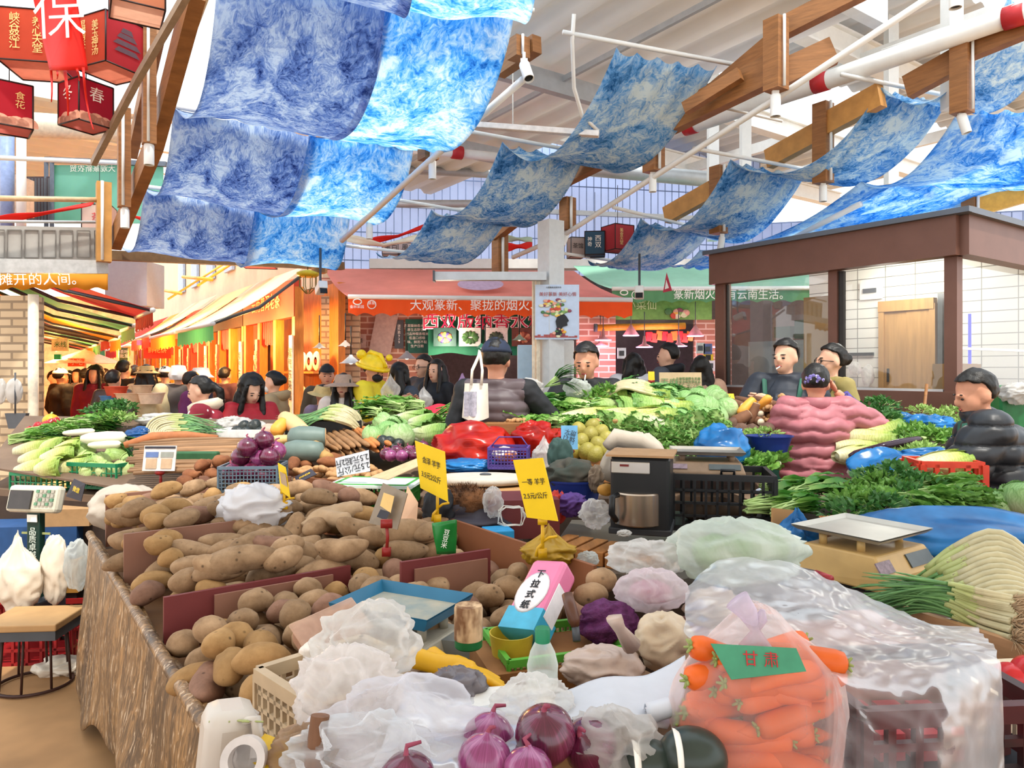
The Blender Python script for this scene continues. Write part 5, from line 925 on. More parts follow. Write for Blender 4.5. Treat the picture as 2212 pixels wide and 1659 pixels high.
def potmat(name,a,b,rnd=.14):
 m,nt,out,N=nodes(name);tc=N('TexCoord');oi=N('ObjectInfo');of=N('VectorMath',{0:tc.outputs['Object'],1:oi.outputs['Random']},operation='ADD')
 n1=N('TexNoise',{'Vector':of.outputs[0],'Scale':14,'Detail':5,'Roughness':.65});rp=N('ValToRGB',{'Fac':n1 .outputs[0]});rp.color_ramp.elements[0].position=.3;rp.color_ramp.elements[1].position=.68;rp.color_ramp.elements[0].color=c4(lin(a));rp.color_ramp.elements[1].color=c4(lin(b))
 vo=N('TexVoronoi',{'Vector':of.outputs[0],'Scale':26});lt=N('MapRange',{'Value':vo.outputs['Distance'],'From Min':.06,'From Max':.16,'To Min':.35,'To Max':1});mx=N('MixRGB',{0:1,1:rp.outputs[0],2:lt.outputs[0]},blend_type='MULTIPLY')
 hs=N('HueSaturation',{'Color':mx.outputs[0]});mm=N('MapRange',{'Value':oi.outputs['Random'],'To Min':1-rnd,'To Max':1+rnd});nt.links.new(mm.outputs[0],hs.inputs['Value'])
 n2=N('TexNoise',{'Vector':tc.outputs['Object'],'Scale':60,'Detail':4});bp=N('Bump',{'Strength':.35,'Distance':.004,'Height':n2 .outputs[0]});b_=N('BsdfPrincipled',{'Base Color':hs.outputs[0],'Roughness':.8,'Specular IOR Level':.2,'Normal':bp.outputs[0]});nt.links.new(b_.outputs[0],out.inputs[0]);return m
pot_a,pot_b,pot_c=potmat('potato_skin','#7a5f44','#a98a69'),potmat('pale_potato_skin','#87663e','#ab8658'),potmat('rosy_potato_skin','#6e5040','#95705c')
def potato_mesh(L,r,seed,mat,lump=.12):
 rr=random.Random(seed);bend=rr.uniform(-.12,.12);mb=MB()
 def fn(p,u):
  s=1+lump*noise.noise(u*1.3+V((seed*3.1,0,0)))+.035*noise.noise(u*4+V((0,seed,0)));q=V((p.x,p.y*s*(1-.12*u.x*rr_s),p.z*s*(1-.12*u.x*rr_s)));q.z+=bend*L*(u.x*u.x-.4)
  for e in eyes:dd=(u-e).length;q-=u*.006*math.exp(-(dd/.16)**2)
  return q
 rr_s=rr.uniform(-1,1);eyes=[V((rr.uniform(-1,1),rr.uniform(-1,1),rr.uniform(-1,1))).normalized()for _ in range(6)]
 mb.ell((0,0,0),(L/2,r,r*.88),20,14,fn=fn);return mb
def potset(name,mat,specs):return kind(*[single(name,potato_mesh(L,r,k+1,mat),mat)for k,(L,r)in enumerate(specs)])
def onion(mat,skinm,seed,r=.048):
 t=thing('red_onion',None,'onion');mb=MB();mb.lathe([(0,-r*.86),(r*.3,-r*.84),(r*.72,-r*.62),(r*.98,-r*.15),(r,r*.12),(r*.9,r*.47),(r*.66,r*.76),(r*.36,r*.91),(r*.13,r*1.0),(r*.09,r*1.08)],24,fn=lambda p,a:p*(1+.035*noise.noise(p*30+V((seed,0,0)))));mb.build('bulb',mat,t)
 m=MB();m.tube([(0,0,r*.95),(.002,.002,r*1.08),(.004+.002*seed,.004,r*1.2),(.006+.003*seed,-.004*seed,r*1.32)],[r*.14,r*.1,r*.09,r*.06],7);m.build('neck',skinm,t);m=MB()
 for k in range(9):a=k*.7;m.tube([(0,0,-r*.84),(r*.1*cos(a),r*.1*sin(a),-r*.9),(r*.2*cos(a),r*.2*sin(a),-r*.93)],.0012,4)
 m.build('roots',M('root_hair','#b79a78',.8),t);return t
def onionmat(name,a,b,c):
 m,nt,out,N=nodes(name);tc=N('TexCoord');sp=N('SeparateXYZ',{0:tc.outputs['Object']});at=N('Math',{0:sp.outputs[1],1:sp.outputs[0]},operation='ARCTAN2');cx=N('CombineXYZ',{0:at.outputs[0],2:sp.outputs[2]});mp=N('Mapping',{'Vector':cx.outputs[0],'Scale':(9,1,8)});n1=N('TexNoise',{'Vector':mp.outputs[0],'Scale':2.2,'Detail':3});n3=N('TexNoise',{'Vector':tc.outputs['Object'],'Scale':22,'Detail':2});mxx=N('Math',{0:n1 .outputs[0],1:n3 .outputs[0]},operation='ADD');hf=N('Math',{0:mxx.outputs[0],1:.5},operation='MULTIPLY');rp=N('ValToRGB',{'Fac':hf.outputs[0]});e=rp.color_ramp.elements;e[0].position=.33;e[1].position=.68;e.new(.5);e[0].color=c4(lin(a));e[1].color=c4(lin(b));e[2].color=c4(lin(c));b_=N('BsdfPrincipled',{'Base Color':rp.outputs[0],'Roughness':.22,'Coat Weight':.3,'Coat Roughness':.15});nt.links.new(b_.outputs[0],out.inputs[0]);return m
on_a,on_b=onionmat('onion_skin','#3a0e24','#561632','#7d3458'),onionmat('pale_onion_skin','#642148','#84386a','#ac6a92');on_s=M('onion_neck','#8a3a50',.6,.3)
cabm=grad('cabbage_leaf','Z',[(-.08,'#e2e4b0'),(0,'#c4d48c'),(.09,'#8fb25c')],.45,.5,12,.2,22,.1);cabg=grad('green_cabbage_leaf','Z',[(-.08,'#d8e0b4'),(.0,'#a9c98a'),(.09,'#7aa860')],.45,.5,12,.2,22,.1)
def cabbage(mat,r=.085,seed=0,flare=.2):
 t=thing('cabbage',None,'cabbage');m=MB();m.ell((0,0,0),(r,r,r*.86),18,12,fn=lambda p,u:p*(1+.03*noise.noise(u*3+V((seed,0,0)))));m.build('head',mat,t);m=MB();rr=random.Random(seed)
 for k in range(7):
  a0=k*2.2+rr.random();el0=-1.3;wd=rr.uniform(.8,1.1)
  def fn(i,j):
   a=a0+(i-.5)*2*wd*max(.25,sin(pi*(.15+.75*j)));e=el0+j*rr_e;s=r*(1.03+.02*k/3)+flare*r*max(0,j-.6)*2.2*(j-.6)+.004*sin(14*i+k)*j;return V((s*cos(e)*cos(a),s*cos(e)*sin(a),s*.88*sin(e)))
  rr_e=rr.uniform(1.7,2.5);m.grid(fn,8,8)
 m.build('outer_leaves',mat,t);return t
napm=grad('napa_leaf','X',[(-.16,'#d8d2b0'),(-.02,'#cfca86'),(.1,'#a4b456'),(.19,'#6f9238')],.45,.3,14,.22,16,.08);napg=grad('napa_green_leaf','X',[(-.16,'#d6d8c0'),(-.04,'#c0cc92'),(.08,'#8fb05a'),(.19,'#58863c')],.45,.3,14,.22,16,.08)
def napa(mat,L=.32,r=.075,seed=0):
 t=thing('napa_cabbage',None,'cabbage');m=MB();m.ell((0,0,0),(L/2*.96,r*.9,r*.82),16,12);m.build('heart',mat,t);rr=random.Random(seed);m=MB()
 for k in range(11):
  a0=k*2.4+rr.random()*.4;wd=rr.uniform(.55,.9);ex=rr.uniform(.0,.05);ln=rr.uniform(.92,1.1)
  def fn(i,j):
   a=a0+(i-.5)*2*wd*(.5+.6*j);x=-L/2+L*ln*j;s=r*(.35+.72*sin(pi*min(1,.08+j*.72)))*(1+.05*(k%3))+ex*j**3+.007*sin(16*i+10*j+k)*j*j+.004*sin(40*i)*j**3;return V((x,s*cos(a),s*.92*sin(a)))
  m.grid(fn,9,9)
 m.build('leaves',mat,t);return t
gr1=grad('choy_leaf','X',[(-.16,'#c6d79a'),(-.05,'#8db35a'),(.05,'#4d8a34'),(.18,'#3a7430')],.4,.35,16,.3,None,.12);gr2=M('dark_leaf','#2f5f2a',.45,.35,22,.1,col2='#5a9148',trans=.28,rnd=.12);gr3=M('fresh_leaf','#4f8a32',.45,.3,22,.1,col2='#8dbb58',trans=.32,rnd=.12);gr4=M('lime_leaf','#7da844',.45,.25,20,.1,col2='#b4cf7c',trans=.32,rnd=.1);stemg=M('leaf_stem','#a9c47c',.5,.15,20);curly_m=grad('curly_leaf','R',[(.0,'#e9edc8'),(.09,'#bcd488'),(.14,'#5f9440'),(.19,'#39702e')],.5,.3,26,.3,None,.1)
def choy(name,mat,seed,n=20,L=.34,W=.026,spread=.28,hgt=.06,cat='greens',stem=stemg,curl=.18,ruf=.006):
 t=thing(name,None,cat);m,s=MB(),MB();rr=random.Random(seed)
 for k in range(n):
  a=rr.uniform(-spread,spread);b=V((-L/2,rr.uniform(-.03,.03),rr.uniform(.0,hgt)));d=V((cos(a),sin(a),rr.uniform(-.05,.28)));l=L*rr.uniform(.8,1.1);q=b+d.normalized()*l*.45
  s.tube([b,b.lerp(q,.5)+V((0,0,.004)),q],[.006,.005,.003],5);leaf(m,q-d.normalized()*.02,d,l*.58,W*rr.uniform(.8,1.3),V((rr.uniform(-.4,.4),rr.uniform(-.7,.7),1)),curl*rr.uniform(.3,1.6),ruf,.3,ph=k)
 m.build('leaves',mat,t);s.build('stems',stem,t);return t
def herb(name,mat,seed,n=110,r=(.17,.12,.09),lw=(.05,.014),cat='herbs',ruf=.0,stems=14,stem=stemg):
 t=thing(name,None,cat);m,s=MB(),MB();rr=random.Random(seed)
 for k in range(n):
  a=rr.random()*6.28;e=rr.uniform(.05,1.5);u=V((cos(a)*cos(e),sin(a)*cos(e),sin(e)));q=rr.uniform(.55,1)**.5;p=V((u.x*r[0]*q,u.y*r[1]*q,u.z*r[2]*q));d=u+V((rr.uniform(-1,1),rr.uniform(-1,1),rr.uniform(-.4,.7)))*.9
  leaf(m,p,d,lw[0]*rr.uniform(.7,1.3),lw[1]*rr.uniform(.7,1.3),V((rr.uniform(-1,1),rr.uniform(-1,1),1)),rr.uniform(-.1,.5),ruf,.2,nu=2,nv=4,ph=k)
 for k in range(stems):
  a=rr.random()*6.28;q=V((cos(a)*r[0]*rr.uniform(.4,1),sin(a)*r[1]*rr.uniform(.4,1),rr.uniform(.2,.9)*r[2]));s.tube([q*.2,q*.7+V((0,0,.01)),q*1.08],[.003,.0025,.001],4)
 m.build('leaves',mat,t);s.build('stems',stem,t);return t
def rosette(name,mat,seed,n=22,r=.17,W=.06,ruf=.02,cat='lettuce'):
 t=thing(name,None,cat);m=MB();rr=random.Random(seed)
 for k in range(n):
  a=k*2.4;e=.15+1.2*k/n;leaf(m,(0,0,.01),(cos(a)*cos(e),sin(a)*cos(e),sin(e)),r*rr.uniform(.85,1.1)*(1-.25*k/n),W*rr.uniform(.8,1.15),(-cos(a)*sin(e),-sin(a)*sin(e),cos(e)),.25,ruf,-.1,nu=8,nv=8,ph=k,sharp=1.5,rf=11)
 m.build('leaves',mat,t);m=MB();m.ell((0,0,.0),(.03,.03,.025),10,6);m.build('stalk',M('lettuce_stalk','#dfe6c4',.5),t);return t
wht=M('leek_white','#b5ab86',.35,.14,20);lkg=M('leek_green','#3f7040',.4,.3,12,.05,col2='#6d9a58',stretch=(1,1,4));lkp=M('leek_pale_green','#a5ac6e',.4,.15,14);rootm=M('root_hair','#b79a78',.8)
def leek(t,pts,r,nw=.45,ng=.62,leaves=4,spread=.12,roots=True,seed=0,flat=.5,gl=None):
 """one stalk: pts from the root end to the leaf tip"""
 rr=random.Random(seed);n=22;P_=[V(p)for p in pts];k=len(P_)-1
 def at(s):s=max(0,min(.9999,s))*k;i=int(s);f=s-i;a=P_[max(i-1,0)];b=P_[i];c=P_[i+1];d=P_[min(i+2,k)];return.5*((2*b)+(c-a)*f+(2*a-5*b+4*c-d)*f*f+(3*b-a-3*c+d)*f**3)
 jt=rr.uniform(-.05,.05);nw+=jt;ng+=jt+rr.uniform(-.02,.05);m=MB();m.tube([at(nw*i/10)for i in range(11)],[r*1.15]+[r]*10,9);o=m.build('stalk',wht,t)
 m=MB();m.tube([at(nw*.96+(ng-nw)*i/5)for i in range(6)],r*1.02,8);m.build('pale_sheath',lkp,t)
 m=MB()
 for q in range(leaves):
  off=V((rr.uniform(-1,1),rr.uniform(-1,1),rr.uniform(-.6,.8)))*spread;e=rr.uniform(.86,1.0);m.tube([at(ng*.97+(e-ng)*i/8)+off*(i/8)**1.6 for i in range(9)],[r*.85*(1-.08*i)*(1 if i<8 else.3)for i in range(9)],7,flat=flat)
 m.build('leaves',gl or lkg,t)
 if roots:
  m=MB();b=P_[0];d=(P_[0]-P_[1]).normalized()
  for q in range(16):o_=V((rr.uniform(-1,1),rr.uniform(-1,1),rr.uniform(-1,1)));m.tube([b,b+d*.02+o_*.012,b+d*.045+o_*.03],[.0015,.0012,.0006],3)
  m.build('roots',rootm,t)
def crate(name,label,c,size,rz,mat,rows=4,cols=(8,6),bar=.008,rim=.016,floor_=True,cat='crate',taper=1.0,solidlow=0):
 t=thing(name,label,cat,c,rz);X,Y,Z=size
 def q(x,y,z):k=taper+(1-taper)*z/Z;return V((x*k,y*k,z))
 for sx,sy,n in((0,-1,cols[0]),(0,1,cols[0]),(-1,0,cols[1]),(1,0,cols[1])):
  m=MB();up=V((sx,sy,0))
  def e(s):return(s*X/2,sy*Y/2)if sy else(sx*X/2,s*Y/2)
  for k in range(rows+1):z=Z*k/rows;a,b=e(-1),e(1);m.beam(q(*a,z),q(*b,z),bar if k<rows else rim,bar*(1 if k else 2)if k<rows else rim*1.4)
  for k in range(n+1):s_=-1+2*k/n;a=e(s_);m.beam(q(*a,0),q(*a,Z),bar,bar*(2.2 if k in(0,n)else 1),up=up)
  if solidlow:a,b=e(-1),e(1);m.beam(q(*a,solidlow/2),q(*b,solidlow/2),bar*.6,solidlow)
  m.build('side_grid',mat,t,sm=0)
 m=MB();m.box((0,0,.006),(X*taper,Y*taper,.012));m.build('bottom',mat,t,sm=0)
 return t
def crump(amp,s,seed=0):
 def f(p,u):
  q=u*s*.5+V((seed*2.3,seed,-seed));q=q+noise.noise_vector(q*.8)*.7;a=1-abs(noise.noise(q))*2;b=1-abs(noise.noise(V((q.x*3,q.y*1.2,q.z*1.7))+V((3,1,2))))*1.9;c=1-abs(noise.noise(V((q.x*2,q.y*6,q.z*3))))*1.9;return p*(1+amp*(1.25*a+.42*b+.06*c-1.05))
 return f
def bagmesh(c,r,amp=.22,s=2.4,seed=1,n=60,k=42,knot=None,flat=-1,rot=None):
 m=MB();cf=crump(amp,s,seed);r=V((r,r,r))if not isinstance(r,(tuple,list))else V(r)
 def fn(p,u):
  q=cf(p,u)
  if knot and u.z>.3:t=(u.z-.3)/.7;q=V((q.x*(1-t*.9),q.y*(1-t*.9),q.z+knot*t**2.2));f=1+.25*sin(9*math.atan2(u.y,u.x)+seed)*t;q.x*=f;q.y*=f
  q.z=max(q.z,flat*r.z)if flat>-1 else q.z;return q
 m.ell((0,0,0),tuple(r),n,k,fn=fn,rot=rot);o=MB();o.add([V(p)+V(c)for p in m.v],m.f);return o
clear=film('clear_film','#eef2f5',.22,.18,9);milky=film('milky_bag','#e9e7e3',.4,.3,8);whitebag=M('white_plastic','#cfccc7',.35,.06,9,.2,trans=.35);bluebag=M('blue_plastic','#125a9c',.28,.25,5,.2,col2='#3590d6',trans=.3);redbag=M('red_plastic','#a81410',.26,.3,5,.2,col2='#d8301f',trans=.3);darkbluebag=M('deep_blue_plastic','#123f78',.28,.25,5,.2,col2='#2868ac',trans=.3)
def bag(name,label,c,r,mat,amp=.22,s=2.4,seed=1,knot=None,flat=-1,rot=None,n=60,k=42,cat='bag',group=None):
 return tag(bagmesh(c,r,amp,s,seed,n,k,knot,flat,rot).build(name,mat),label,cat,group)
def table(label,poly,z,mat,th=.04,skirt=None,skirt_label=None,name='stall_table',leg=True):
 """a stall table over a ground outline"""
 c=sum((V((p[0],p[1],0))for p in poly),V())/len(poly);t=thing(name,label,'table',c,world=True);m=MB();m.prism([V((p[0],p[1],z-th))for p in poly],UP*th);m.build('tabletop',mat,t,sm=0)
 for p in poly:q=V((p[0],p[1],0)).lerp(c,.06);m=MB();m.box((q.x,q.y,(z-th)/2),(.05,.05,z-th));m.build('leg',M('table_leg','#4a3a2c',.6),t,sm=0)
 if skirt:
  n=len(poly);m=MB()
  for k in range(n):a=V((*poly[k][:2],0));b=V((*poly[(k+1)%n][:2],0));m.add([a+UP*.02,b+UP*.02,b+UP*(z-th),a+UP*(z-th)],[(0,1,2,3)])
  m.build('skirt',skirt,t,sm=0)
 return t
# ---------- the potato stall
FP=V((-.69,1.61,0));AP=V((-.59,.807,0));BP=V((.807,.59,0))
def T(u,v,z=0):return FP+AP*u+BP*v+UP*z
wood=M('stall_wood','#7d5a3c',.6,.2,6,.1);brownboard=M('brown_board','#8f5a3c',.5,.07,5);maroon=M('maroon_board','#6e3030',.5,.07,6);tanboard=M('tan_board','#8a6250',.6,.06,6)
def uvof(p):r=V((p[0],p[1],0))-FP;return r.dot(AP),r.dot(BP)
table('long potato stall table with a stained brown cover',[T(-.32,.02),T(2.22,.02),T(2.28,.5),T(1.95,.9),T(1.6,1.1),T(1.1,1.13),T(-.32,1.13)],.72,wood)
def pbase(x,y):u,v=uvof((x,y));return.735+.05*max(0,u)
def board(label,pts,z0,z1,mat,th=.014):
 m=MB()
 for a,b in zip(pts,pts[1:]):m.beam(T(*a,(z0+z1)/2),T(*b,(z0+z1)/2),th,z1-z0)
 return tag(m.build('board',mat,sm=0),label,'board')
board('orange-brown board along the right side of the potato stall',[(-.05,1.14),(1.12,1.15)],.72,.97,brownboard)
board('orange-brown board across the right rear corner of the potatoes',[(1.14,1.14),(1.6,1.1)],.75,1.0,brownboard)
board('brown board behind the biggest potatoes',[(1.62,1.09),(1.96,.89)],.75,1.03,brownboard);board('tan board below the red onion basket',[(1.98,.88),(2.27,.5)],.75,1.03,tanboard)
board('tan divider between rear and middle potatoes',[(1.33,.02),(1.33,.5)],.74,.965,tanboard);board('maroon divider between middle and front potatoes',[(.63,.03),(.63,.62)],.74,.905,maroon);board('tan inner board leaning on the maroon divider',[(.612,.17),(.61,.55)],.74,.89,tanboard,.01)
board('maroon divider at the right of the potato stall',[(.33,.66),(.3,.98)],.74,.975,maroon);board('brown inner board in front of the right-hand maroon divider',[(.31,.7),(.285,.96)],.74,.95,tanboard,.01)
board('short tan board at the far left of the rear potatoes',[(2.1,.05),(2.12,.32)],.76,1.0,tanboard)
heap=Heap()
def preg(u0,u1,v0,v1):
 def f():return T(R.uniform(u0,u1),R.uniform(v0,v1))
 return f
KL=potset('potato',pot_a,[(.17,.045),(.19,.047),(.16,.043),(.21,.046),(.15,.044),(.18,.042)]);KM=potset('potato',pot_a,[(.11,.042),(.12,.044),(.1,.04),(.115,.041),(.105,.043)]);KY=potset('potato',pot_b,[(.13,.044),(.1,.041),(.15,.042),(.09,.039)]);KR=potset('potato',pot_c,[(.12,.042),(.17,.044),(.105,.04)])
def putp(lab,mix,bindir=None):
 def f(i,p,rot,L,r):
  k=mix(i,p);gname={'L':'long brown','M':'brown','Y':'yellow','R':'rosy'}[k[0]]
  {'L':KL,'M':KM,'Y':KY,'R':KR}[k[0]].place(p,rot,gname+' potato '+lab,'potato',group=gname+' potatoes '+lab)
 return f
ang0=math.atan2(BP.y,BP.x)
def rza(i):return ang0+R.uniform(-.55,.55)
def leftmix(main):
 def f(i,p):
  u,v=uvof(p);q=R.random()
  if v<.2 and q<.6:return 'Y'
  return 'R'if q>.93 else('Y'if q<.1 else main)
 return f
drop(heap,92,preg(1.36,2.18,.04,.82),.165,.043,putp('heaped in the rear bin of the stall',leftmix('L')),pbase,lambda x,y:.97+.04*(uvof((x,y))[0]-1.7)-max(0,.12-uvof((x,y))[1])*.8,rza)
drop(heap,84,preg(.68,1.29,.04,1.08),.17,.044,putp('heaped in the middle bin of the stall',leftmix('L')),pbase,lambda x,y:.885+.05*uvof((x,y))[0]*.3+.03*uvof((x,y))[1]-max(0,.12-uvof((x,y))[1])*.6,rza)
drop(heap,40,preg(1.3,1.62,.55,1.02),.17,.046,putp('on the tall heap in front of the rear boards',lambda i,p:'L'if R.random()<.75 else 'R'),pbase,lambda x,y:.98,rza)
drop(heap,86,preg(-.1,.58,.04,.66),.11,.042,putp('heaped in the front bin of the stall',leftmix('M')),pbase,lambda x,y:.815+.05*uvof((x,y))[1]-max(0,.1-uvof((x,y))[1])*.5-max(0,-.0-uvof((x,y))[0])*.3,lambda i:R.random()*6.28)
drop(heap,60,preg(-.12,.6,.66,1.1),.11,.042,putp('at the right end of the stall behind the blue scale',lambda i,p:'M'if R.random()<.92 else 'R'),pbase,lambda x,y:.87+.02*uvof((x,y))[1],lambda i:R.random()*6.28,tiltf=lambda i:R.uniform(-1.2,1.2)if i%3==0 else R.uniform(-.3,.3))
def single_potato(px,py,d,L,r,mat,label,rz,tilt=0,seed=50,lump=.15):o=tag(potato_mesh(L,r,seed,mat,lump).build('potato',mat),label,'potato');o.location=P(px,py,d);o.rotation_euler=(0,tilt,rz);return o
single_potato(1075/1*.0+880,1178,2.78,.25,.058,pot_a,'very large brown potato by the green packet',.2,.05,51);single_potato(645,1170,2.95,.2,.05,pot_a,'upright long potato beside the white bag',1.0,-.9,52);single_potato(565,1150,3.0,.26,.055,pot_a,'big dusky potato below the white bag',.45,-.15,53)
single_potato(590,1205,2.62,.2,.045,pot_c,'rosy potato end lying on top of the middle bin',.25,.1,54);single_potato(520,1240,2.38,.3,.052,pot_a,'longest sweet-potato-like tuber in front of the middle bin',.5,-.1,55)
t=thing('root_tuber','pale forked root lying on top of the potato heap','root',P(720,1120,2.95),world=True);m=MB()
m.tube([P(655,1140,2.9),P(690,1118,2.95),P(740,1108,2.98),P(784,1096,3.0)],[.022,.04,.045,.03],12);m.tube([P(700,1118,2.93),P(745,1125,2.88),P(758,1142,2.85)],[.035,.035,.02],10);m.tube([P(690,1120,2.95),P(650,1132,3.02)],[.03,.02],10)
remesh(m,'tuber',M('pale_root','#a88c6c',.75,.12,14,.3),t,.008,4,fn=crumple(.006,22))
stain=None
def stained(name):
 m,nt,out,N=nodes(name);tc=N('TexCoord');mp=N('Mapping',{'Vector':tc.outputs['Object'],'Scale':(1.6,1.6,.55)});n1=N('TexNoise',{'Vector':mp.outputs[0],'Scale':5,'Detail':4,'Distortion':.5});n2=N('TexNoise',{'Vector':mp.outputs[0],'Scale':24,'Detail':3,'Distortion':1.5});vo=N('TexVoronoi',{'Vector':mp.outputs[0],'Scale':26},feature='DISTANCE_TO_EDGE')
 r1=N('ValToRGB',{'Fac':n1 .outputs[0]});e=r1 .color_ramp.elements;e[0].position=.36;e[1].position=.66;e[0].color=c4(lin('#5f4830'));e[1].color=c4(lin('#9a7448'));lt=N('MapRange',{'Value':n2 .outputs[0],'From Min':.44,'From Max':.52,'To Min':.55,'To Max':1.08});mx=N('MixRGB',{0:1,1:r1 .outputs[0],2:lt.outputs[0]},blend_type='MULTIPLY');gt=N('MapRange',{'Value':n2 .outputs[0],'From Min':.6,'From Max':.64});m2=N('MixRGB',{0:gt.outputs[0],1:mx.outputs[0],2:c4(lin('#b9a184'))});b=N('BsdfPrincipled',{'Base Color':m2 .outputs[0],'Roughness':.5});bp=N('Bump',{'Strength':.4,'Distance':.006,'Height':n2 .outputs[0]});nt.links.new(bp.outputs[0],b.inputs['Normal']);nt.links.new(b.outputs[0],out.inputs[0]);return m
stain=stained('stained_vinyl')
t=thing('stall_cover','brown stained plastic cover hanging down the side of the potato stall','cover',T(1,0),world=True)
def cov(i,j):
 u=lerp(2.25,-.38,i);zb=.05 if u>1.9 else lerp(.05,.3,(1.9-u)/.9)if u>1.0 else lerp(.3,.55,(1-u)/1.3);zb+=.03*sin(9*u);k=max(0,min(1,(j-.12)/.88));v=.005-.03*j-.02*sin(5*u+4*j)*k-.035*k*abs(sin(3*u));top=.775+.012*sin(7*u);return T(u,v if j>.12 else.03*(1-j/.12),top if j<.1 else lerp(top,zb,k))
m=MB();m.grid(cov,70,30);o=m.build('hanging_cover',stain,t);o.modifiers.new('s','SOLIDIFY').thickness=.006
def cov2(i,j):u=lerp(1.6,-.3,i);return T(u,.03-.02*sin(6*u+3*j),lerp(.7,.1+.08*sin(4*u),j))
m=MB();m.grid(cov2,40,14);m.build('inner_cover',stain,t)
m=MB();m.tube([T(2.24,.0,.8),T(1.5,.0,.79),T(.8,.0,.785),T(.2,.0,.785),T(-.36,.0,.785)],.018,10);m.build('rolled_edge',stain,t)
m=MB();m.box(T(1.6,.35,.2),(.4,.3,.38),rz_to(BP));tag(m.build('storage_box',M('dark_box','#2a211c',.7),sm=0),'dark box stored under the potato stall','box')
m=MB();m.box(T(.9,.2,.18),(.3,.3,.3),rz_to(BP));tag(m.build('storage_box',M('violet_plastic','#5a58a0',.5),sm=0),'violet plastic box under the potato stall','box')
t=thing('plastic_sack','whitish woven sack folded over the rear corner of the potato stall','sack',T(2.2,.05,.75),world=True);m=MB();b_=bagmesh(T(2.27,.16,.9),(.18,.11,.11),.2,2.2,4,40,28);b_.build('sack_body',M('sack_white','#a99e90',.7,.1,8,.2),t)
# ---------- produce stalls behind
sw2=M('grey_wood','#6a5544',.7,.2,6)
table('wide sloping vegetable stall behind the potatoes',[(-3.3,4.5),(-1.78,4.02),(-.55,3.9),(-.5,4.95),(-1.5,5.35),(-3.7,5.45)],.84,sw2,skirt=M('dark_skirt','#3a2c24',.8))
def lb(x,y):return.86+.27*max(0,y-4.05)
m=MB();m.prism([V((-3.3,4.5,lb(-3,4.5)-.015)),V((-1.78,4.02,.845)),V((-.55,3.95,.845)),V((-.5,4.95,lb(0,4.95)-.015)),V((-1.5,5.35,lb(0,5.35)-.015)),V((-3.7,5.45,lb(0,5.45)-.015))],UP*.012);tag(m.build('display_board',sw2,sm=0),'sloping board under the vegetables of the rear stall','board')
KN=kind(napa(napm,seed=1),napa(napm,.3,.08,seed=2),napa(napm,.34,.07,seed=5));KNG=kind(napa(napg,seed=3),napa(napg,.3,.08,seed=4));KC=kind(cabbage(cabm,seed=1),cabbage(cabm,.08,seed=2));KCG=kind(cabbage(cabg,.095,3,.25),cabbage(cabg,.09,4,.3))
KCH=kind(choy('choy_bunch',gr1,1),choy('choy_bunch',gr1,2,24),choy('choy_bunch',gr1,3,18,spread=.4));KDK=kind(choy('leafy_bunch',gr2,4,30,.3,.02,.4,.07),choy('leafy_bunch',gr2,5,34,.34,.022,.35,.07));KFR=kind(choy('leafy_bunch',gr3,6,34,.3,.022,.45,.08,ruf=.012),choy('leafy_bunch',gr3,7,34,.32,.02,.45,.08,ruf=.01))
KHB=kind(herb('herb_bunch',gr2,1),herb('herb_bunch',gr2,2,120,(.16,.14,.1)));KHF=kind(herb('herb_bunch',gr3,3,120,(.17,.12,.08)),herb('herb_bunch',gr3,4,110,(.15,.13,.09)));KHL=kind(herb('sprout_bunch',gr4,5,130,(.17,.12,.07),(.04,.01)));KLT=kind(rosette('curly_lettuce',curly_m,1),rosette('curly_lettuce',curly_m,2,20,.16,.07,.024));KSP=kind(rosette('leafy_lettuce',gr3,3,16,.15,.05,.008))
KON=kind(onion(on_a,on_s,1),onion(on_a,on_s,2),onion(on_b,on_s,3))
LL='on the rear left stall'
def put(K_,px,py,d,rz=0,label=None,cat=None,sc=None,group=None,tilt=(0,0),k=None):return K_.place(P(px,py,d),(tilt[0],tilt[1],rz),label,cat,sc,group,k)
grnp=M('green_plastic','#1f7a50',.4,.1,6);bgrn=M('bright_green_plastic','#3f9a3c',.4,.1,6)
crate('plastic_crate','green plastic crate of round cabbages on the rear left stall',P(240,1046,4.5),(.36,.3,.14),-.25,grnp,3,(10,8),.006);crate('plastic_crate','green plastic crate under the yellow napa cabbages',P(118,1052,4.55),(.36,.3,.1),-.25,grnp,2,(9,7),.006)
for k,(x,y,d,rz)in enumerate(((72,1015,4.5,.3),(112,1012,4.42,-.1),(150,1012,4.45,.5),(80,992,4.6,.1),(125,990,4.55,.35),(70,972,4.75,.3),(115,968,4.75,-.1),(145,975,4.7,.2))):put(KN,x,y,d,rz,'yellow napa cabbage heaped over the left green crate','cabbage',(.62,.86,.86),'yellow napa cabbages of the rear left stall',(0,-.1))
for k,(x,y,d)in enumerate(((200,1020,4.42),(232,1018,4.4),(268,1018,4.42),(215,1000,4.55),(180,975,4.7),(250,985,4.65),(285,1000,4.6),(190,995,4.6))):put(KC,x,y,d,k,'pale green cabbage in the right green crate of the rear left stall','cabbage',.85,'round cabbages of the rear left stall',(.3*sin(k),.5))
for k in range(7):put(KDK if k%2 else KFR,60+k*24+R.uniform(-8,8),958-3*k+R.uniform(-6,6),4.95+.03*k,.5+R.uniform(-.3,.3),'bunch of leafy greens lying behind the napa cabbages','greens',.8,'greens behind the napa cabbages')
for k in range(10):put((KFR,KDK,KCH,KHF,KHL)[k%5],90+k*19+R.uniform(-8,8),945-4*k+R.uniform(-5,5),5.1,.35+R.uniform(-.3,.3),'bunch of greens in the back row of the rear left stall','greens',.8,'greens in the back row of the rear left stall')
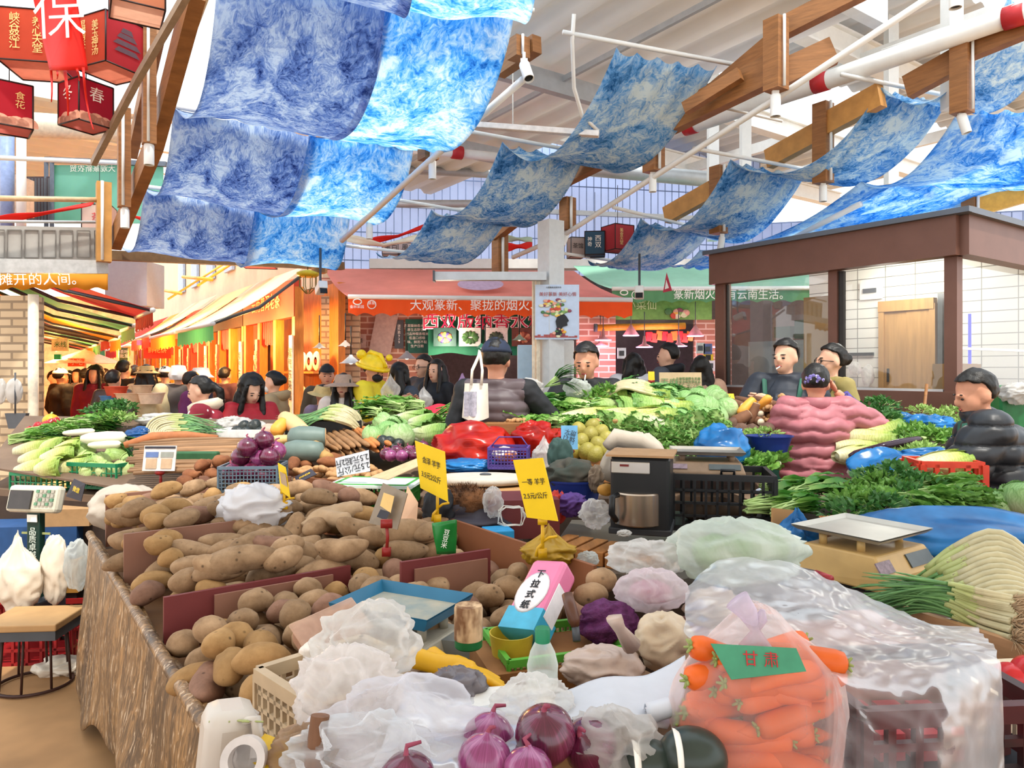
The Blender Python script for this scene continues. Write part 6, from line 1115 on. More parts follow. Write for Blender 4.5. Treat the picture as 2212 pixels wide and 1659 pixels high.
for k in range(4):put(KHB,215+k*16,897-2*k,5.35,k,'dark feathery herb bunch at the back left of the stall','herbs',.8,'feathery herbs of the rear left stall')
pep=M('pepper_red','#a01c22',.25,.2,10);KT=kind(*[single('red_pepper',(lambda mb:(mb.ell((0,0,0),(.035,.03,.03),12,8,fn=lambda p,u:p*(1+.12*cos(3*math.atan2(u.y,u.x)))),mb)[1])(MB()),pep)])
for k in range(7):KT.place(P(66+9*k+R.uniform(-3,3),930-3.5*k+R.uniform(-4,4),5.2),(R.random(),R.random(),k),'red pepper beside the small yellow pumpkin','pepper',group='red peppers')
t=thing('pumpkin','small yellow pumpkin at the back left of the stall','pumpkin',P(110,915,5.3));m=MB();m.ell((0,0,.02),(.055,.055,.05),20,10,fn=lambda p,u:p*(1+.07*cos(8*math.atan2(u.y,u.x))));m.build('body',M('pumpkin_yellow','#dca028',.4),t);m=MB();m.tube([(0,0,.06),(.01,0,.085)],[.01,.006],6);m.build('stem',stemg,t)
def daikon(label,px,py,d,L,r,rz):
 t=thing('daikon',label,'radish',P(px,py,d),rz);m=MB();m.tube([(-L/2,0,0),(-L*.46,0,0),(-L*.3,0,0),(L*.1,0,.005),(L*.42,0,.008),(L/2,0,.008)],[.004,r*.5,r*.85,r,r*.9,r*.45],16);m.build('root',M('daikon_white','#e6dfc4',.4,.06,14),t);m=MB()
 for k in range(9):a=R.uniform(-.5,.5);leaf(m,(L*.48,0,.01),(cos(a),sin(a),R.uniform(-.3,.2)),.13,.012,UP,.5,.004,ph=k)
 m.build('leaf_tops',gr2,t)
daikon('long white daikon radish with green tops on the rear left stall',222,948,4.65,.3,.045,-.05);daikon('second, paler daikon lying below the long one',225,962,4.5,.22,.025,-.1);daikon('white radish behind the daikons by the blue bag',170,935,4.95,.2,.024,.25)
bag('plastic_bag','crumpled blue bag beside the leek bundle',P(308,938,4.75),(.1,.08,.05),darkbluebag,.25,3,3);bag('plastic_bag','large white bag in front of the woman in the spotted hoodie',P(352,906,5.25),(.18,.12,.045),whitebag,.25,3,6);bag('plastic_bag','white bag behind the leek tops',P(505,918,5.15),(.13,.12,.06),whitebag,.25,3,8);bag('plastic_bag','small white bag in front of the red jacketed woman',P(545,925,5.0),(.1,.1,.05),whitebag,.28,3,9)
t=thing('leek_bundle','bundle of leeks bent in an arc on the rear left stall','leeks',P(400,940,4.7),world=True)
for k in range(11):r_=13+k*4.6;j_=R.uniform(-2,2);leek(t,[P(378-r_*.3+j_,952,4.6),P(376-r_,938-r_*.1+j_,4.6+.012*k),P(380-r_*.75,945-r_*.72+j_,4.62+.015*k),P(392+j_,946-r_*.86,4.64+.018*k),P(432,946-r_*.66+j_,4.62+.015*k),P(484+R.uniform(-12,8),956-r_*.5+j_*2,4.58)],.0078,.52,.62,4,.06,False,k)
for k in range(15):m=MB();d=4.42-.028*k;y=950+k*4.6;x0,x1=272+R.uniform(0,30),560+R.uniform(-40,70);m.tube([P(x0,y+8,d),P(lerp(x0,x1,.35),y+1.5+R.uniform(-2,2),d+.02),P(lerp(x0,x1,.7),y-1+R.uniform(-2,2),d+.05),P(x1,y-1,d+.1)],[.01,R.uniform(.011,.016),R.uniform(.012,.017),.008],9);tag(m.build('yam_stick',M('yam_skin','#94704f',.75,.25,10,.2,stretch=(.3,1,1),rnd=.28)),'long thin yam lying across the front of the rear left stall','yam','long yams')
t=thing('yam','thickest reddish yam lying above the long yams','yam',P(400,945,4.5),world=True);m=MB();m.tube([P(268,962,4.4),P(330,945,4.47),P(400,942,4.5),P(470,946,4.52)],[.02,.034,.033,.018],12);m.build('root',M('red_yam','#a8683f',.7,.2,12,.2),t)
m=MB();m.box(P(425,992,4.2),(.26,.05,.09));tag(m.build('bundle_wrap',M('wrap_green','#2f5c3a',.6),sm=0,bev=.01),'green wrapping sheet below the yams','wrap')
def cardstand(label,px,py,d,w_,h_,faces,post=None,tilt=-.2,rz=0,clip=None,txt=None):
 c=P(px,py,d);t=thing('card_stand',label,'sign',(c.x,c.y,c.z-h_/2),rz);m=MB();m.box((0,0,h_/2),(w_,.006,h_),rot=rot3(tilt));m.build('card',faces[0],t,sm=0)
 for k,(x,z,a,b,mt)in enumerate(faces[1]):m=MB();q=rot3(tilt)@V((x,-.005,z));m.box(q+V((0,0,h_/2)),(a,.004,b),rot=rot3(tilt));m.build('printed_panel',mt,t,sm=0)
 if post:m=MB();m.tube([(0,.01,0),(0,.012,-post)],.008,7);m.ell((0,.0,-.01),(.03,.015,.015),8,6);m.build('clip',clip or M('red_clip','#8f2420',.4),t)
 return t
pcard=M('card_white','#d9cfc6',.5);pblue=M('print_blue','#5a6f9c',.5);pcode=M('print_sand','#b79a7c',.6);pdark=M('print_dark','#2e2c34',.5)
t=cardstand('white payment card with two panels on a red clip before the yams',345,990,4.0,.18,.14,(pcard,[(0,.06,.17,.012,pdark),(-.042,.02,.07,.03,pblue),(-.042,-.03,.06,.055,pcode),(.042,.02,.07,.03,M('print_grey','#8d8f86')),(.042,-.03,.06,.055,pcode)]),.1)
avo=M('avocado_skin','#2a2f2c',.35,.3,40,.4);KAV=kind(*[single('avocado',(lambda mb:(mb.ell((0,0,0),(.05,.036,.036),14,10,fn=lambda p,u:V((p.x,p.y*(1-.2*u.x),p.z*(1-.2*u.x)))),mb)[1])(MB()),avo)])
m=MB();c=P(540,940,4.7);m.box(c,(.34,.22,.015));[m.box(c+V((x,y,.02)),s_)for x,y,s_ in((0,.11,(.34,.01,.05)),(0,-.11,(.34,.01,.05)),(.17,0,(.01,.22,.05)),(-.17,0,(.01,.22,.05)))];tag(m.build('tray',M('foam_white','#dddcd8',.6),sm=0),'white tray of avocados in front of the woman in red','tray')
for k,(x,y)in enumerate(((515,932),(535,934),(560,935),(525,922),(552,920),(545,926))):KAV.place(P(x,y,4.65+.03*(k>2)),(0,.2*k,k*1.3),'avocado heaped on the white tray','avocado',group='avocados on the white tray')
for k,(x,y)in enumerate(((830,966),(848,968),(838,956),(858,962),(828,956))):KAV.place(P(x,y,4.35),(0,.2*k,k*1.3),'dark avocado between the yam rows and the purple onions','avocado',group='avocados by the purple onions')
def squash(label,px,py,d,L,r,rz,skin_,cut=None,tilt=0):
 t=thing('squash',label,'squash',P(px,py,d));t.rotation_euler=(0,tilt,rz);m=MB();m.tube([(-L/2,0,0),(-L*.42,0,0),(-L*.2,0,0),(L*.2,0,0),(L*.44,0,0),(L*.5,0,0)],[r*.3,r*.8,r,r*.95,r*.8,r*.78 if cut else r*.2],18);m.build('body',skin_,t)
 if cut:m=MB();m.lathe([(0,0),(r*.7,0),(r*.78,-.002)],18,c=(L*.5+.003,0,0),rot=rot3(0,pi/2));m.build('cut_face',cut,t)
wax=M('wax_gourd','#66766f',.5,.15,9,.1);butter=M('butternut','#d6a878',.5,.08,8);flesh=M('pumpkin_flesh','#e09a3a',.5,.1,20)
squash('grey green wax gourd at the right of the avocado tray',662,945,4.3,.22,.07,.2,wax,butter);squash('second wax gourd lying below the first',655,975,4.1,.24,.065,-.1,wax);squash('pale butternut squash above the wax gourd',632,915,4.5,.26,.055,-.75,butter,M('pale_flesh','#e8cf9a',.5),.3);squash('cut orange pumpkin piece beside the avocados',602,925,4.45,.12,.045,1.1,flesh,flesh,-.7);squash('round pale gourd left of the pumpkin piece',586,932,4.45,.12,.05,.3,M('dusky_gourd','#c09a88',.5));squash('half pumpkin slice lying flat under the squash',612,950,4.3,.16,.03,.5,M('gourd_flesh','#e2b878',.5),flesh)
spm=potmat('sweet_potato_skin','#6d412a','#94603e');KSW=potset('sweet_potato',spm,[(.15,.035),(.13,.04),(.17,.032)])
hp2=Heap()
def rect(x0,x1,y0,y1):return lambda:V((R.uniform(x0,x1),R.uniform(y0,y1),0))
def plab(K_,lab,cat,grp,sc=None):return lambda i,p,rot,L,r:K_.place(p,rot,lab,cat,sc,grp)
drop(hp2,22,rect(-1.75,-1.42,3.78,4.1),.14,.036,plab(KSW,'brown sweet potato heaped left of the onion basket','sweet potato','sweet potatoes left of the onion basket'),lambda x,y:.95,lambda x,y:1.1-abs(x+1.5)*.2)
drop(hp2,14,rect(-1.25,-.85,3.98,4.2),.14,.034,plab(KSW,'sweet potato between the onion basket and the ginger','sweet potato','sweet potatoes right of the onion basket'),lambda x,y:.98,lambda x,y:1.08)
ging=M('ginger_skin','#ae8458',.75,.18,16,.3)
def ginger(seed):
 rr=random.Random(seed);m=MB()
 for k in range(6):a=rr.random()*6.28;c=V((rr.uniform(-.05,.05),rr.uniform(-.025,.025),0));m.ell(c,(.03*rr.uniform(.8,1.3),.018,.017),9,7,rot=rot3(0,rr.uniform(-.4,.4),a))
 return single('ginger_root',m,ging)
KG=kind(*[ginger(k)for k in range(4)])
drop(hp2,34,rect(-1.12,-.72,3.72,3.98),.1,.022,plab(KG,'knobbly ginger root heaped in front of the yam rows','ginger','ginger roots'),lambda x,y:.98,lambda x,y:1.08)
gb_=M('blue_grey_plastic','#5c6f7e',.45,.1,6);BC=P(548,1060,3.62)
crate('basket','grey blue plastic basket of red onions behind the potatoes',BC,(.28,.22,.13),.08,gb_,7,(16,12),.004,.01)
m=MB();m.box(BC-V((0,0,.07)),(.3,.24,.13),.08);tag(m.build('cardboard_box',card,sm=0),'cardboard box carrying the red onion basket','box')
ho=Heap();drop(ho,12,lambda:V((BC.x+R.uniform(-.1,.1),BC.y+R.uniform(-.07,.07),0)),.1,.05,lambda i,p,rot,L,r:KON.place(p,(rot[0]*.6,rot[1],rot[2]),'red onion heaped in the grey blue basket','onion',1.08,'red onions in the basket'),lambda x,y:BC.z+.05,lambda x,y:BC.z+.2-((x-BC.x)**2+(y-BC.y)**2)*3)
ym=M('yam_brown','#8d6844',.75,.25,10,.2,stretch=(1,1,1));ymo=M('yam_orange','#b8733c',.7,.22,12,.2)
for k in range(20):
 r_=k//10;q=k%10;x=690+q*14+r_*2;y=958-q*1.5+r_*14;a,b=P(x-34+R.uniform(-7,7),y-22,4.85),P(x+24+R.uniform(-8,8),y+16+R.uniform(-4,4),4.25);w_=R.uniform(.014,.02);j_=V((R.uniform(-.015,.015),0,R.uniform(-.006,.01)));m=MB();m.tube([a,a.lerp(b,.1),a.lerp(b,.4)+j_,a.lerp(b,.7)-j_*.5,a.lerp(b,.95),b],[w_*.5,w_*.9,w_,w_*1.05,w_*.8,w_*.3],10);tag(m.build('yam_stick',ymo if q>6 else ym),'orange-brown yam in the right part of the yam rows'if q>6 else 'brown yam in the left part of the yam rows','yam','orange yams in rows'if q>6 else 'brown yams in rows')
m=MB();a=P(676,935,4.8);m.tube([P(668,925,4.8),P(676,960,4.3),P(695,985,4.1),P(712,990,4.05)],[.03,.04,.04,.03],10);tag(m.build('log',M('log_tan','#b08850',.7)),'curved tan root at the left end of the yam rows','root')
hp3=Heap();drop(hp3,18,rect(-.72,-.42,4.0,4.3),.07,.036,lambda i,p,rot,L,r:KON.place(p,rot,'purple onion in the loose heap before the red bag','onion',.75,'purple onions before the red bag'),lambda x,y:1.07,lambda x,y:1.22)
tr=thing('tray','black tray of large leeks in the middle of the rear stall','tray',P(700,945,4.9),.25);m=MB();m.box((0,0,.01),(.48,.3,.02));[m.box((x,y,.06),s_)for x,y,s_ in((0,.15,(.48,.012,.12)),(0,-.15,(.48,.012,.12)),(.24,0,(.012,.3,.12)),(-.24,0,(.012,.3,.12)))];m.build('tray_body',black,tr,sm=0)
t=thing('leek_bundle','large heap of leeks in the black tray, white ends to the right','leeks',P(700,930,4.9),world=True)
for k in range(22):q=k/21;h=14*sin(pi*q);leek(t,[P(780-10*q+R.uniform(-6,6),930-h*.2-R.uniform(0,10),4.95-.2*q),P(772-28*q,893-h*.9+22*q,4.95-.25*q+R.uniform(-.02,.02)),P(725-30*q,876-h*.5+30*q+R.uniform(-3,3),5.0-.3*q),P(672-20*q,898+25*q,5.0-.3*q),P(600+R.uniform(-10,55),915+45*q*R.uniform(.6,1),4.95-.35*q)],.0085,.4,.5,4,.08,False,k)
for k in range(7):put(KFR,800+k*13,895-2*k+R.uniform(-5,8),5.1+.05*(k%3),2.5+R.uniform(-.3,.3),'bunch of celery-like greens right of the leek tray','greens',.9,'greens right of the leek tray')
for k,(x,y,d,s_)in enumerate(((838,935,4.6,1.15),(808,942,4.5,1),(862,945,4.45,1.2),(826,915,4.9,1),(880,920,4.9,1),(850,918,4.85,.9))):put(KCG,x,y,d,k*1.1,'round green cabbage right of the leek tray','cabbage',s_*.8,'round cabbages right of the leek tray',(.4,.3*k))
for k,(x,y,d)in enumerate(((900,930,4.6),(915,915,4.75),(890,905,4.9),(925,938,4.5),(935,945,4.5))):put(KNG,x,y,d,-.8+.2*k,'green napa cabbage behind the purple onions','cabbage',.75,'green napa cabbages of the rear stall')
garl=M('garlic_skin','#dcc3b8',.5,.15,20);KGA=kind(single('garlic_bulb',(lambda mb:(mb.lathe([(0,-.02),(.02,-.018),(.028,0),(.02,.015),(.006,.026),(.003,.036)],12,fn=lambda p,a:V((p.x*(1+.06*cos(6*a)),p.y*(1+.06*cos(6*a)),p.z))),mb)[1])(MB()),garl));hp4=Heap()
drop(hp4,46,lambda:P(R.uniform(878,965),800,R.uniform(5.3,5.7)),.05,.026,plab(KGA,'pinkish garlic bulb in the heap before the young couple','garlic','garlic bulbs'),lambda x,y:1.18,lambda x,y:1.28)
drop(hp4,26,lambda:P(R.uniform(940,1015),800,R.uniform(5.75,6.1)),.09,.038,lambda i,p,rot,L,r:KM.place(p,rot,'small potato in the far heap left of the capped man','potato',.85,'far potatoes left of the capped man'),lambda x,y:1.18,lambda x,y:1.33)
m=MB();m.box(P(945,930,5.6),(.95,1.0,.7));q=m.build('display_stand',sw2,sm=0);q.location.z=.5;tag(q,'wooden stand carrying the garlic and far potatoes','stand');m=MB();m.box((q.location.x,q.location.y,.25),(.8,.8,.5));tag(m.build('storage_box',M('dark_box',''),sm=0),'dark box under the garlic stand','box')
t=thing('plastic_sheet','red and white printed plastic under the green beans','sheet',P(935,893,5.2),world=True);m=MB();m.grid(lambda i,j:P(lerp(905,985,i)+14*j,lerp(878,898,j)-6*i+3*sin(9*i),5.3-.15*j),14,6);m.build('sheet',M('red_white_print','#d82a3a',.4,.1,3,col2='#f0e6e4',sharp=.7),t)
for k in range(36):a=P(955+R.uniform(0,50),905-R.uniform(0,28),5.0+R.uniform(-.1,.1));dr=V((R.uniform(.5,1),R.uniform(-.4,.4),R.uniform(.1,.7)))*.07;m=MB();m.tube([a-dr,a+V((0,0,.006)),a+dr],[.004,.006,.003],6);tag(m.build('green_bean',gr3),'green bean in the pile beside the canvas tote bag','bean','green beans')
# ---------- the centre stall: mountain of greens
table('low stall table under the mountain of greens',[(.22,4.3),(1.55,4.15),(1.8,4.9),(1.7,5.35),(1.05,5.8),(.86,4.95),(.3,4.9)],.84,sw2,skirt=M('dark_skirt',''))
def cb(x,y):return.9+.36*max(0,min(1,(y-4.25)/1.1))+.05
m=MB();m.prism([V((.28,4.35,cb(0,4.35)-.02)),V((1.52,4.22,cb(0,4.22)-.02)),V((1.72,4.9,cb(0,4.9)-.02)),V((1.62,5.3,cb(0,5.3)-.02)),V((1.05,5.7,cb(0,5.7)-.02)),V((.88,4.92,cb(0,4.92)-.02)),V((.35,4.88,cb(0,4.88)-.02))],UP*.012);tag(m.build('display_board',sw2,sm=0),'sloping board under the mountain of greens','board')
def field(K_,pts,label,cat,grp,sc=1.0,rz=(0,6.28),tilt=.25,jit=6):
 for k,(x,y,d)in enumerate(pts):K_.place(P(x+R.uniform(-jit,jit),y+R.uniform(-jit,jit)*.6,d),(R.uniform(-tilt,tilt),R.uniform(-tilt,tilt),R.uniform(*rz)),label,cat,sc*R.uniform(.9,1.1),grp)
def gridpts(x0,x1,y0,y1,d0,d1,nx,ny,sl=0):return[(lerp(x0,x1,(i+.5*(j%2))/max(1,nx-.5))+sl*j,lerp(y0,y1,j/max(1,ny-1)),lerp(d0,d1,j/max(1,ny-1)))for j in range(ny)for i in range(nx)]
field(KCH,gridpts(1135,1300,905,877,4.7,4.9,6,3),'bunch of choy in the left part of the mountain of greens','greens','choy left in the mountain of greens',.85,(2.4,3.9))
field(KHB,[(1125,885,4.8),(1150,872,4.95),(1135,868,5.05),(1112,878,5.0)],'dark herb bunch right of the man in the grey vest','herbs','herbs beside the man in the vest',.85)
field(KFR,gridpts(1130,1290,930,905,4.45,4.65,6,2),'loose leafy bunch along the front left of the greens','greens','leafy bunches at the front left of the greens',.85,(2.2,4.0))
field(KHF,[(1290,866,4.85),(1310,856,4.9),(1180,882,4.85)],'curly parsley-like bunch at the top of the greens','herbs','curly bunches at the top of the greens',.8)
field(KN,gridpts(1262,1425,905,868,4.55,4.95,5,3),'yellow-white napa cabbage in the middle of the greens','cabbage','napa cabbages in the middle of the greens',.95,(-.6,.5),.15)
field(KNG,gridpts(1240,1420,920,885,4.5,4.7,4,2),'green napa cabbage among the yellow ones in the middle','cabbage','green napa cabbages in the middle of the greens',.9,(2.6,3.6),.2)
field(KCG,gridpts(1440,1570,905,862,4.6,4.95,4,3),'round pale cabbage on the right of the greens','cabbage','round cabbages on the right of the greens',.95,tilt=.7)
field(KLT,gridpts(1345,1560,965,925,4.32,4.5,6,3),'curly lettuce on the front of the greens','lettuce','curly lettuces on the front of the greens',.8,tilt=.9)
field(KDK,gridpts(1330,1440,862,848,4.95,5.1,4,2),'dark leafy bunch below the spring onion heap','greens','dark bunches below the spring onion heap',.8,(-.8,.4))
field(KLT,[(1310,930,4.4),(1480,975,4.3),(1530,960,4.35),(1440,980,4.28)],'curly lettuce hanging at the front edge of the greens','lettuce','curly lettuces at the front edge',.8,tilt=.9)
t=thing('spring_onion_heap','heap of white spring onion stalks on top of the greens','spring onions',P(1370,850,5.2),world=True)
for k in range(20):q=k/19;leek(t,[P(1316+R.uniform(-5,8),856-q*16,4.85+.2*q),P(1345,838-q*14,4.8+.25*q),P(1385+R.uniform(-6,6),832+(1-q)*14-q*8,4.8+.25*q),P(1436+R.uniform(-8,8),862-q*14,4.75+.2*q)],.011,.72,.82,2,.04,False,k)
t=thing('greens_bunch','bunch of greens passed from the capped man to the smoker','greens',P(1192,830,4.75));m,s_=MB(),MB()
for k in range(22):a=R.uniform(-1,1);d_=V((.5+R.uniform(-.2,.5),R.uniform(-.3,.3),.5+a*.5));leaf(m,d_.normalized()*.05,d_,.15,.014,UP,.5,.003,ph=k);s_.tube([(-.05,0,-.02),d_.normalized()*.06],.003,4)
m.build('leaves',gr2,t);s_.build('stems',stemg,t)
bag('plastic_bag','clear bag held open by the smoking man',P(1247,840,4.85),(.09,.06,.07),film('grey_bag','#d9ddd8',.5,.3,8),.2,3,12)
bag('plastic_bag','white plastic bundle left of the counter scale display',P(1140,842,5.1),(.12,.1,.08),milky,.2,3,14);bag('plastic_bag','blue bag under the dark herbs by the grey vest',P(1175,872,4.95),(.08,.06,.03),darkbluebag,.25,3,15);bag('plastic_bag','blue bag under the greens in front of the smoker',P(1262,872,4.9),(.1,.06,.03),darkbluebag,.25,3,16)
t=cardstand('cardboard sign with green script standing on the greens',1470,828,5.6,.33,.17,(M('sign_card','#b8a27e',.8,.08),[]),.12,-.1);text('天麻',.07,M('moss_ink','#5a7a4a'),frame((-.09,-.012,.09),(1,0,0),(0,.2,1)),t);text('云南昭通野生天麻\n农家自种炖汤佳品\n每斤一百二十元\n假一赔十',.024,M('moss_ink',''),frame((.06,-.01,.085),(1,0,0),(0,.2,1)),t)
t=cardstand('small yellow price card on a stick by the butcher lamps',1407,812,5.7,.05,.07,(M('price_yellow','#e8b824',.5),[]),.1)
logm=M('cassava_bark','#6f4a34',.8,.25,10,.3);pale=M('root_flesh','#d9cdb0',.6,.06)
for k in range(11):x=1545+k%4*38;y=872+k//4*17;L_2=.16;a=P(x-30,y-10,5.15-.12*(k//4));b=P(x+22,y+6,4.85-.12*(k//4));t=thing('cassava_root','brown cassava root stacked at the right of the greens','root',(a+b)/2,0,'stacked cassava roots',world=True);m=MB();m.tube([a,a.lerp(b,.5),b],[.025,.034,.03],12);m.build('bark',logm,t);m=MB();d_=(b-a).normalized();m.tube([b,b+d_*.004],.024,12);m.build('cut_end',pale,t)
taro=M('taro_skin','#5e463a',.85,.3,16,.4);KTA=kind(*[single('taro_root',potato_mesh(.13,.05,70+k,taro,.2),taro)for k in range(3)])
for k,(x,y)in enumerate(((1595,925),(1625,930),(1655,928),(1575,918),(1610,940),(1640,942),(1590,940))):KTA.place(P(x,y,4.55-.03*(k>3)),(0,.2*k,k),'dark taro root in front of the cassava','root',.9,'taro roots')
for k in range(18):KG.place(P(1650+R.uniform(0,50),915-R.uniform(0,45),4.75+R.uniform(0,.2)),(R.random(),R.random(),R.random()*6),'ginger root heaped beside the woman in the pink jacket','ginger',1,'ginger roots beside the pink jacket')
squash('orange pumpkin wedge pointing up among the roots',1612,880,4.7,.15,.035,.4,flesh,flesh,-.7);squash('second orange pumpkin wedge near the woman in pink',1652,868,4.75,.11,.03,2.4,flesh,flesh,.8);squash('cut white gourd half lying among the roots',1600,905,4.6,.13,.04,.1,logm,pale,-.5);squash('second white gourd half with a pale cut face',1625,897,4.65,.16,.03,0,logm,pale,-1.2)
m=MB();m.box(P(1572,861,5.0),(.1,.01,.07),rot=rot3(-.4,0,.2));tag(m.build('price_card',M('price_yellow',''),sm=0),'yellow price card lying on the cassava roots','card')
field(KHL,[(1625,945,4.35),(1655,943,4.3)],'pale green sprouts above the navy basket','sprouts','sprouts above the navy basket',.6);field(KSP,[(1630,995,4.1),(1655,1005,4.0),(1680,1000,4.05),(1625,1010,3.95),(1690,985,4.15),(1660,985,4.15)],'bright leafy lettuce below the navy basket','lettuce','leafy lettuces below the navy basket',.62,tilt=.6)
navyp=M('navy_plastic','#1c2f74',.4,.1,6)
def basin(name,label,c,r,h,mat,sc=(1,1),rz=0,cat='basket'):
 t=thing(name,label,cat,c,rz);m=MB();m.lathe([(0,0),(r*.75,0),(r,h),(r*1.06,h),(r*1.05,h*.94),(r*.98,h*.94),(r*.73,.01),(0,.01)],30,fn=lambda p,a:V((p.x*sc[0],p.y*sc[1],p.z)));m.build('shell',mat,t,auto=.6);return t
basin('basket','navy blue oval basket left of the woman in pink',P(1662,978,4.15),.13,.1,navyp,(1,.8));table('stand under the bright lettuces and the navy basket',[(1.25,3.75),(1.75,3.75),(1.75,4.12),(1.2,4.1)],.9,sw2,skirt=M('dark_skirt',''))
bag('plastic_bag','open cyan-blue plastic bag in front of the curly lettuces',P(1560,965,4.05),(.15,.13,.13),bluebag,.16,2.6,21,flat=-.8)
pom=M('pomelo_skin','#93893a',.45,.12,16,.25,bs=90,rnd=.1);KP=kind(*[single('pomelo',(lambda mb:(mb.ell((0,0,0),(.062,.062,.066),16,10,fn=lambda p,u:V((p.x*(1-.1*max(0,u.z)),p.y*(1-.1*max(0,u.z)),p.z*1.06))),mb)[1])(MB()),pom)])
for k,(x,y,d)in enumerate(((1275,940,4.15),(1255,955,4.1),(1292,962,4.05),(1268,975,4.0),(1298,935,4.2),(1310,950,4.1),(1240,975,4.05),(1285,982,3.98),(1250,930,4.25),(1310,975,4.0),(1225,960,4.12),(1280,922,4.3))):KP.place(P(x,y,d),(R.uniform(-.5,.5),R.uniform(-.5,.5),k),'yellow-green pomelo heaped behind the blue price card','pomelo',.78,'pomelos')
m=MB();m.box(P(1270,1012,4.08),(.32,.26,.12));tag(m.build('wooden_box',bamboo,sm=0),'brown wooden box holding the pomelos','box')
t=cardstand('pale blue price card in front of the pomelos',1230,945,3.9,.09,.13,(M('card_blue','#5e93b8',.5),[]),.15);text('大甜\n13.85',.032,ink,frame((0,-.012,.075),(1,.0,-.3),(0.3,.2,1)),t)
for k in range(9):KG.place(P(1300+R.uniform(-35,30),915+R.uniform(-8,12),4.4),(0,0,k),'small brown root behind the pomelos','root',.8,'small roots behind the pomelos')
table('middle stand with red bags in front of the man in the grey vest',[(-.5,3.68),(.62,3.62),(.68,4.2),(-.42,4.25)],.93,sw2,skirt=M('dark_skirt',''))
bag('plastic_bag','big crumpled red plastic sheet over a heap in the middle',P(1022,972,4.0),(.23,.18,.15),redbag,.2,2.0,31,flat=-.55,n=64,k=44);bag('plastic_bag','second red plastic bag left of the pomelos',P(1160,948,4.15),(.14,.12,.1),redbag,.28,2.6,32);bag('plastic_bag','small red bag behind the blue price card',P(1205,955,4.2),(.08,.08,.06),redbag,.28,2.6,33)
bag('plastic_bag','blue folded plastic behind the white foam board',P(1010,1005,3.8),(.16,.09,.035),bluebag,.25,3,34);bag('plastic_bag','grey-white knotted bag right of the purple basket',P(1175,985,3.75),(.06,.06,.07),milky,.25,3,35,knot=.04)
t=crate('basket','purple plastic basket with handles in the middle of the stalls',P(1100,1008,3.75),(.2,.16,.1),-.1,M('purple_plastic','#4a3a80',.4,.1),6,(12,10),.004,.01);m=MB();m.tube([(-.1,.02,.1),(-.06,.05,.15),(.06,.05,.15),(.1,.02,.1)],.004,6);m.build('handle',M('purple_plastic',''),t)
bag('plastic_bag','white bag with orange print inside the purple basket',P(1090,980,3.76),(.06,.05,.035),M('print_bag','#e8e4e0',.4,.1,12,.2,col2='#e8854a',sharp=.6),.25,3,36)
for k in range(8):KM.place(P(930+k*9+R.uniform(-3,3),935+R.uniform(-8,8),4.6),(0,.2,k),'small grey potato behind the big red bag','potato',.55,'small potatoes behind the big red bag')
field(KFR,[(955,925,4.8),(985,918,4.85),(940,915,4.9)],'small leafy bunch behind the big red bag','greens','leafy bunches behind the big red bag',.6)
for k in range(14):KG.place(P(1075+R.uniform(-45,80),915+R.uniform(-8,10),4.35+R.uniform(0,.1)),(0,0,k),'brown root in the row below the man in the grey vest','root',.8,'brown roots below the grey vest')
m=MB();m.box(P(1085,935,4.3),(.5,.14,.12));q=tag(m.build('wooden_box',bamboo,sm=0),'wooden box of roots below the man in the grey vest','box')
# ---------- right back stall with blue bags
table('right rear stall of greens and blue bags before the kiosk',[(2.25,4.3),(3.6,4.1),(4.2,5.2),(3.3,5.5),(2.4,5.2)],.92,sw2,skirt=M('dark_skirt',''))
m=MB();m.prism([V((2.3,4.35,.95)),V((3.6,4.15,.95)),V((4.1,5.15,1.15)),V((3.3,5.45,1.15)),V((2.42,5.18,1.15))],UP*.012);tag(m.build('display_board',sw2,sm=0),'sloping board of the right rear stall','board')
field(KHB,[(1885,905,4.9),(1900,890,4.95),(1870,918,4.85),(1915,920,4.8),(1885,925,4.75)],'mint bunch right of the woman in pink','herbs','mint bunches',.95);field(KHF,[(1960,950,4.5),(1990,945,4.5),(2020,952,4.5),(1940,958,4.45),(2045,960,4.45),(1975,940,4.6)],'leafy herb bunch in the middle of the right rear stall','herbs','herbs in the middle of the right rear stall',.8)
field(KHL,[(2030,905,5.0),(2060,900,5.0),(2085,915,4.9),(1990,892,5.1),(2060,925,4.8),(1965,985,4.2),(2000,985,4.2),(1985,978,4.25),(1940,990,4.15)],'pale green sprouting bunch on the right rear stall','greens','pale bunches on the right rear stall',.75)
field(KN,[(1850,945,4.6),(1875,950,4.5),(1850,968,4.45),(1890,940,4.55),(1845,985,4.35)],'pale napa cabbage right of the woman in pink','cabbage','napa cabbages right of the woman in pink',.85,(-.4,.6),.2)
for k in range(7):a=P(1835+k*10,985-k*3,4.25-.01*k);b=P(1920+k*12,962-k*2.5,4.3);m=MB();t=thing('eggplant','long dark eggplant lying on the blue bag','eggplant',(a+b)/2,0,'eggplants',world=True);m.tube([a,a.lerp(b,.15),a.lerp(b,.5),a.lerp(b,.9),b],[.012,.024,.026,.02,.008],12);m.build('body',M('eggplant_skin','#2c1626',.2,.2,8),t);m=MB();m.tube([b,b+(b-a).normalized()*.03],[.014,.006],8);m.build('stem',stemg,t)
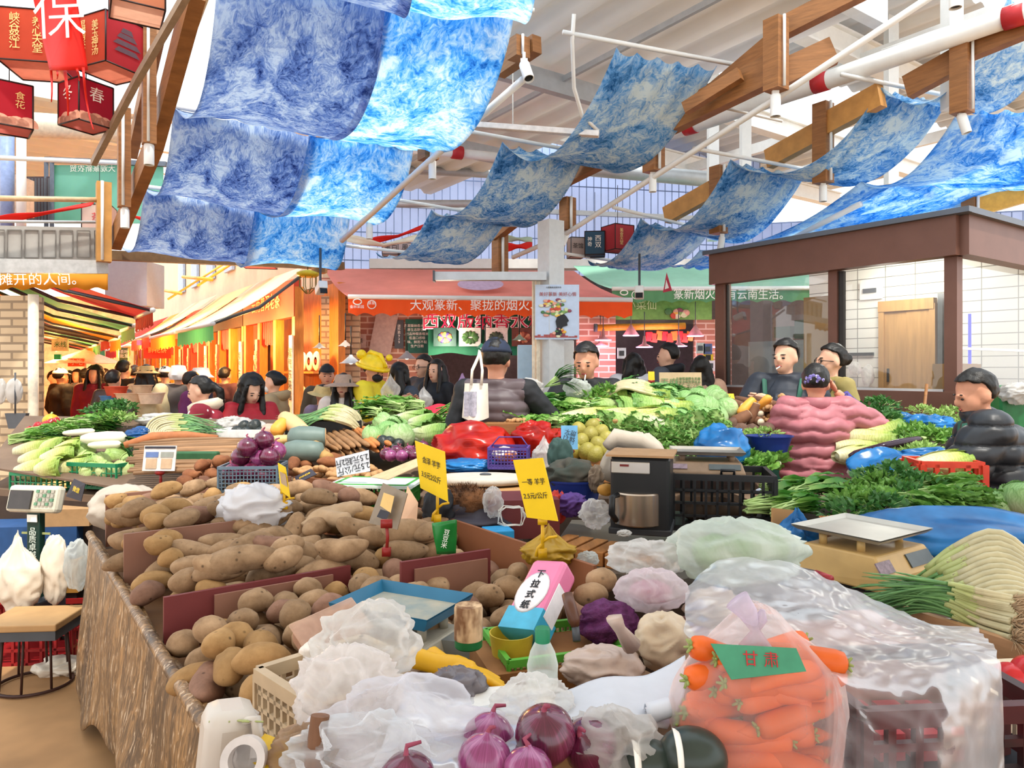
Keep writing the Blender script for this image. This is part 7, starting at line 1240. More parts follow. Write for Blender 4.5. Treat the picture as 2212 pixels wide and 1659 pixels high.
bag('plastic_bag','large glossy blue bag below the eggplants',P(1915,1012,4.0),(.22,.15,.11),bluebag,.2,2.3,41);bag('plastic_bag','blue bag with dark greens inside on the right rear stall',P(2005,915,4.75),(.17,.12,.06),bluebag,.25,2.6,42);bag('plastic_bag','blue bag at the right rear behind the puffer jacket',P(2060,940,4.6),(.13,.1,.05),bluebag,.25,2.6,43);bag('plastic_bag','pale blue bag edge above the pale napa cabbages',P(1935,960,4.55),(.12,.1,.05),bluebag,.25,2.6,44);bag('plastic_bag','small blue bag left of the mint',P(1945,905,5.0),(.1,.06,.05),bluebag,.25,2.6,45);bag('plastic_bag','blue bag in front of the man in the puffer jacket',P(2010,985,4.05),(.18,.1,.05),bluebag,.25,2.6,46)
for k in range(4):KGA.place(P(1842+k*4,1020+k*5,4.1),(0,0,k),'white garlic bulb beside the blue bag','garlic',1.2,'garlic beside the blue bag')
m=MB();m.box(P(2180,880,4.9),(.3,.3,.3));tag(m.build('bin',M('bin_green','#1f6a3a',.4),sm=0,bev=.03),'green bin behind the man in the puffer jacket','bin');bag('plastic_bag','white bag on the green bin at the right edge',P(2195,850,4.7),(.1,.08,.07),whitebag,.25,3,47)
# ---------- right front stall
table('right front stall with scale, leeks and greens',[(.8,1.62),(2.2,1.5),(2.9,3.3),(1.2,3.45)],.84,sw2,skirt=M('dark_skirt',''))
crt=crate('plastic_crate','red plastic crate of pale cabbages held by the man in the puffer jacket',P(2035,1058,3.35),(.26,.2,.13),-.15,M('red_plastic_crate','#c43a24',.4,.1),2,(4,3),.02,.02);put(KN,2030,1005,3.36,.1,'pale cabbage inside the red crate','cabbage',.75)
m=MB();m.box(P(2035,1102,3.35),(.45,.35,.19));tag(m.build('storage_box',M('dark_box',''),sm=0),'dark box carrying the red crate','box')
m=MB();c=P(1830,1110,2.95);m.prism([V((1.05,2.55,.87)),V((2.35,2.5,.87)),V((2.4,3.2,1.0)),V((1.1,3.25,1.0))],UP*.012);tag(m.build('display_board',sw2,sm=0),'sloping board under the front right greens','board')
field(KCH,[(1690,1085,3.0),(1720,1095,2.9),(1705,1070,3.05),(1740,1075,3.0),(1760,1065,3.1),(1680,1105,2.85),(1790,1072,3.0),(1730,1110,2.8)],'long choy bunch at the left of the front right greens','greens','choy bunches of the front right greens',.72,(-.2,.5),.12)
field(KHF,[(1860,1068,3.05),(1900,1060,3.05),(1830,1085,2.95),(1880,1090,2.85),(1935,1075,2.95),(1850,1110,2.75),(1915,1100,2.8)],'coriander bunch in the middle of the front right greens','herbs','coriander of the front right greens',.72);field(KHB,[(1890,1045,3.15),(1930,1040,3.15),(1975,1060,3.0),(1960,1085,2.85),(1900,1115,2.7),(1840,1130,2.68)],'dark leafy herb bunch at the crest of the front right greens','herbs','dark herbs of the front right greens',.7)
field(KFR,[(1990,1060,3.05),(2030,1068,3.0),(2060,1062,3.05),(2085,1085,2.9),(2020,1095,2.8),(2060,1105,2.8),(2100,1095,2.85),(1985,1110,2.75)],'leafy bunch at the right of the front right greens','greens','leafy bunches at the right of the front right greens',.68,(-.9,.5),.3)
t=thing('root_bunch','orange-brown roots of the coriander bunch','roots',P(1790,1135,2.6));m=MB()
for k in range(40):a=R.uniform(-1.3,1.3);m.tube([(0+R.uniform(-.03,.03),R.uniform(-.03,.03),.03),(-.02+.04*sin(a),-.03,.01),(.07*sin(a)-.02,-.06-R.uniform(0,.03),-.03+R.uniform(-.01,.02))],[.003,.0025,.001],4)
m.build('roots',M('orange_root','#b0703a',.7,.2),t)
put(KCG,2150,1090,2.95,1,'pale round cabbage at the right end of the front greens','cabbage',.7);put(KCG,2205,1075,2.9,2,'pale cabbage cut by the right edge of the picture','cabbage',.8);bag('plastic_bag','long blue bag over produce behind the beige scale',P(2050,1160,2.45),(.36,.2,.1),M('blue_plastic',''),.14,1.8,51,n=64,k=40);bag('plastic_bag','small knotted blue bag left of the beige scale',P(1722,1158,2.42),(.07,.06,.075),bluebag,.25,3,52,knot=.02)
m=MB();m.box(P(1690,1150,2.5),(.09,.01,.16),rot=rot3(-.15,.15,.3));tag(m.build('cardboard_piece',card,sm=0),'piece of brown cardboard left of the small blue bag','cardboard');bag('plastic_bag','white paper pad left of the front right greens',P(1672,1062,3.2),(.08,.06,.02),M('paper','#d8dce4',.6),.06,2,53)
# ---------- foreground table and what lies on it
table('front table crowded with bags, tools and onions',[(-.6,1.24),(-.5,1.3),(.66,2.0),(.79,1.98),(.86,1.58),(2.1,1.44),(1.9,.62),(-.62,.62)],.76,wood)
def pz(px,py,z):return PZ(px,py,z)
def quad(name,label,cat,pts,mat,th=.003,txt=None,tm=None,size=.03,up=None,flip=False):
 """a thin sheet from four corners: top left, top right, bottom right, bottom left"""
 a,b,c,d=[V(p)for p in pts];n=(b-a).cross(d-a).normalized();n=n if n.y<0 else-n;t=thing(name,label,cat,(c+d)/2,world=True);m=MB();m.prism([a,b,c,d],-n*th);m.build('sheet',mat,t,sm=0)
 if txt:ce=(a+b+c+d)/4+n*.002;x=(b-a)if not flip else(a-b);y=(a-d)if not flip else(d-a);text(txt,size,tm or ink,frame(ce,x,y),t,ext=.0004)
 return t
yel_c=M('price_card_yellow','#f0c818',.5,.03);clipm=M('yellow_clip','#d9a818',.4)
def clipper(px,py,d,h,t):
 c=P(px,py,d);m=MB();m.tube([c,c+UP*h*.5,c+UP*h],.006,7);m.tube([c+UP*h*.35,c+V((.02,-.005,h*.5)),c+V((.045,-.01,h*.55))],.005,6);m.tube([c+UP*h*.3,c+V((-.015,0,h*.15)),c+V((-.02,0,-.01))],.006,6);m.box(c+UP*h,(.03,.012,.02));m.box(c,(.028,.012,.03));m.build('clip_stand',clipm,t)
t=quad('price_card','larger yellow price card over the back of the potato stall','sign',(P(896,952,2.75),P(960,976,2.6),P(967,1084,2.6),P(908,1054,2.75)),yel_c,txt='会泽 羊芋\n\n3.5元2公斤',size=.028);clipper(945,1120,2.7,.11,t)
t=quad('price_card','tilted yellow price card in front of the coffee-coloured boxes','sign',(P(1108,994,2.3),P(1172,989,2.22),P(1205,1126,2.2),P(1138,1118,2.28)),yel_c,txt='一等 羊芋\n\n2.5元/公斤',size=.022);clipper(1172,1195,2.25,.1,t)
t=quad('price_card','white price card with upside-down writing behind the boards','sign',(P(724,990,3.5),P(796,972,3.45),P(799,1018,3.45),P(728,1030,3.5)),M('paper',''),txt='2.5元/公斤\n2.5元起2斤',size=.04,flip=True)
t=quad('payment_card','yellow payment card on a yellow clip behind the white bag','sign',(P(600,1000,3.0),P(616,1010,2.95),P(626,1076,2.95),P(606,1060,3.0)),yel_c,txt='收款',size=.02);clipper(614,1092,3.0,.06,t)
m=MB();m.prism([P(604,1018,2.97),P(617,1025,2.94),P(621,1052,2.94),P(608,1044,2.97)],V((0,-.002,0)));m.build('printed_panel',pcode,t,sm=0)
t=quad('payment_card','gold and black payment card standing on the potatoes','sign',(P(827,1043,2.72),P(880,1066,2.62),P(858,1144,2.62),P(796,1130,2.72)),M('card_taupe','#8a7a66',.4),txt=None)
for k,(a,b,c_,mt)in enumerate((((829,1064),(852,1072),(1092,1108),gold),((858,1090),(872,1096),(1112,1122),M('print_gold','#c9a03a',.4)),((822,1100),(842,1106),(1116,1124),pdark))):m=MB();m.prism([P(a[0],a[1],2.66),P(b[0],b[1],2.63),P(b[0]-8,c_[1],2.63),P(a[0]-8,c_[0],2.66)],V((0,-.002,0)));m.build('printed_panel',mt,t,sm=0)
m=MB();c=P(835,1192,2.55);m.tube([c+UP*.1,c+V((.004,0,.05)),c],.006,7);m.box(c,(.03,.02,.03));m.box(c+UP*.1,(.04,.014,.03));m.build('clip_stand',M('red_clip',''),t)
quad('paper_bag','white and orange paper packet behind the payment card','packet',(P(880,1050,2.9),P(902,1085,2.8),P(898,1140,2.75),P(862,1142,2.8)),M('packet_orange','#e0b088',.5,.2,5))
t=thing('seed_packet','green crumpled packet with pale print at the board edge','packet',P(965,1190,2.5),world=True);m=MB();m.grid(lambda i,j:P(lerp(935,985,i)+8*j*(1-i),lerp(1130,1196,j)-8*i*(1-j),2.52-.02*sin(3*i+2*j)),8,8);o=m.build('foil',M('packet_green','#1f7a34',.3),t);o.modifiers.new('s','SOLIDIFY').thickness=.006;text('豆\n豆\n米',.022,ltxt,frame(P(962,1165,2.48),(1,0,-.2),(.25,.3,1)),t)
bag('plastic_bag','white crumpled plastic bag lying on the rear potatoes',P(545,1100,3.02),(.15,.11,.1),M('bright_bag','#e6e4e6',.35,.04,9,.2,trans=.35),.26,2.6,61)
quad('price_card','black and yellow sign lying upside down among the ginger','sign',(P(636,1030,3.6),P(672,1012,3.6),P(684,1024,3.5),P(642,1044,3.5)),pdark,txt='¥200',size=.03,tm=M('price_yellow',''),flip=True)
m=MB();m.box(P(1010,1180,3.2),(.5,.5,.78));q=m.build('storage_box',M('dark_box',''),sm=0);q.location.z=0;tag(q,'large dark box carrying the jackets behind the yellow card','box')
jk=clothm('dark_jacket','#3a3640',.6);o=bagmesh(P(1020,1120,3.05),(.18,.14,.09),.22,2.2,71);tag(o.build('jacket',jk),'dark grey jacket heaped behind the orange-brown board','jacket')
fur=M('mottled_fur','#2a1c16',.9,.3,14,.6,col2='#8a5a34',bs=120);t=thing('fur_hood','mottled brown fur hood lying on the dark jacket','fur',P(1005,1085,3.05));m=MB();m.ell((0,0,0),(.13,.09,.065),30,20,fn=lambda p,u:p*(1+.12*noise.noise(u*4)+.08*noise.noise(u*11)));m.build('fur_body',fur,t);m=MB()
for k in range(420):a=R.random()*6.28;e=R.uniform(-.2,1.5);u=V((cos(a)*cos(e),sin(a)*cos(e),sin(e)));p=V((u.x*.128,u.y*.09,u.z*.064));d_=(u+V((R.uniform(-.6,.6),R.uniform(-.6,.6),R.uniform(-.3,.3)))).normalized()*.028;sdv=d_.orthogonal().normalized()*.0022;m.add([p-sdv,p+sdv,p+d_],[(0,1,2)])
o=m.build('fur_tufts',fur,t);o['kind']='stuff'
bag('jacket','black jacket sleeve hanging beside the fur hood',P(950,1100,3.0),(.07,.08,.09),M('black_cloth',''),.2,2.2,73,cat='jacket');m=MB();m.box(P(1075,1160,2.85),(.11,.1,.07),.3);tag(m.build('plastic_box',M('cyan_plastic','#2f9ad4',.4),sm=0,bev=.005),'bright blue plastic box end below the dark jacket','box')
t=thing('foam_board','thick white foam board with ragged edges behind the yellow card','board',P(1040,1035,3.55));m=MB();m.ell((0,0,0),(.24,.14,.022),40,8,fn=lambda p,u:V((p.x*(1+.05*noise.noise(u*6)),p.y,max(-.02,min(.02,p.z*2)))));m.build('foam',M('foam_board','#b3aa9e',.8,.08,20,.3),t);m=MB();m.ell((.02,0,.024),(.03,.012,.008),8,6);m.build('stain',dgrey,t)
m=MB();m.box(P(1035,1068,3.5),(.42,.3,.08),.1);tag(m.build('cardboard_box',card,sm=0),'folded brown cardboard under the foam board','cardboard')
crate('plastic_crate','bright green slatted crate behind the yellow clip',P(815,1085,3.55),(.36,.24,.1),-.12,bgrn,2,(16,10),.006,.012);m=MB();m.box(P(815,1042,3.55),(.42,.3,.012),-.12);tag(m.build('cover_sheet',M('pale_sheet','#c8d4cc',.6,.1,5),sm=0),'pale sheets lying on the bright green crate','sheet')
quad('cardboard_piece','tan cardboard flap on the pale sheets','cardboard',(P(800,1030,3.45),P(900,990,3.4),P(905,1006,3.3),P(838,1036,3.3)),M('flap_tan','#b8a07c',.8))
m=MB();m.box(P(1125,1110,3.1),(.3,.24,.16),.1);tag(m.build('plastic_crate',maroon,sm=0),'maroon crate behind the tilted yellow card','crate');bag('plastic_bag','white carrier bag with black print hanging on the maroon crate',P(1065,1085,2.95),(.04,.03,.06),milky,.25,3,75)
t=thing('wire_coil','tangled pale wire coil on the maroon crate','wire',P(1105,1115,2.9));m=MB();m.tube([(.05*cos(k*.7)*(1+.2*sin(k*1.7)),-.02*cos(k*.3),.045*sin(k*.7)+.01*sin(k*2.1))for k in range(40)],.002,5);m.build('wire',rope_m,t)
bag('plastic_bag','mustard yellow knotted bag below the tilted yellow card',P(1185,1190,2.35),(.085,.07,.05),M('mustard_bag','#b58f2a',.4,.2,8,.2,trans=.2),.25,3,76,knot=.04);bag('plastic_bag','small grey clear bag right of the mustard bag',P(1270,1208,2.35),(.035,.03,.025),film('grey_bag',''),.25,3,77)
table('stand behind the wooden blocks',[(.1,2.72),(.62,2.58),(1.3,3.05),(1.25,3.55),(.3,3.6)],.83,M('grey_steel_top','#6f6a62',.4,.1,6,metal=.4),skirt=M('dark_skirt',''))
for k in range(7):c=P(1215+k*32,1136+k*8.0,2.95-.04*k);m=MB();m.box((c.x,c.y,.83+.028),(.055,.2,.055),-.55);tag(m.build('wooden_block',M('block_wood','#a8703c',.6,.25,8,.1,stretch=(6,.8,6)),sm=0,bev=.003),'square wooden block in the row in front of the coffee machine','block','wooden blocks')
cm=thing('coffee_machine','black and steel machine with a brown lid on the wooden blocks','appliance',P(1388,1143,2.82),-.28);cm.scale=(1.12,1.1,1);m=MB();m.box((0,0,.15),(.2,.2,.29));m.build('housing',black,cm,sm=0,bev=.012)
m=MB();m.box((0,0,.3),(.225,.23,.008));m.build('lid_board',M('lid_brown','#a8825c',.6),cm,sm=0);m=MB();m.box((-.03,-.103,.255),(.13,.012,.045));m.build('control_panel',M('panel_steel','#b8b4ae',.3,.05,8,metal=.7),cm,sm=0,bev=.004);m=MB();m.box((-.05,-.112,.264),(.03,.004,.008));m.build('display',M('red_display','#6a1a18',.3),cm,sm=0)
m=MB();m.lathe([(.085,.035),(.092,.04),(.092,.155),(.088,.16)],28,c=(-.01,-.045,0));m.build('steel_jug',M('jug_steel','#a89684',.25,.12,3,metal=.85,stretch=(8,8,.5)),cm,auto=.6);m=MB();m.tube([(-.07,-.13,.155),(-.085,-.16,.15),(-.085,-.165,.09),(-.075,-.135,.06)],.011,8);m.build('handle',black,cm);m=MB();m.box((0,0,.012),(.21,.21,.024));m.build('foot',M('foot_grey','#2c2d30',.5),cm,sm=0,bev=.004)
crate('plastic_crate','large black slatted crate right of the coffee machine',P(1555,1128,3.05),(.4,.3,.21),-.2,M('black_crate','#1b1c1f',.4,.1),4,(9,7),.01,.018)
for k in range(5):m=MB();m.ell(P(1500+k*28,1105,3.05),(.05,.05,.04),8,6);tag(m.build('root_vegetable',M('dim_root','#4a3a2c',.8),),'dim brown root lying inside the black crate','root','roots inside the black crate')
def scale(label,c,rz,sz,body,tray,legs=.035,disp=True,traysz=None,th=.018,lip=.012,sl=.0):
 t=thing('kitchen_scale',label,'scale',c,rz);X,Y,Z=sz;m=MB();pr=[(-X/2,-Y/2,0),(X/2,-Y/2,0),(X/2,-Y/2,Z*.4),(X*.46,-Y*.32,Z),(-X*.46,-Y*.32,Z),(-X/2,-Y/2,Z*.4)]
 m.add([(-X/2,-Y/2,.012),(X/2,-Y/2,.012),(X/2,Y/2,.012),(-X/2,Y/2,.012),(-X/2,-Y/2,Z*.45),(X/2,-Y/2,Z*.45),(X*.45,-Y*.36,Z),(-X*.45,-Y*.36,Z),(X*.45,Y*.45,Z),(-X*.45,Y*.45,Z),(X/2,Y/2,Z*.6),(-X/2,Y/2,Z*.6)],[(3,2,1,0),(0,1,5,4),(4,5,6,7),(7,6,8,9),(9,8,10,11),(11,10,2,3),(1,2,10,8,6,5),(0,4,7,9,11,3)]);m.build('housing',body,t,sm=0,bev=.006)
 if disp:mm=frame((X*.22,-Y*.43,Z*.725),(1,0,0),(0,Y*.14,Z*.55));m=MB();m.box((0,0,.003),(X*.42,Z*.38,.004));o=MB();o.add([mm@V(p)for p in m.v],m.f);o.build('display',M('lcd_grey','#4a5252',.3),t,sm=0);m=MB();m.box((-X*.62,-.0,.003),(X*.24,Z*.34,.004));o=MB();o.add([mm@V(p)for p in m.v],m.f);o.build('label',M('label_mauve','#8d7a84',.5,.3,60),t,sm=0)
 for sx in(-1,1):
  for sy in(-1,1):m=MB();m.tube([(sx*X*.34,sy*Y*.22+Y*.08,Z),(sx*X*.34,sy*Y*.22+Y*.08,Z+legs-.006)],.012,10);m.build('tray_support',body,t)
  m=MB();m.box((sx*X*.4,0,.006),(.03,Y*.7,.012));m.build('foot',black,t,sm=0)
 a,b=(traysz or(X*1.02,Y*.9));m=MB();z=Z+legs
 pt_=[(-a/2,-b/2),(a/2,-b/2),(a/2,b/2),(-a/2,b/2)];inn=[(x*.9,y*.9)for x,y in pt_];vs=[(x,y+Y*.08,z+lip)for x,y in pt_]+[(x,y+Y*.08,z)for x,y in inn]+[(x,y+Y*.08,z+lip-.004)for x,y in pt_]+[(x,y+Y*.08,z-.004)for x,y in inn]
 m.add(vs,[(0,1,5,4),(1,2,6,5),(2,3,7,6),(3,0,4,7)],0);m.add([vs[i]for i in(4,5,6,7)],[(0,1,2,3)],1);m.add([vs[i]for i in range(8,16)],[(4,5,1,0),(5,6,2,1),(6,7,3,2),(7,4,0,3),(7,6,5,4)],0);m.build('tray',tray,t,sm=0);return t
dust=M('dusty_steel','#87827a',.45,.2,10,metal=.3);beige=M('beige_plastic','#c9a66a',.45,.14,6);scal=scale('dusty kitchen scale standing on the black crate',P(1530,1030,3.05)+V((0,.03,0)),-.2,(.3,.26,.07),M('dusty_housing','#8a735c',.5,.15),[dust,dust],.03)
m=MB();m.tube([(.05,-.135,.02),(.05,-.15,.045),(.1,-.15,.045),(.1,-.135,.02)],.007,7);m.build('handle',black,scal)
scale('beige kitchen scale with a steel tray on the right front stall',P(1875,1250,2.25),.6,(.32,.28,.11),beige,[M('tray_steel','#b0aca2',.4,.08,8,metal=.35),M('tray_steel','')],.04,True,(.31,.29))
bag('sack','large dirty-white sack with rolled top behind the coffee machine',P(1375,1010,3.55),(.17,.14,.17),M('sack_white','#a99e90',.7,.1,8,.2),.14,2.4,81,flat=-.85,cat='sack');m=MB();m.tube([P(1310,965,3.4),P(1330,945,3.42),P(1385,955,3.4),P(1445,990,3.4)],[.025,.045,.04,.02],12);tag(m.build('sack_roll',M('sack_white','')),'twisted rolled rim of the dirty-white sack','cloth')
basin('basket','navy blue basket full of dark clothes',P(1240,1100,3.3),.13,.14,navyp,(1,.85));bag('apron','dark green apron and brown cloth heaped in the navy basket',P(1235,1025,3.3),(.13,.1,.07),M('green_brown_cloth','#2f3d36',.8,.2,7,.2,col2='#4a4036'),.25,2.4,83,cat='cloth');bag('apron','dark green cloth standing up behind the navy basket',P(1210,985,3.45),(.06,.05,.09),M('bottle_green_cloth','#2c4440',.8),.18,2.4,84,cat='cloth')
bag('cloth','brown rag hanging over the rim of the navy basket',P(1288,1035,3.2),(.035,.03,.06),M('rag_brown','#6f6050',.8),.25,3,85,cat='cloth');bag('cloth','purple cloth below the navy basket',P(1232,1090,3.1),(.08,.06,.05),M('purple_rag','#5a3a80',.7,.15),.25,3,86,cat='cloth');bag('cloth','red cloth beside the tilted yellow card',P(1205,1095,3.1),(.04,.04,.07),M('red_rag','#b8382c',.7),.2,3,87,cat='cloth')
bag('plastic_bag','small white bag with scraps left of the coffee machine',P(1285,1110,2.8),(.06,.05,.055),milky,.25,3,88);single_potato(1308,1072,2.85,.07,.028,M('bun_brown','#a8782e',.6),'small golden loaf behind the white scrap bag',.3);bag('plastic_bag','crumpled white scrap in front of the coffee machine',P(1348,1152,2.6),(.025,.02,.012),whitebag,.3,3,89)
bl=M('blue_enamel','#2c6f92',.4,.12,5);blg=M('worn_tray','#93a09c',.5,.2,12,.1,col2='#b5ab94')
sc2=scale('white scale with a large blue tray in front of the potatoes',pz(860,1420,.83),-.45,(.28,.24,.07),M('scale_white','#b9b4a4',.45,.12),[bl,blg],.05,False,(.3,.23),lip=.03)
m=MB();m.box(pz(860,1420,.8),(.34,.34,.06),-.45);tag(m.build('wooden_box',wood,sm=0),'low wooden box under the blue scale','box')
CR=V((-.36,1.53,.765));creamp=M('cream_plastic','#b9a486',.5,.14,8)
crate('plastic_crate','dirty cream plastic crate at the front corner of the potatoes',CR,(.25,.26,.17),-.78,creamp,5,(9,9),.009,.02)
m=MB();c=CR+V((.06,.05,.15));m.box(c,(.14,.22,.006),rot=rot3(.25,.2,.6));tag(m.build('metal_sheet',M('stained_steel','#a5a29a',.35,.25,14,metal=.5,col2='#c9c6be'),sm=0),'stained metal sheet with holes leaning in the cream crate','sheet')
bag('plastic_bag','white rubber-like bag folded into the cream crate',CR+V((-.07,.08,.16)),(.05,.045,.05),M('rubber_white','#d9cfc4',.4,.05),.2,2.4,91);bag('plastic_bag','clear wrapping lying in the cream crate',CR+V((-.02,-.03,.15)),(.08,.06,.03),film('wrap','#f0ece6',.4),.25,3,92)
t=thing('produce_box','clear brownish produce box leaning on the blue scale','box',P(715,1370,1.75));pl=film('produce_plastic','#cfa58c',.45,.15,12);m=MB();q=rot3(.5,-.2,.7);m.box((0,0,0),(.16,.1,.05),rot=q);m.build('tub',pl,t,sm=0,bev=.012);m=MB();m.box(q@V((0,0,.028)),(.17,.11,.008),rot=q);m.build('rim',film('rim_plastic','#e0c0aa',.55),t,sm=0,bev=.004)
BG=[('large milky bag in front of the blue tray',795,1385,1.45,(.105,.08,.075),milky,.25,101,None),('white plastic bag hanging over the cream crate',745,1490,1.3,(.1,.08,.07),film('pearl_bag','#f2ece8',.48,.3,7),.25,102,None),('clear carrier bag spread over the front of the table',880,1570,1.2,(.15,.1,.07),film('soft_film','#eceaf0',.26,.25,7),.25,103,None),('grey bag with dark contents below the yellow gloves',985,1480,1.35,(.055,.045,.03),M('smoke_bag','#6a6468',.3,.3,10,.2),.25,104,None),('twisted clear film in front of the wooden handle',800,1640,1.1,(.12,.07,.06),clear,.3,105,None),('milky bag right of the plastic bottle',1145,1520,1.27,(.07,.05,.045),milky,.3,106,None),('frosted bag behind the biggest red onion',1330,1600,1.15,(.075,.06,.045),milky,.3,107,None),('brown paper-like bag at the bottom left of the wooden handle',655,1625,1.15,(.05,.05,.04),film('tan_bag','#b59a80',.7),.3,108,None),('flat tied bag of brown flour beside the bottle',1300,1440,1.5,(.085,.06,.04),M('flour_bag','#b8a498',.35,.12,12,.2),.18,109,None),('round knotted bag of beige produce',1432,1385,1.55,(.065,.055,.06),M('beige_bag','#c2b096',.35,.1,9,.2),.16,110,None),('clear bag with pink contents above the beige bag',1405,1275,1.75,(.085,.07,.05),film('rosy_film','#eadfe2',.45,.2,8),.2,111,None),('big milky bag of pale cabbages in front of the coffee machine',1590,1190,2.0,(.19,.14,.085),film('frost_bag','#dfe6de',.6,.3,6),.18,112,None),('clear bag tail left of the milky cabbage bag',1400,1205,2.0,(.11,.08,.05),milky,.25,113,None)]
for l,x,y,d,r_,mt,am,sd_,kn in BG:bag('plastic_bag',l,P(x,y,d),r_,mt,am,2.6,sd_,kn)
m=MB();m.tube([P(1365,1395,1.48),P(1340,1360,1.46),P(1328,1340,1.45),P(1345,1335,1.45)],[.02,.012,.018,.008],10);tag(m.build('bag_knot',M('flour_bag','')),'twisted tied end of the flat flour bag','knot')
for k in range(3):put(KCG,1545+k*55,1195-k*6,2.02,k,'pale cabbage inside the big milky bag','cabbage',.62,'cabbages inside the milky bag')
potp=M('pink_produce','#a8788a',.6,.15);m=MB();m.ell(P(1405,1280,1.76),(.055,.045,.03),14,9);tag(m.build('root_vegetable',potp),'pinkish root inside the clear bag above the beige bag','root')
t=thing('rubber_gloves','pair of yellow rubber gloves lying by the wood-patterned cup','gloves',P(985,1450,1.45),world=True);gy=M('glove_yellow','#d9a514',.45,.06)
for g in range(2):
 m=MB();o=P(935+g*25,1432+g*6,1.5);d_=V((.085-.02*g,-.03-.04*g,-.004));m.tube([o-d_*.6+UP*.004,o,o+d_*.5,o+d_],[.024,.022,.026,.02],12,flat=.6)
 for k in range(4):b=o+d_+V((-.012+.004*k,.014-.012*k,.002*k));m.tube([b,b+d_*.45+V((0,-.006*k,-.003)),b+d_*.8+V((.004*k,-.014*k,-.012))],[.01,.009,.007],8)
 b=o+d_*.3+V((0,.02,0));m.tube([b,b+d_*.3+V((0,.016,.004)),b+d_*.6+V((0,.02,0))],[.011,.009,.006],8);remesh(m,'glove',gy,t,.004,3)
m=MB();m.box(pz(1035,1440,.83)+V((0,.04,-.0)),(.17,.12,.13),-.3);tag(m.build('tin_box',M('tin_grey','#9aa0a0',.4,.1,8,metal=.4),sm=0),'grey tin box under the patterned cup','box')
cp=thing('cup','wood-patterned cup with a green base on the grey box','cup',P(1012,1398,1.6));m=MB();m.lathe([(.03,.018),(.032,.02),(.032,.088),(.03,.094),(.0,.092)],24);m.build('wrap',M('woodchip','#8a5f3c',.7,.3,24,.2,col2='#d8b890',stretch=(1,1,.5),sharp=.5),cp,auto=.5);m=MB();m.lathe([(.028,0),(.031,.003),(.031,.02),(.0,.021)],24);m.build('base',M('cup_green','#1f6a3a',.4),cp,auto=.5)
m=MB();m.box(P(1180,1450,1.68),(.32,.2,.1),.3);tag(m.build('cardboard_box',M('box_brown','#8f6238',.8,.08),sm=0),'open cardboard box under the green tray','box')
crate('tray','shallow bright green plastic tray on the cardboard box',P(1195,1424,1.7),(.28,.2,.045),.3,M('lime_plastic','#5aa83c',.4,.1),2,(20,12),.005,.012,cat='tray')
tb=thing('tub','olive yellow round tub in the green tray','tub',P(1105,1412,1.66));m=MB();m.lathe([(0,0),(.045,0),(.052,.05),(.049,.05),(.043,.006),(0,.006)],24);m.build('shell',M('tub_yellow','#b8a030',.35,.1),tb,auto=.5)
tp=thing('tissue_pack','pink, white and blue tissue pack leaning in the green tray','pack',P(1165,1300,1.75));q=rot3(.62,-.12,-.62);m=MB();m.box((0,0,0),(.1,.21,.07),rot=q);pk=M('pack_pink','#d8769c',.3,.06);m.build('wrapper',pk,tp,sm=0,bev=.012)
def onp(x,y,z,sx,sy,sz,mt,nm):m=MB();m.box(q@V((x,y,z)),(sx,sy,sz),rot=q);m.build(nm,mt,tp,sm=0,bev=.001)
onp(0,-.075,.0,.102,.062,.072,M('pack_blue','#3fa6c8',.3),'blue_end');m=MB();m.ell(q@V((-.004,.0,.036)),(.044,.062,.003),20,6,rot=q);m.build('cloud_print',M('pack_white','#e8e4e6',.4),tp);onp(.051,-.01,0,.002,.1,.05,M('pack_white',''),'side_panel')
mm=Matrix.Translation(q@V((-.002,.004,.0405)))@q.to_4x4();text('下\n拉\n式\n纸',.026,ink,mm,tp,sp=1.2)
m=MB();m.tube([P(1225,1284,1.66),P(1232,1310,1.64),P(1240,1340,1.62),P(1243,1352,1.62)],[.013,.014,.014,.01],12);t=thing('hand_tool','tool with a banded brown handle standing in the green tray','tool',P(1243,1380,1.6),world=True);m.build('handle',M('handle_brown','#5a3828',.4),t);m=MB();m.tube([P(1243,1352,1.62),P(1246,1385,1.6)],.009,8);m.build('shaft',dgrey,t)
bag('net_bag','purple net bag bundled right of the green tray',P(1312,1345,1.72),(.07,.05,.05),M('purple_net','#5a2456',.7,.3,60,.6),.25,2.4,121);single_potato(1298,1282,1.85,.085,.036,pot_a,'round potato right of the pink tissue pack',.4);single_potato(1276,1312,1.8,.09,.034,pot_a,'flat potato below the round one by the tissue pack',.2)
bt=thing('bottle','clear plastic bottle with a green cap among the bags','bottle',P(1172,1520,1.38));m=MB();m.lathe([(0,0),(.028,0),(.03,.01),(.029,.06),(.03,.075),(.024,.1),(.013,.122),(.011,.13)],24);m.build('body',film('bottle_film','#e6efe8',.3,.1,6),bt);m=MB();m.lathe([(0,.002),(.027,.002),(.027,.055),(0,.056)],20);m.build('contents',film('cloudy_water','#e4e6e2',.3),bt);m=MB();m.lathe([(.0145,.118),(.0145,.142),(.013,.145),(0,.145)],20,fn=lambda p,a:p*(1+.01*cos(20*a)));m.build('cap',M('cap_green','#1f7a54',.4),bt,auto=.5);m=MB();m.lathe([(.0302,.02),(.0302,.042)],20);m.build('label',M('label_pale','#d2d6d2',.4,.2,60),bt)
pw=M('wrap_paper','#c3c7cf',.5,.04)
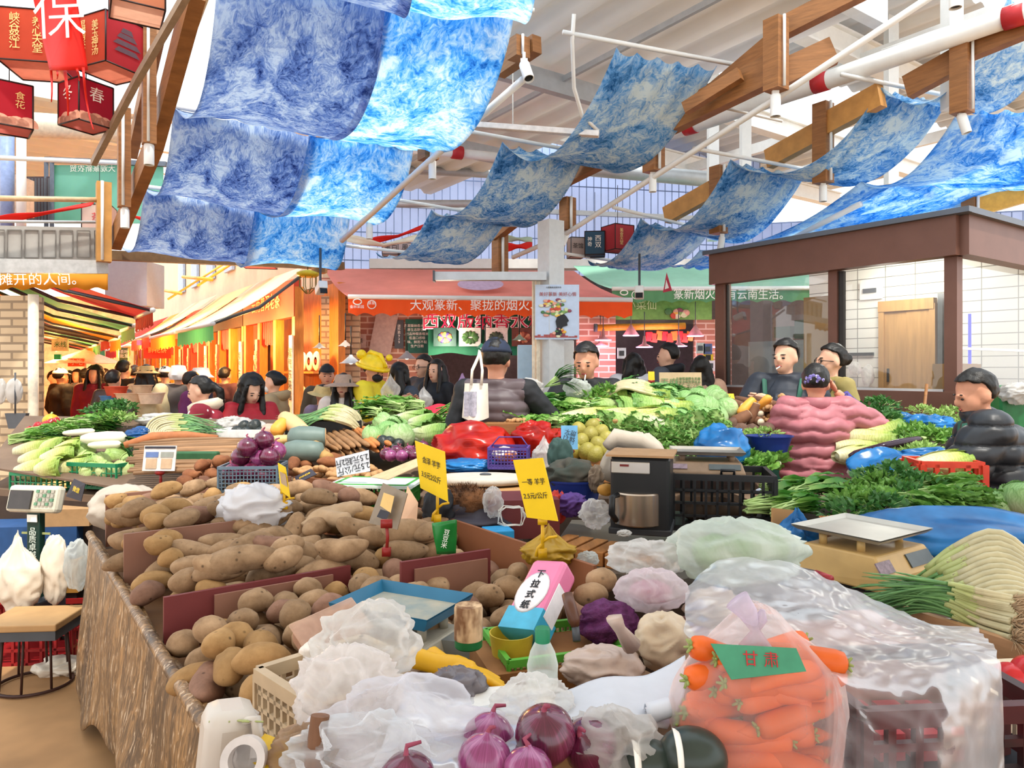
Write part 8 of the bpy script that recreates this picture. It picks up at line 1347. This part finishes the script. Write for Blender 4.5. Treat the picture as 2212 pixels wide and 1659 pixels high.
def drape(name,label,cat,pts,mat,amp=.008,nu=24,nv=16,seed=0,th=.002,sc=9):
 """a soft sheet through a grid of points"""
 G_=[[V(p)for p in row]for row in pts];a,b=len(G_[0])-1,len(G_)-1
 def cr(p0,p1,p2,p3,t):return.5*((2*p1)+(p2-p0)*t+(2*p0-5*p1+4*p2-p3)*t*t+(3*p1-p0-3*p2+p3)*t**3)
 def row(r_,i):x=min(i*a,a-1e-6);k=int(x);return cr(r_[max(k-1,0)],r_[k],r_[min(k+1,a)],r_[min(k+2,a)],x-k)
 def fn(i,j):
  y=min(j*b,b-1e-6);k=int(y);R_=[row(G_[max(0,min(b,k+q))],i)for q in(-1,0,1,2)];p=cr(*R_,y-k);n=noise.noise_vector(p*sc+V((seed,0,0)));rd=(1-abs(noise.noise(p*sc*1.3+n*.6+V((0,seed,0))))*1.7)+.5*(1-abs(noise.noise(p*sc*3+V((0,0,seed))))*1.7);return p+V((0,-.45,.9))*amp*rd
 m=MB();m.grid(fn,nu,nv);o=m.build(name,mat)
 if th:o.modifiers.new('s','SOLIDIFY').thickness=th
 return tag(o,label,cat)
drape('wrapping_paper','folded white wrapping paper in front of the flour bag','paper',[[P(1190,1510,1.32),P(1300,1470,1.34),P(1400,1462,1.36),P(1480,1420,1.38)],[P(1200,1545,1.26),P(1310,1510,1.27),P(1400,1520,1.27),P(1478,1500,1.3)],[P(1250,1560,1.2),P(1330,1540,1.21),P(1400,1570,1.2),P(1440,1580,1.22)]],pw,.004,sc=7)
t=thing('paper_roll','loosely rolled white paper at the left of the carrot bag','paper',P(1430,1560,1.2),world=True);m=MB();m.grid(lambda i,j:P(1395+60*j,1545-18*j,1.22)+V((.0,cos(i*11)*.02*(1-.6*i),sin(i*11)*.02*(1-.6*i))),40,4);o=m.build('roll',pw,t);o.modifiers.new('s','SOLIDIFY').thickness=.002
drape('film_sheet','thin clear film hanging at the front centre of the table','film',[[P(880,1470,1.38),P(1000,1500,1.36),P(1080,1505,1.35),P(1180,1490,1.36)],[P(850,1560,1.2),P(960,1560,1.22),P(1060,1560,1.22),P(1150,1540,1.24)],[P(790,1690,1.02),P(900,1690,1.04),P(1000,1680,1.05),P(1100,1660,1.08)]],film('hanging_film','#eef0f6',.4,.2,6),.012,40,30,3,0,8)
m=MB();m.box(P(1040,1555,1.28),(.28,.16,.05),.15);tag(m.build('foam_box',M('foam_white',''),sm=0,bev=.006),'flat white foam box under the clear film','box')
m=MB();m.box(V((.03,1.08,.845)),(.62,.26,.165),.05);tag(m.build('cardboard_box',M('box_brown',''),sm=0),'cardboard box under the front red onions','box')
jg=thing('jug','white plastic jug at the front left corner of the table','jug',P(490,1700,1.22));m=MB();m.box((0,0,.07),(.085,.1,.14),rot=rot3(0,.1,.5));m.build('body',M('jug_white','#c2bab0',.4,.03),jg,bev=.025);m=MB();m.tube([(.03,-.02,.12),(.06,-.03,.13),(.07,-.04,.08),(.045,-.03,.04)],.009,8);m.build('handle',M('jug_white',''),jg)
bag('plastic_bag','small white bag with chives on top of the white jug',P(520,1580,1.22),(.035,.035,.035),milky,.25,3,131)
for k in range(7):a=P(505+k*4,1575,1.2);m=MB();m.tube([a,a+V((.02*sin(k*2),-.01,.02)),a+V((.04*sin(k*2.3),-.02,.022))],.0016,5);tag(m.build('chive',lkp),'pale chive blade sticking out of the small bag','chive','chives at the white jug')
t=thing('tape_roll','roll of white tape in front of the white jug','tape',P(528,1640,1.12));m=MB();m.lathe([(.022,-.012),(.034,-.012),(.034,.012),(.022,.012),(.022,-.012)],28,rot=rot3(1.2,.2,0));m.build('tape',M('tape_white','#c8c2be',.3),t,auto=.5)
m=MB();m.box(P(590,1640,1.15),(.07,.05,.03),rot=rot3(.4,.1,-.4));tag(m.build('carton',M('carton_yellow','#c9a41f',.5),sm=0),'small yellow carton beside the tape roll','carton');m=MB();m.tube([P(692,1545,1.12),P(672,1690,1.1)],.0145,14);tag(m.build('wooden_stick',M('dowel','#6f4a30',.5,.2,8,.1,stretch=(6,6,.6)),auto=.5),'upright brown wooden handle at the front of the table','handle')
bag('sack','brown-pink sack behind the upright wooden handle',P(745,1650,1.25),(.08,.06,.04),M('sack_pink','#8a5a48',.8,.15),.2,2.4,133,cat='sack')
def bigonion(label,px,py,d,r,mat,rot,seed):
 t=onion(mat,on_s,seed,r);t.location=P(px,py,d);t.rotation_euler=rot;return tag(t,label,'onion')
bigonion('biggest dark red onion at the centre of the front edge',1178,1590,1.12,.0475,on_a,(.35,-.2,.3),1);bigonion('dark red onion with papery neck right of the biggest',1276,1612,1.14,.043,on_a,(.5,-.7,.2),2);bigonion('pale purple onion at the left of the onion group',1056,1600,1.16,.043,on_b,(.1,.15,1),3);bigonion('pale purple onion in front of its pale neighbour',1046,1645,1.06,.04,on_b,(.05,.1,.4),1);bigonion('onion top below the biggest red onion',1140,1672,1.04,.038,on_b,(.1,.1,2),2);bigonion('red onion with a bent dry neck at the bottom edge',880,1690,1.04,.042,on_a,(.05,-.2,1.4),4);bigonion('small red onion between the pale and dark onions',1120,1640,1.14,.03,on_a,(.2,.2,1),3)
gg=M('gourd_green','#2c3630',.3,.2,14)
for k,(x,y,r_)in enumerate(((1402,1650,.045),(1495,1635,.055))):
 t=thing('dark_gourd',('dark green gourd with a white paper band','larger dark green gourd beside the carrot bag')[k],'gourd',P(x,y,1.12));m=MB();m.ell((0,0,0),(r_,r_*.85,r_*.8),20,14);m.build('body',gg,t);m=MB();m.tube([(-r_*.5*1+.0*a,-r_*.9*cos(a)*.98,r_*.9*sin(a)*.95)for a in[(-.4+.22*j)for j in range(9)]],.009,6,flat=.2);m.build('paper_band',ltxt,t)
crm=M('carrot_skin','#d8601c',.5,.12,12,.2,stretch=(1,1,1),rnd=.1)
def carrot(seed):
 t=thing('carrot',None,'carrot');m=MB();L=.15;m.tube([(-L/2,0,0),(-L*.46,0,0),(-L*.36,0,0),(0,.003*seed,.002),(L*.35,0,.004),(L/2,0,.003)],[.008,.018,.021,.018,.012,.002],14);m.build('root',crm,t);m=MB();[m.tube([(-L*.48,0,0),(-L*.54,.012*cos(k*1.3),.012*sin(k*1.3))],[.004,.002],5)for k in range(5)];m.build('leaf_stub',M('stub_green','#8d9a58',.6),t);return t
KCA=kind(carrot(1),carrot(-1),carrot(2));B0=P(1640,1500,1.22)
for k in range(44):
 i,j=k%4,k//4;KCA.place(B0+V(((i-1.5)*.04+R.uniform(-.012,.012),R.uniform(-.045,.02)+.012*(k%2),-.17+j*.024)),(R.random()*3,R.uniform(-.15,.3),R.choice((.15,.3,3.3,3.0))+R.uniform(-.25,.25)),'orange carrot packed in the clear bag','carrot',None,'carrots in the clear bag')
cbg=thing('carrot_bag','clear tied bag full of carrots at the front right','bag',B0-UP*.18,world=True);m=bagmesh(B0-UP*.03,(.15,.1,.19),.08,2.6,141,64,48,None);m2=MB()
m2 .add([V(p)if p[2]<B0 .z+.05 else V((lerp(p[0],B0 .x-.01,min(1,(p[2]-B0 .z-.05)/.12)**1.3*.75),lerp(p[1],B0 .y,min(1,(p[2]-B0 .z-.05)/.12)**1.3*.75),p[2]))for p in m.v],m.f);m2 .build('film',film('carrot_film','#f6efee',.15,.2,7),cbg)
m=MB();c=P(1632,1362,1.2);m.tube([c-UP*.03,c,c+V((-.012,0,.028)),c+V((-.03,.005,.05))],[.03,.008,.016,.022],12);m.tube([c,c+V((.01,0,.02)),c+V((.012,0,.035))],[.006,.01,.004],10);m.build('knot',film('knot_film','#dcd2e2',.65),cbg)
t=quad('carrot_label','green label card inside the carrot bag','label',(P(1535,1390,1.17),P(1720,1400,1.15),P(1742,1450,1.13),P(1580,1468,1.14)),M('label_green','#3f8a6a',.5),txt='甘 肃',size=.025,tm=red)
crate('plastic_crate','dark red and black crate under clear film at the lower right',P(1965,1700,1.36),(.34,.26,.2),.08,M('dark_red_plastic','#5a2226',.4,.2,4,col2='#2a1c1c',sharp=.5),4,(7,5),.014,.022);m=MB();m.box(P(1965,1745,1.36),(.5,.3,.06));q=tag(m.build('storage_box',M('dark_box',''),sm=0),'dark box below the film-covered crate','box')
for k in range(3):m=MB();m.box(P(1880+k*75,1575,1.4),(.05,.14,.05),.1);tag(m.build('red_tray',M('tray_red','#a8323a',.4),sm=0),'small red tray standing inside the film-covered crate','tray','red trays inside the crate')
drape('film_sheet','large clear film draped over the crate and bags at right','film',[[P(1480,1275,1.75),P(1560,1215,1.85),P(1700,1222,1.85),P(1800,1262,1.8),P(1930,1320,1.72),P(2010,1352,1.7),P(2110,1365,1.66)],[P(1480,1340,1.55),P(1560,1300,1.6),P(1700,1300,1.6),P(1810,1330,1.55),P(1920,1370,1.52),P(2040,1380,1.5),P(2135,1395,1.48)],[P(1500,1390,1.42),P(1620,1370,1.42),P(1740,1390,1.4),P(1820,1405,1.34),P(1920,1415,1.32),P(2050,1405,1.32),P(2145,1405,1.36)],[P(1770,1440,1.24),P(1790,1470,1.18),P(1830,1490,1.15),P(1880,1505,1.14),P(1960,1505,1.13),P(2070,1490,1.15),P(2160,1470,1.24)],[P(1790,1680,1.16),P(1815,1690,1.12),P(1860,1700,1.1),P(1920,1710,1.09),P(1990,1710,1.08),P(2080,1700,1.1),P(2165,1690,1.18)]],film('wide_film','#eef2f6',.26,.3,7,.0,.28),.01,110,90,7,0,9)
bag('jacket','dark bundled cloth under the clear film',P(1690,1330,1.8),(.14,.1,.06),M('bundle_dark','#4a444c',.7,.3,8),.25,2.4,151,cat='cloth');bag('plastic_bag','brown paper bundle under the clear film left of the dark cloth',P(1545,1320,1.72),(.07,.06,.05),M('tan_bundle','#b09a88',.7,.2),.25,2.4,152);m=MB();m.box(P(1740,1420,1.62),(.5,.3,.1),.1);tag(m.build('cardboard_box',M('box_rose','#a88074',.8,.1),sm=0),'pinkish cardboard box under the clear film','box')
m=MB();m.beam(P(1945,1335,1.92),P(2260,1440,1.62),.02,.07);tag(m.build('plank',M('plank_wood','#a8805c',.6,.15,5,.1,stretch=(1,1,6)),sm=0),'brown wooden plank edge below the spring onions','plank')
crate('plastic_crate','cream crate of tomatoes cut by the right edge',P(2215,1600,1.5),(.2,.2,.11),.1,M('pale_cream_plastic','#d8c8ac',.5,.08),2,(5,5),.01,.022);tom=M('tomato_skin','#c4282c',.2,.15,8);KTO=kind(*[single('tomato',(lambda mb:(mb.ell((0,0,0),(.034,.034,.028),16,10,fn=lambda p,u:p*(1+.04*cos(5*math.atan2(u.y,u.x)))),mb)[1])(MB()),tom)])
for k,(x,y)in enumerate(((2185,1462),(2205,1488),(2180,1490),(2225,1465),(2215,1450),(2160,1490),(2235,1490))):KTO.place(P(x,y,1.5),(.3*k,.2,k),'red tomato in the cream crate at the right edge','tomato',group='tomatoes')
drape('floral_cloth','navy cloth with white flowers hanging at the lower right corner','cloth',[[P(2120,1590,1.42),P(2180,1590,1.4),P(2260,1590,1.4)],[P(2110,1640,1.36),P(2180,1640,1.34),P(2260,1640,1.34)],[P(2100,1720,1.34),P(2180,1720,1.32),P(2260,1720,1.32)]],dots('floral_navy','#20242e','#b9b4a4',55,.24),.004)
drape('lace_cloth','black and white lace cloth under the spring onion roots','cloth',[[P(1990,1330,1.95),P(2100,1345,1.9),P(2250,1360,1.85)],[P(1985,1360,1.88),P(2100,1385,1.8),P(2250,1420,1.7)]],dots('lace','#d8d8d4','#1c1e22',40,.42),.003,nv=6)
m=MB();m.tube([P(1762,1240,2.05),P(1795,1252,2.0)],.012,10);t=thing('knife','knife with a red handle left below the beige scale','knife',P(1790,1255,2),world=True);m.build('handle',M('tray_red',''),t);m=MB();m.box(P(1745,1236,2.07),(.07,.003,.02),rot=rot3(0,.2,0));m.build('blade',steel,t,sm=0)
t=thing('leek_bundle','thick white leeks bent in an arc at the right edge','leeks',P(2100,1260,2.0),world=True)
for k in range(12):y=k*13;leek(t,[P(2260,1290+y*.55,1.86-.01*k),P(2225,1205+y*.62,1.9-.012*k),P(2150,1150+y*.95,1.95-.015*k),P(2060,1185+y*.95,2.0-.015*k),P(1980,1245+y*.4,2.05),P(1890,1262+y*.3,2.08)],.0115,.58,.7,2,.04,False,k)
t=thing('spring_onion_bundle','bunch of spring onions with brown roots in front of the thick leeks','spring onions',P(2060,1320,1.8),world=True)
for k in range(22):y=k*4.6;r_=R.uniform(-10,10);leek(t,[P(2190+r_,1290+y*1.0,1.76-.004*k),P(2120+r_,1275+y*.9,1.78),P(2040,1262+y*.62+r_*.5,1.82),P(1960,1262+y*.5+r_,1.86),P(1850+R.uniform(-25,50),1268+y*.75+r_,1.88)],.0065,.3,.45,3,.05,True,k+40,flat=.7)
ps_=thing('price_scale','price scale with keypad on a dark green post at the left','scale',(PX(78,3.98),3.98,.245),-.15);ps_.scale=(1.35,1.35,1.35);m=MB();m.box((0,0,.03),(.16,.14,.06));m.build('base',dgrey,ps_,sm=0,bev=.006);m=MB();m.box((0,0,.23),(.06,.03,.4));m.build('post',M('post_green','#14342c',.4),ps_,sm=0,bev=.004);text('品质卓越 值得信赖'.replace(' ','\n')and '品\n质\n卓\n越\n\n值\n得\n信\n赖',.034,M('post_text','#cfd8cc'),frame((0,-.018,.2),(1,0,0),(0,0,1)),ps_,sp=.95)
m=MB();m.box((0,0,.46),(.23,.05,.11),rot=rot3(-.25));m.build('head',M('scale_cream','#cfc9b4',.4),ps_,sm=0,bev=.015);m=MB();m.box((-.045,-.03,.462),(.1,.01,.075),rot=rot3(-.25));m.build('screen',M('screen_dark','#3a3532',.2),ps_,sm=0)
for k in range(20):i,j=k%5,k//5;m=MB();p=rot3(-.25)@V((.028+i*.017,-.028,.03-j*.017));m.box(p+V((0,0,.46)),(.013,.008,.012),rot=rot3(-.25));m.build('key',M('key_grey','#a8a294')if(i+j)%3 else M('key_green','#5f8a6a'),ps_,sm=0)
m=MB();m.box((0,-.0,.32),(.13,.005,.008));m.build('hook',lkp,ps_,sm=0);m=MB();m.box((0,-.02,.385),(.045,.004,.03));m.build('sticker',ltxt,ps_,sm=0)
crate('plastic_crate','red plastic crate under the price scale',(PX(80,4.0),4.0,0),(.5,.32,.24),.1,M('crate_red','#8f1a1c',.4,.1),3,(7,6),.014,.02);bag('plastic_bag','white plastic bag hanging on the left of the price scale post',P(38,1245,3.82),(.13,.06,.19),M('cream_bag','#d8cbb8',.4,.06,8,.2),.2,2.2,161,knot=.04);bag('plastic_bag','white plastic bag hanging on the right of the price scale post',P(118,1230,3.86),(.075,.05,.18),M('cream_bag',''),.15,2.2,162);bag('plastic_bag','grey clear bag hanging at the stall corner',P(166,1220,3.7),(.06,.05,.13),film('grey_bag',''),.2,2.2,163)
for k,(x,y,d,w_,h_,c_,l)in enumerate(((70,1165,4.28,.62,.2,'#234878','blue cardboard box behind the price scale'),(80,1235,4.26,.58,.19,'#a8762e','orange-brown cardboard box under the blue one'),(150,1110,4.3,.34,.1,'#b08a60','tan cardboard flap behind the price scale'))):m=MB();m.box(P(x,y,d),(w_,.25,h_),.1);tag(m.build('cardboard_box',M('lbox%d'%k,c_,.7,.1),sm=0),l,'box')
m=MB();m.box((PX(80,4.28),4.3,.145),(.6,.25,.29));tag(m.build('storage_box',M('dark_box',''),sm=0),'dark box carrying the cardboard boxes at left','box')
quad('payment_card','black payment card with yellow panels beside the price scale','sign',(P(160,1034,3.7),P(184,1045,3.65),P(175,1083,3.65),P(142,1072,3.7)),pdark,txt='微信',size=.03,tm=yel_c)
sto=thing('stool','stool with a tan wooden seat and round wire base at the lower left','stool',(PX(75,3.6),3.6,0));m=MB();m.box((0,0,.335),(.36,.3,.035),.08);m.build('seat',M('seat_tan','#b08a5c',.6,.12,6),sto,sm=0,bev=.006);m=MB();m.box((0,0,.295),(.35,.29,.045),.08);m.build('seat_frame',dgrey,sto,sm=0)
iron=M('rusty_iron','#3a2018',.6)
for k in range(8):a=k*pi/4+.2;m=MB();m.tube([(.15*cos(a),.13*sin(a),.28),(.165*cos(a),.15*sin(a),.02)],.006,6);m.build('leg',iron,sto)
m=MB();m.tube([(.17*cos(a),.155*sin(a),.012)for a in[k*pi/16 for k in range(33)]],.008,7,cap=False);m.build('base_ring',iron,sto)
bag('plastic_bag','white bag lying on the floor behind the stool',P(130,1440,3.75),(.13,.08,.05),M('cream_bag',''),.25,2.4,171)
t=thing('dustpan','dark metal dustpan hanging on the brick pillar','dustpan',P(33,920,6.7),world=True);m=MB();m.prism([P(10,893,6.7),P(56,893,6.7),P(48,926,6.7),P(18,926,6.7)],V((0,.05,0)));m.build('pan',dgrey,t,sm=0);m=MB();m.tube([P(33,893,6.7),P(33,805,6.75)],.008,6);m.build('handle',dgrey,t)
for k,(x,w_)in enumerate(((30,.08),(2,.05))):bag('plastic_bag',('white bag hanging on the brick pillar above the dustpan','white bag hanging at the left edge on the pillar')[k],P(x,845,6.75),(w_,.03,.12),whitebag,.12,2,180+k)
table('low street stall with bowls left of the crowd',[(-4.6,7.2),(-3.6,7.0),(-3.3,7.9),(-4.4,8.2)],.95,M('stall_grey','#8a7a6c',.7),skirt=M('dark_skirt',''))
for k,(x,y,r_,c_,l)in enumerate(((272,868,.1,'#3a6a94','blue bucket on the street stall'),(285,848,.11,'#b8442a','red basin behind the blue bucket'),(320,862,.15,'#c9a888','pale wooden bowl on the street stall'),(366,862,.13,'#d2b8a0','cream pot with a lid on the street stall'),(345,845,.1,'#c0a080','small tan bowl behind the cream pot'))):basin('basin',l,P(x*.93-14,y+10,7.3),r_,.11,M('bowl%d'%k,c_,.5),cat='bowl')
bag('plastic_bag','white carrier bag held by the person in yellow',P(843,842,6.8),(.09,.06,.11),milky,.16,2.2,190,knot=.04);bag('plastic_bag','lilac carrier bag beside the young woman with long hair',P(1000,840,7.6),(.1,.07,.14),film('lilac_bag','#d6b8e0',.6),.18,2.2,191,knot=.04);bag('plastic_bag','white shopping bag held by the man in the charcoal coat',P(915,865,7.6),(.1,.06,.12),whitebag,.16,2.2,192,knot=.03)
for k_ in KINDS_ALL:k_.done()
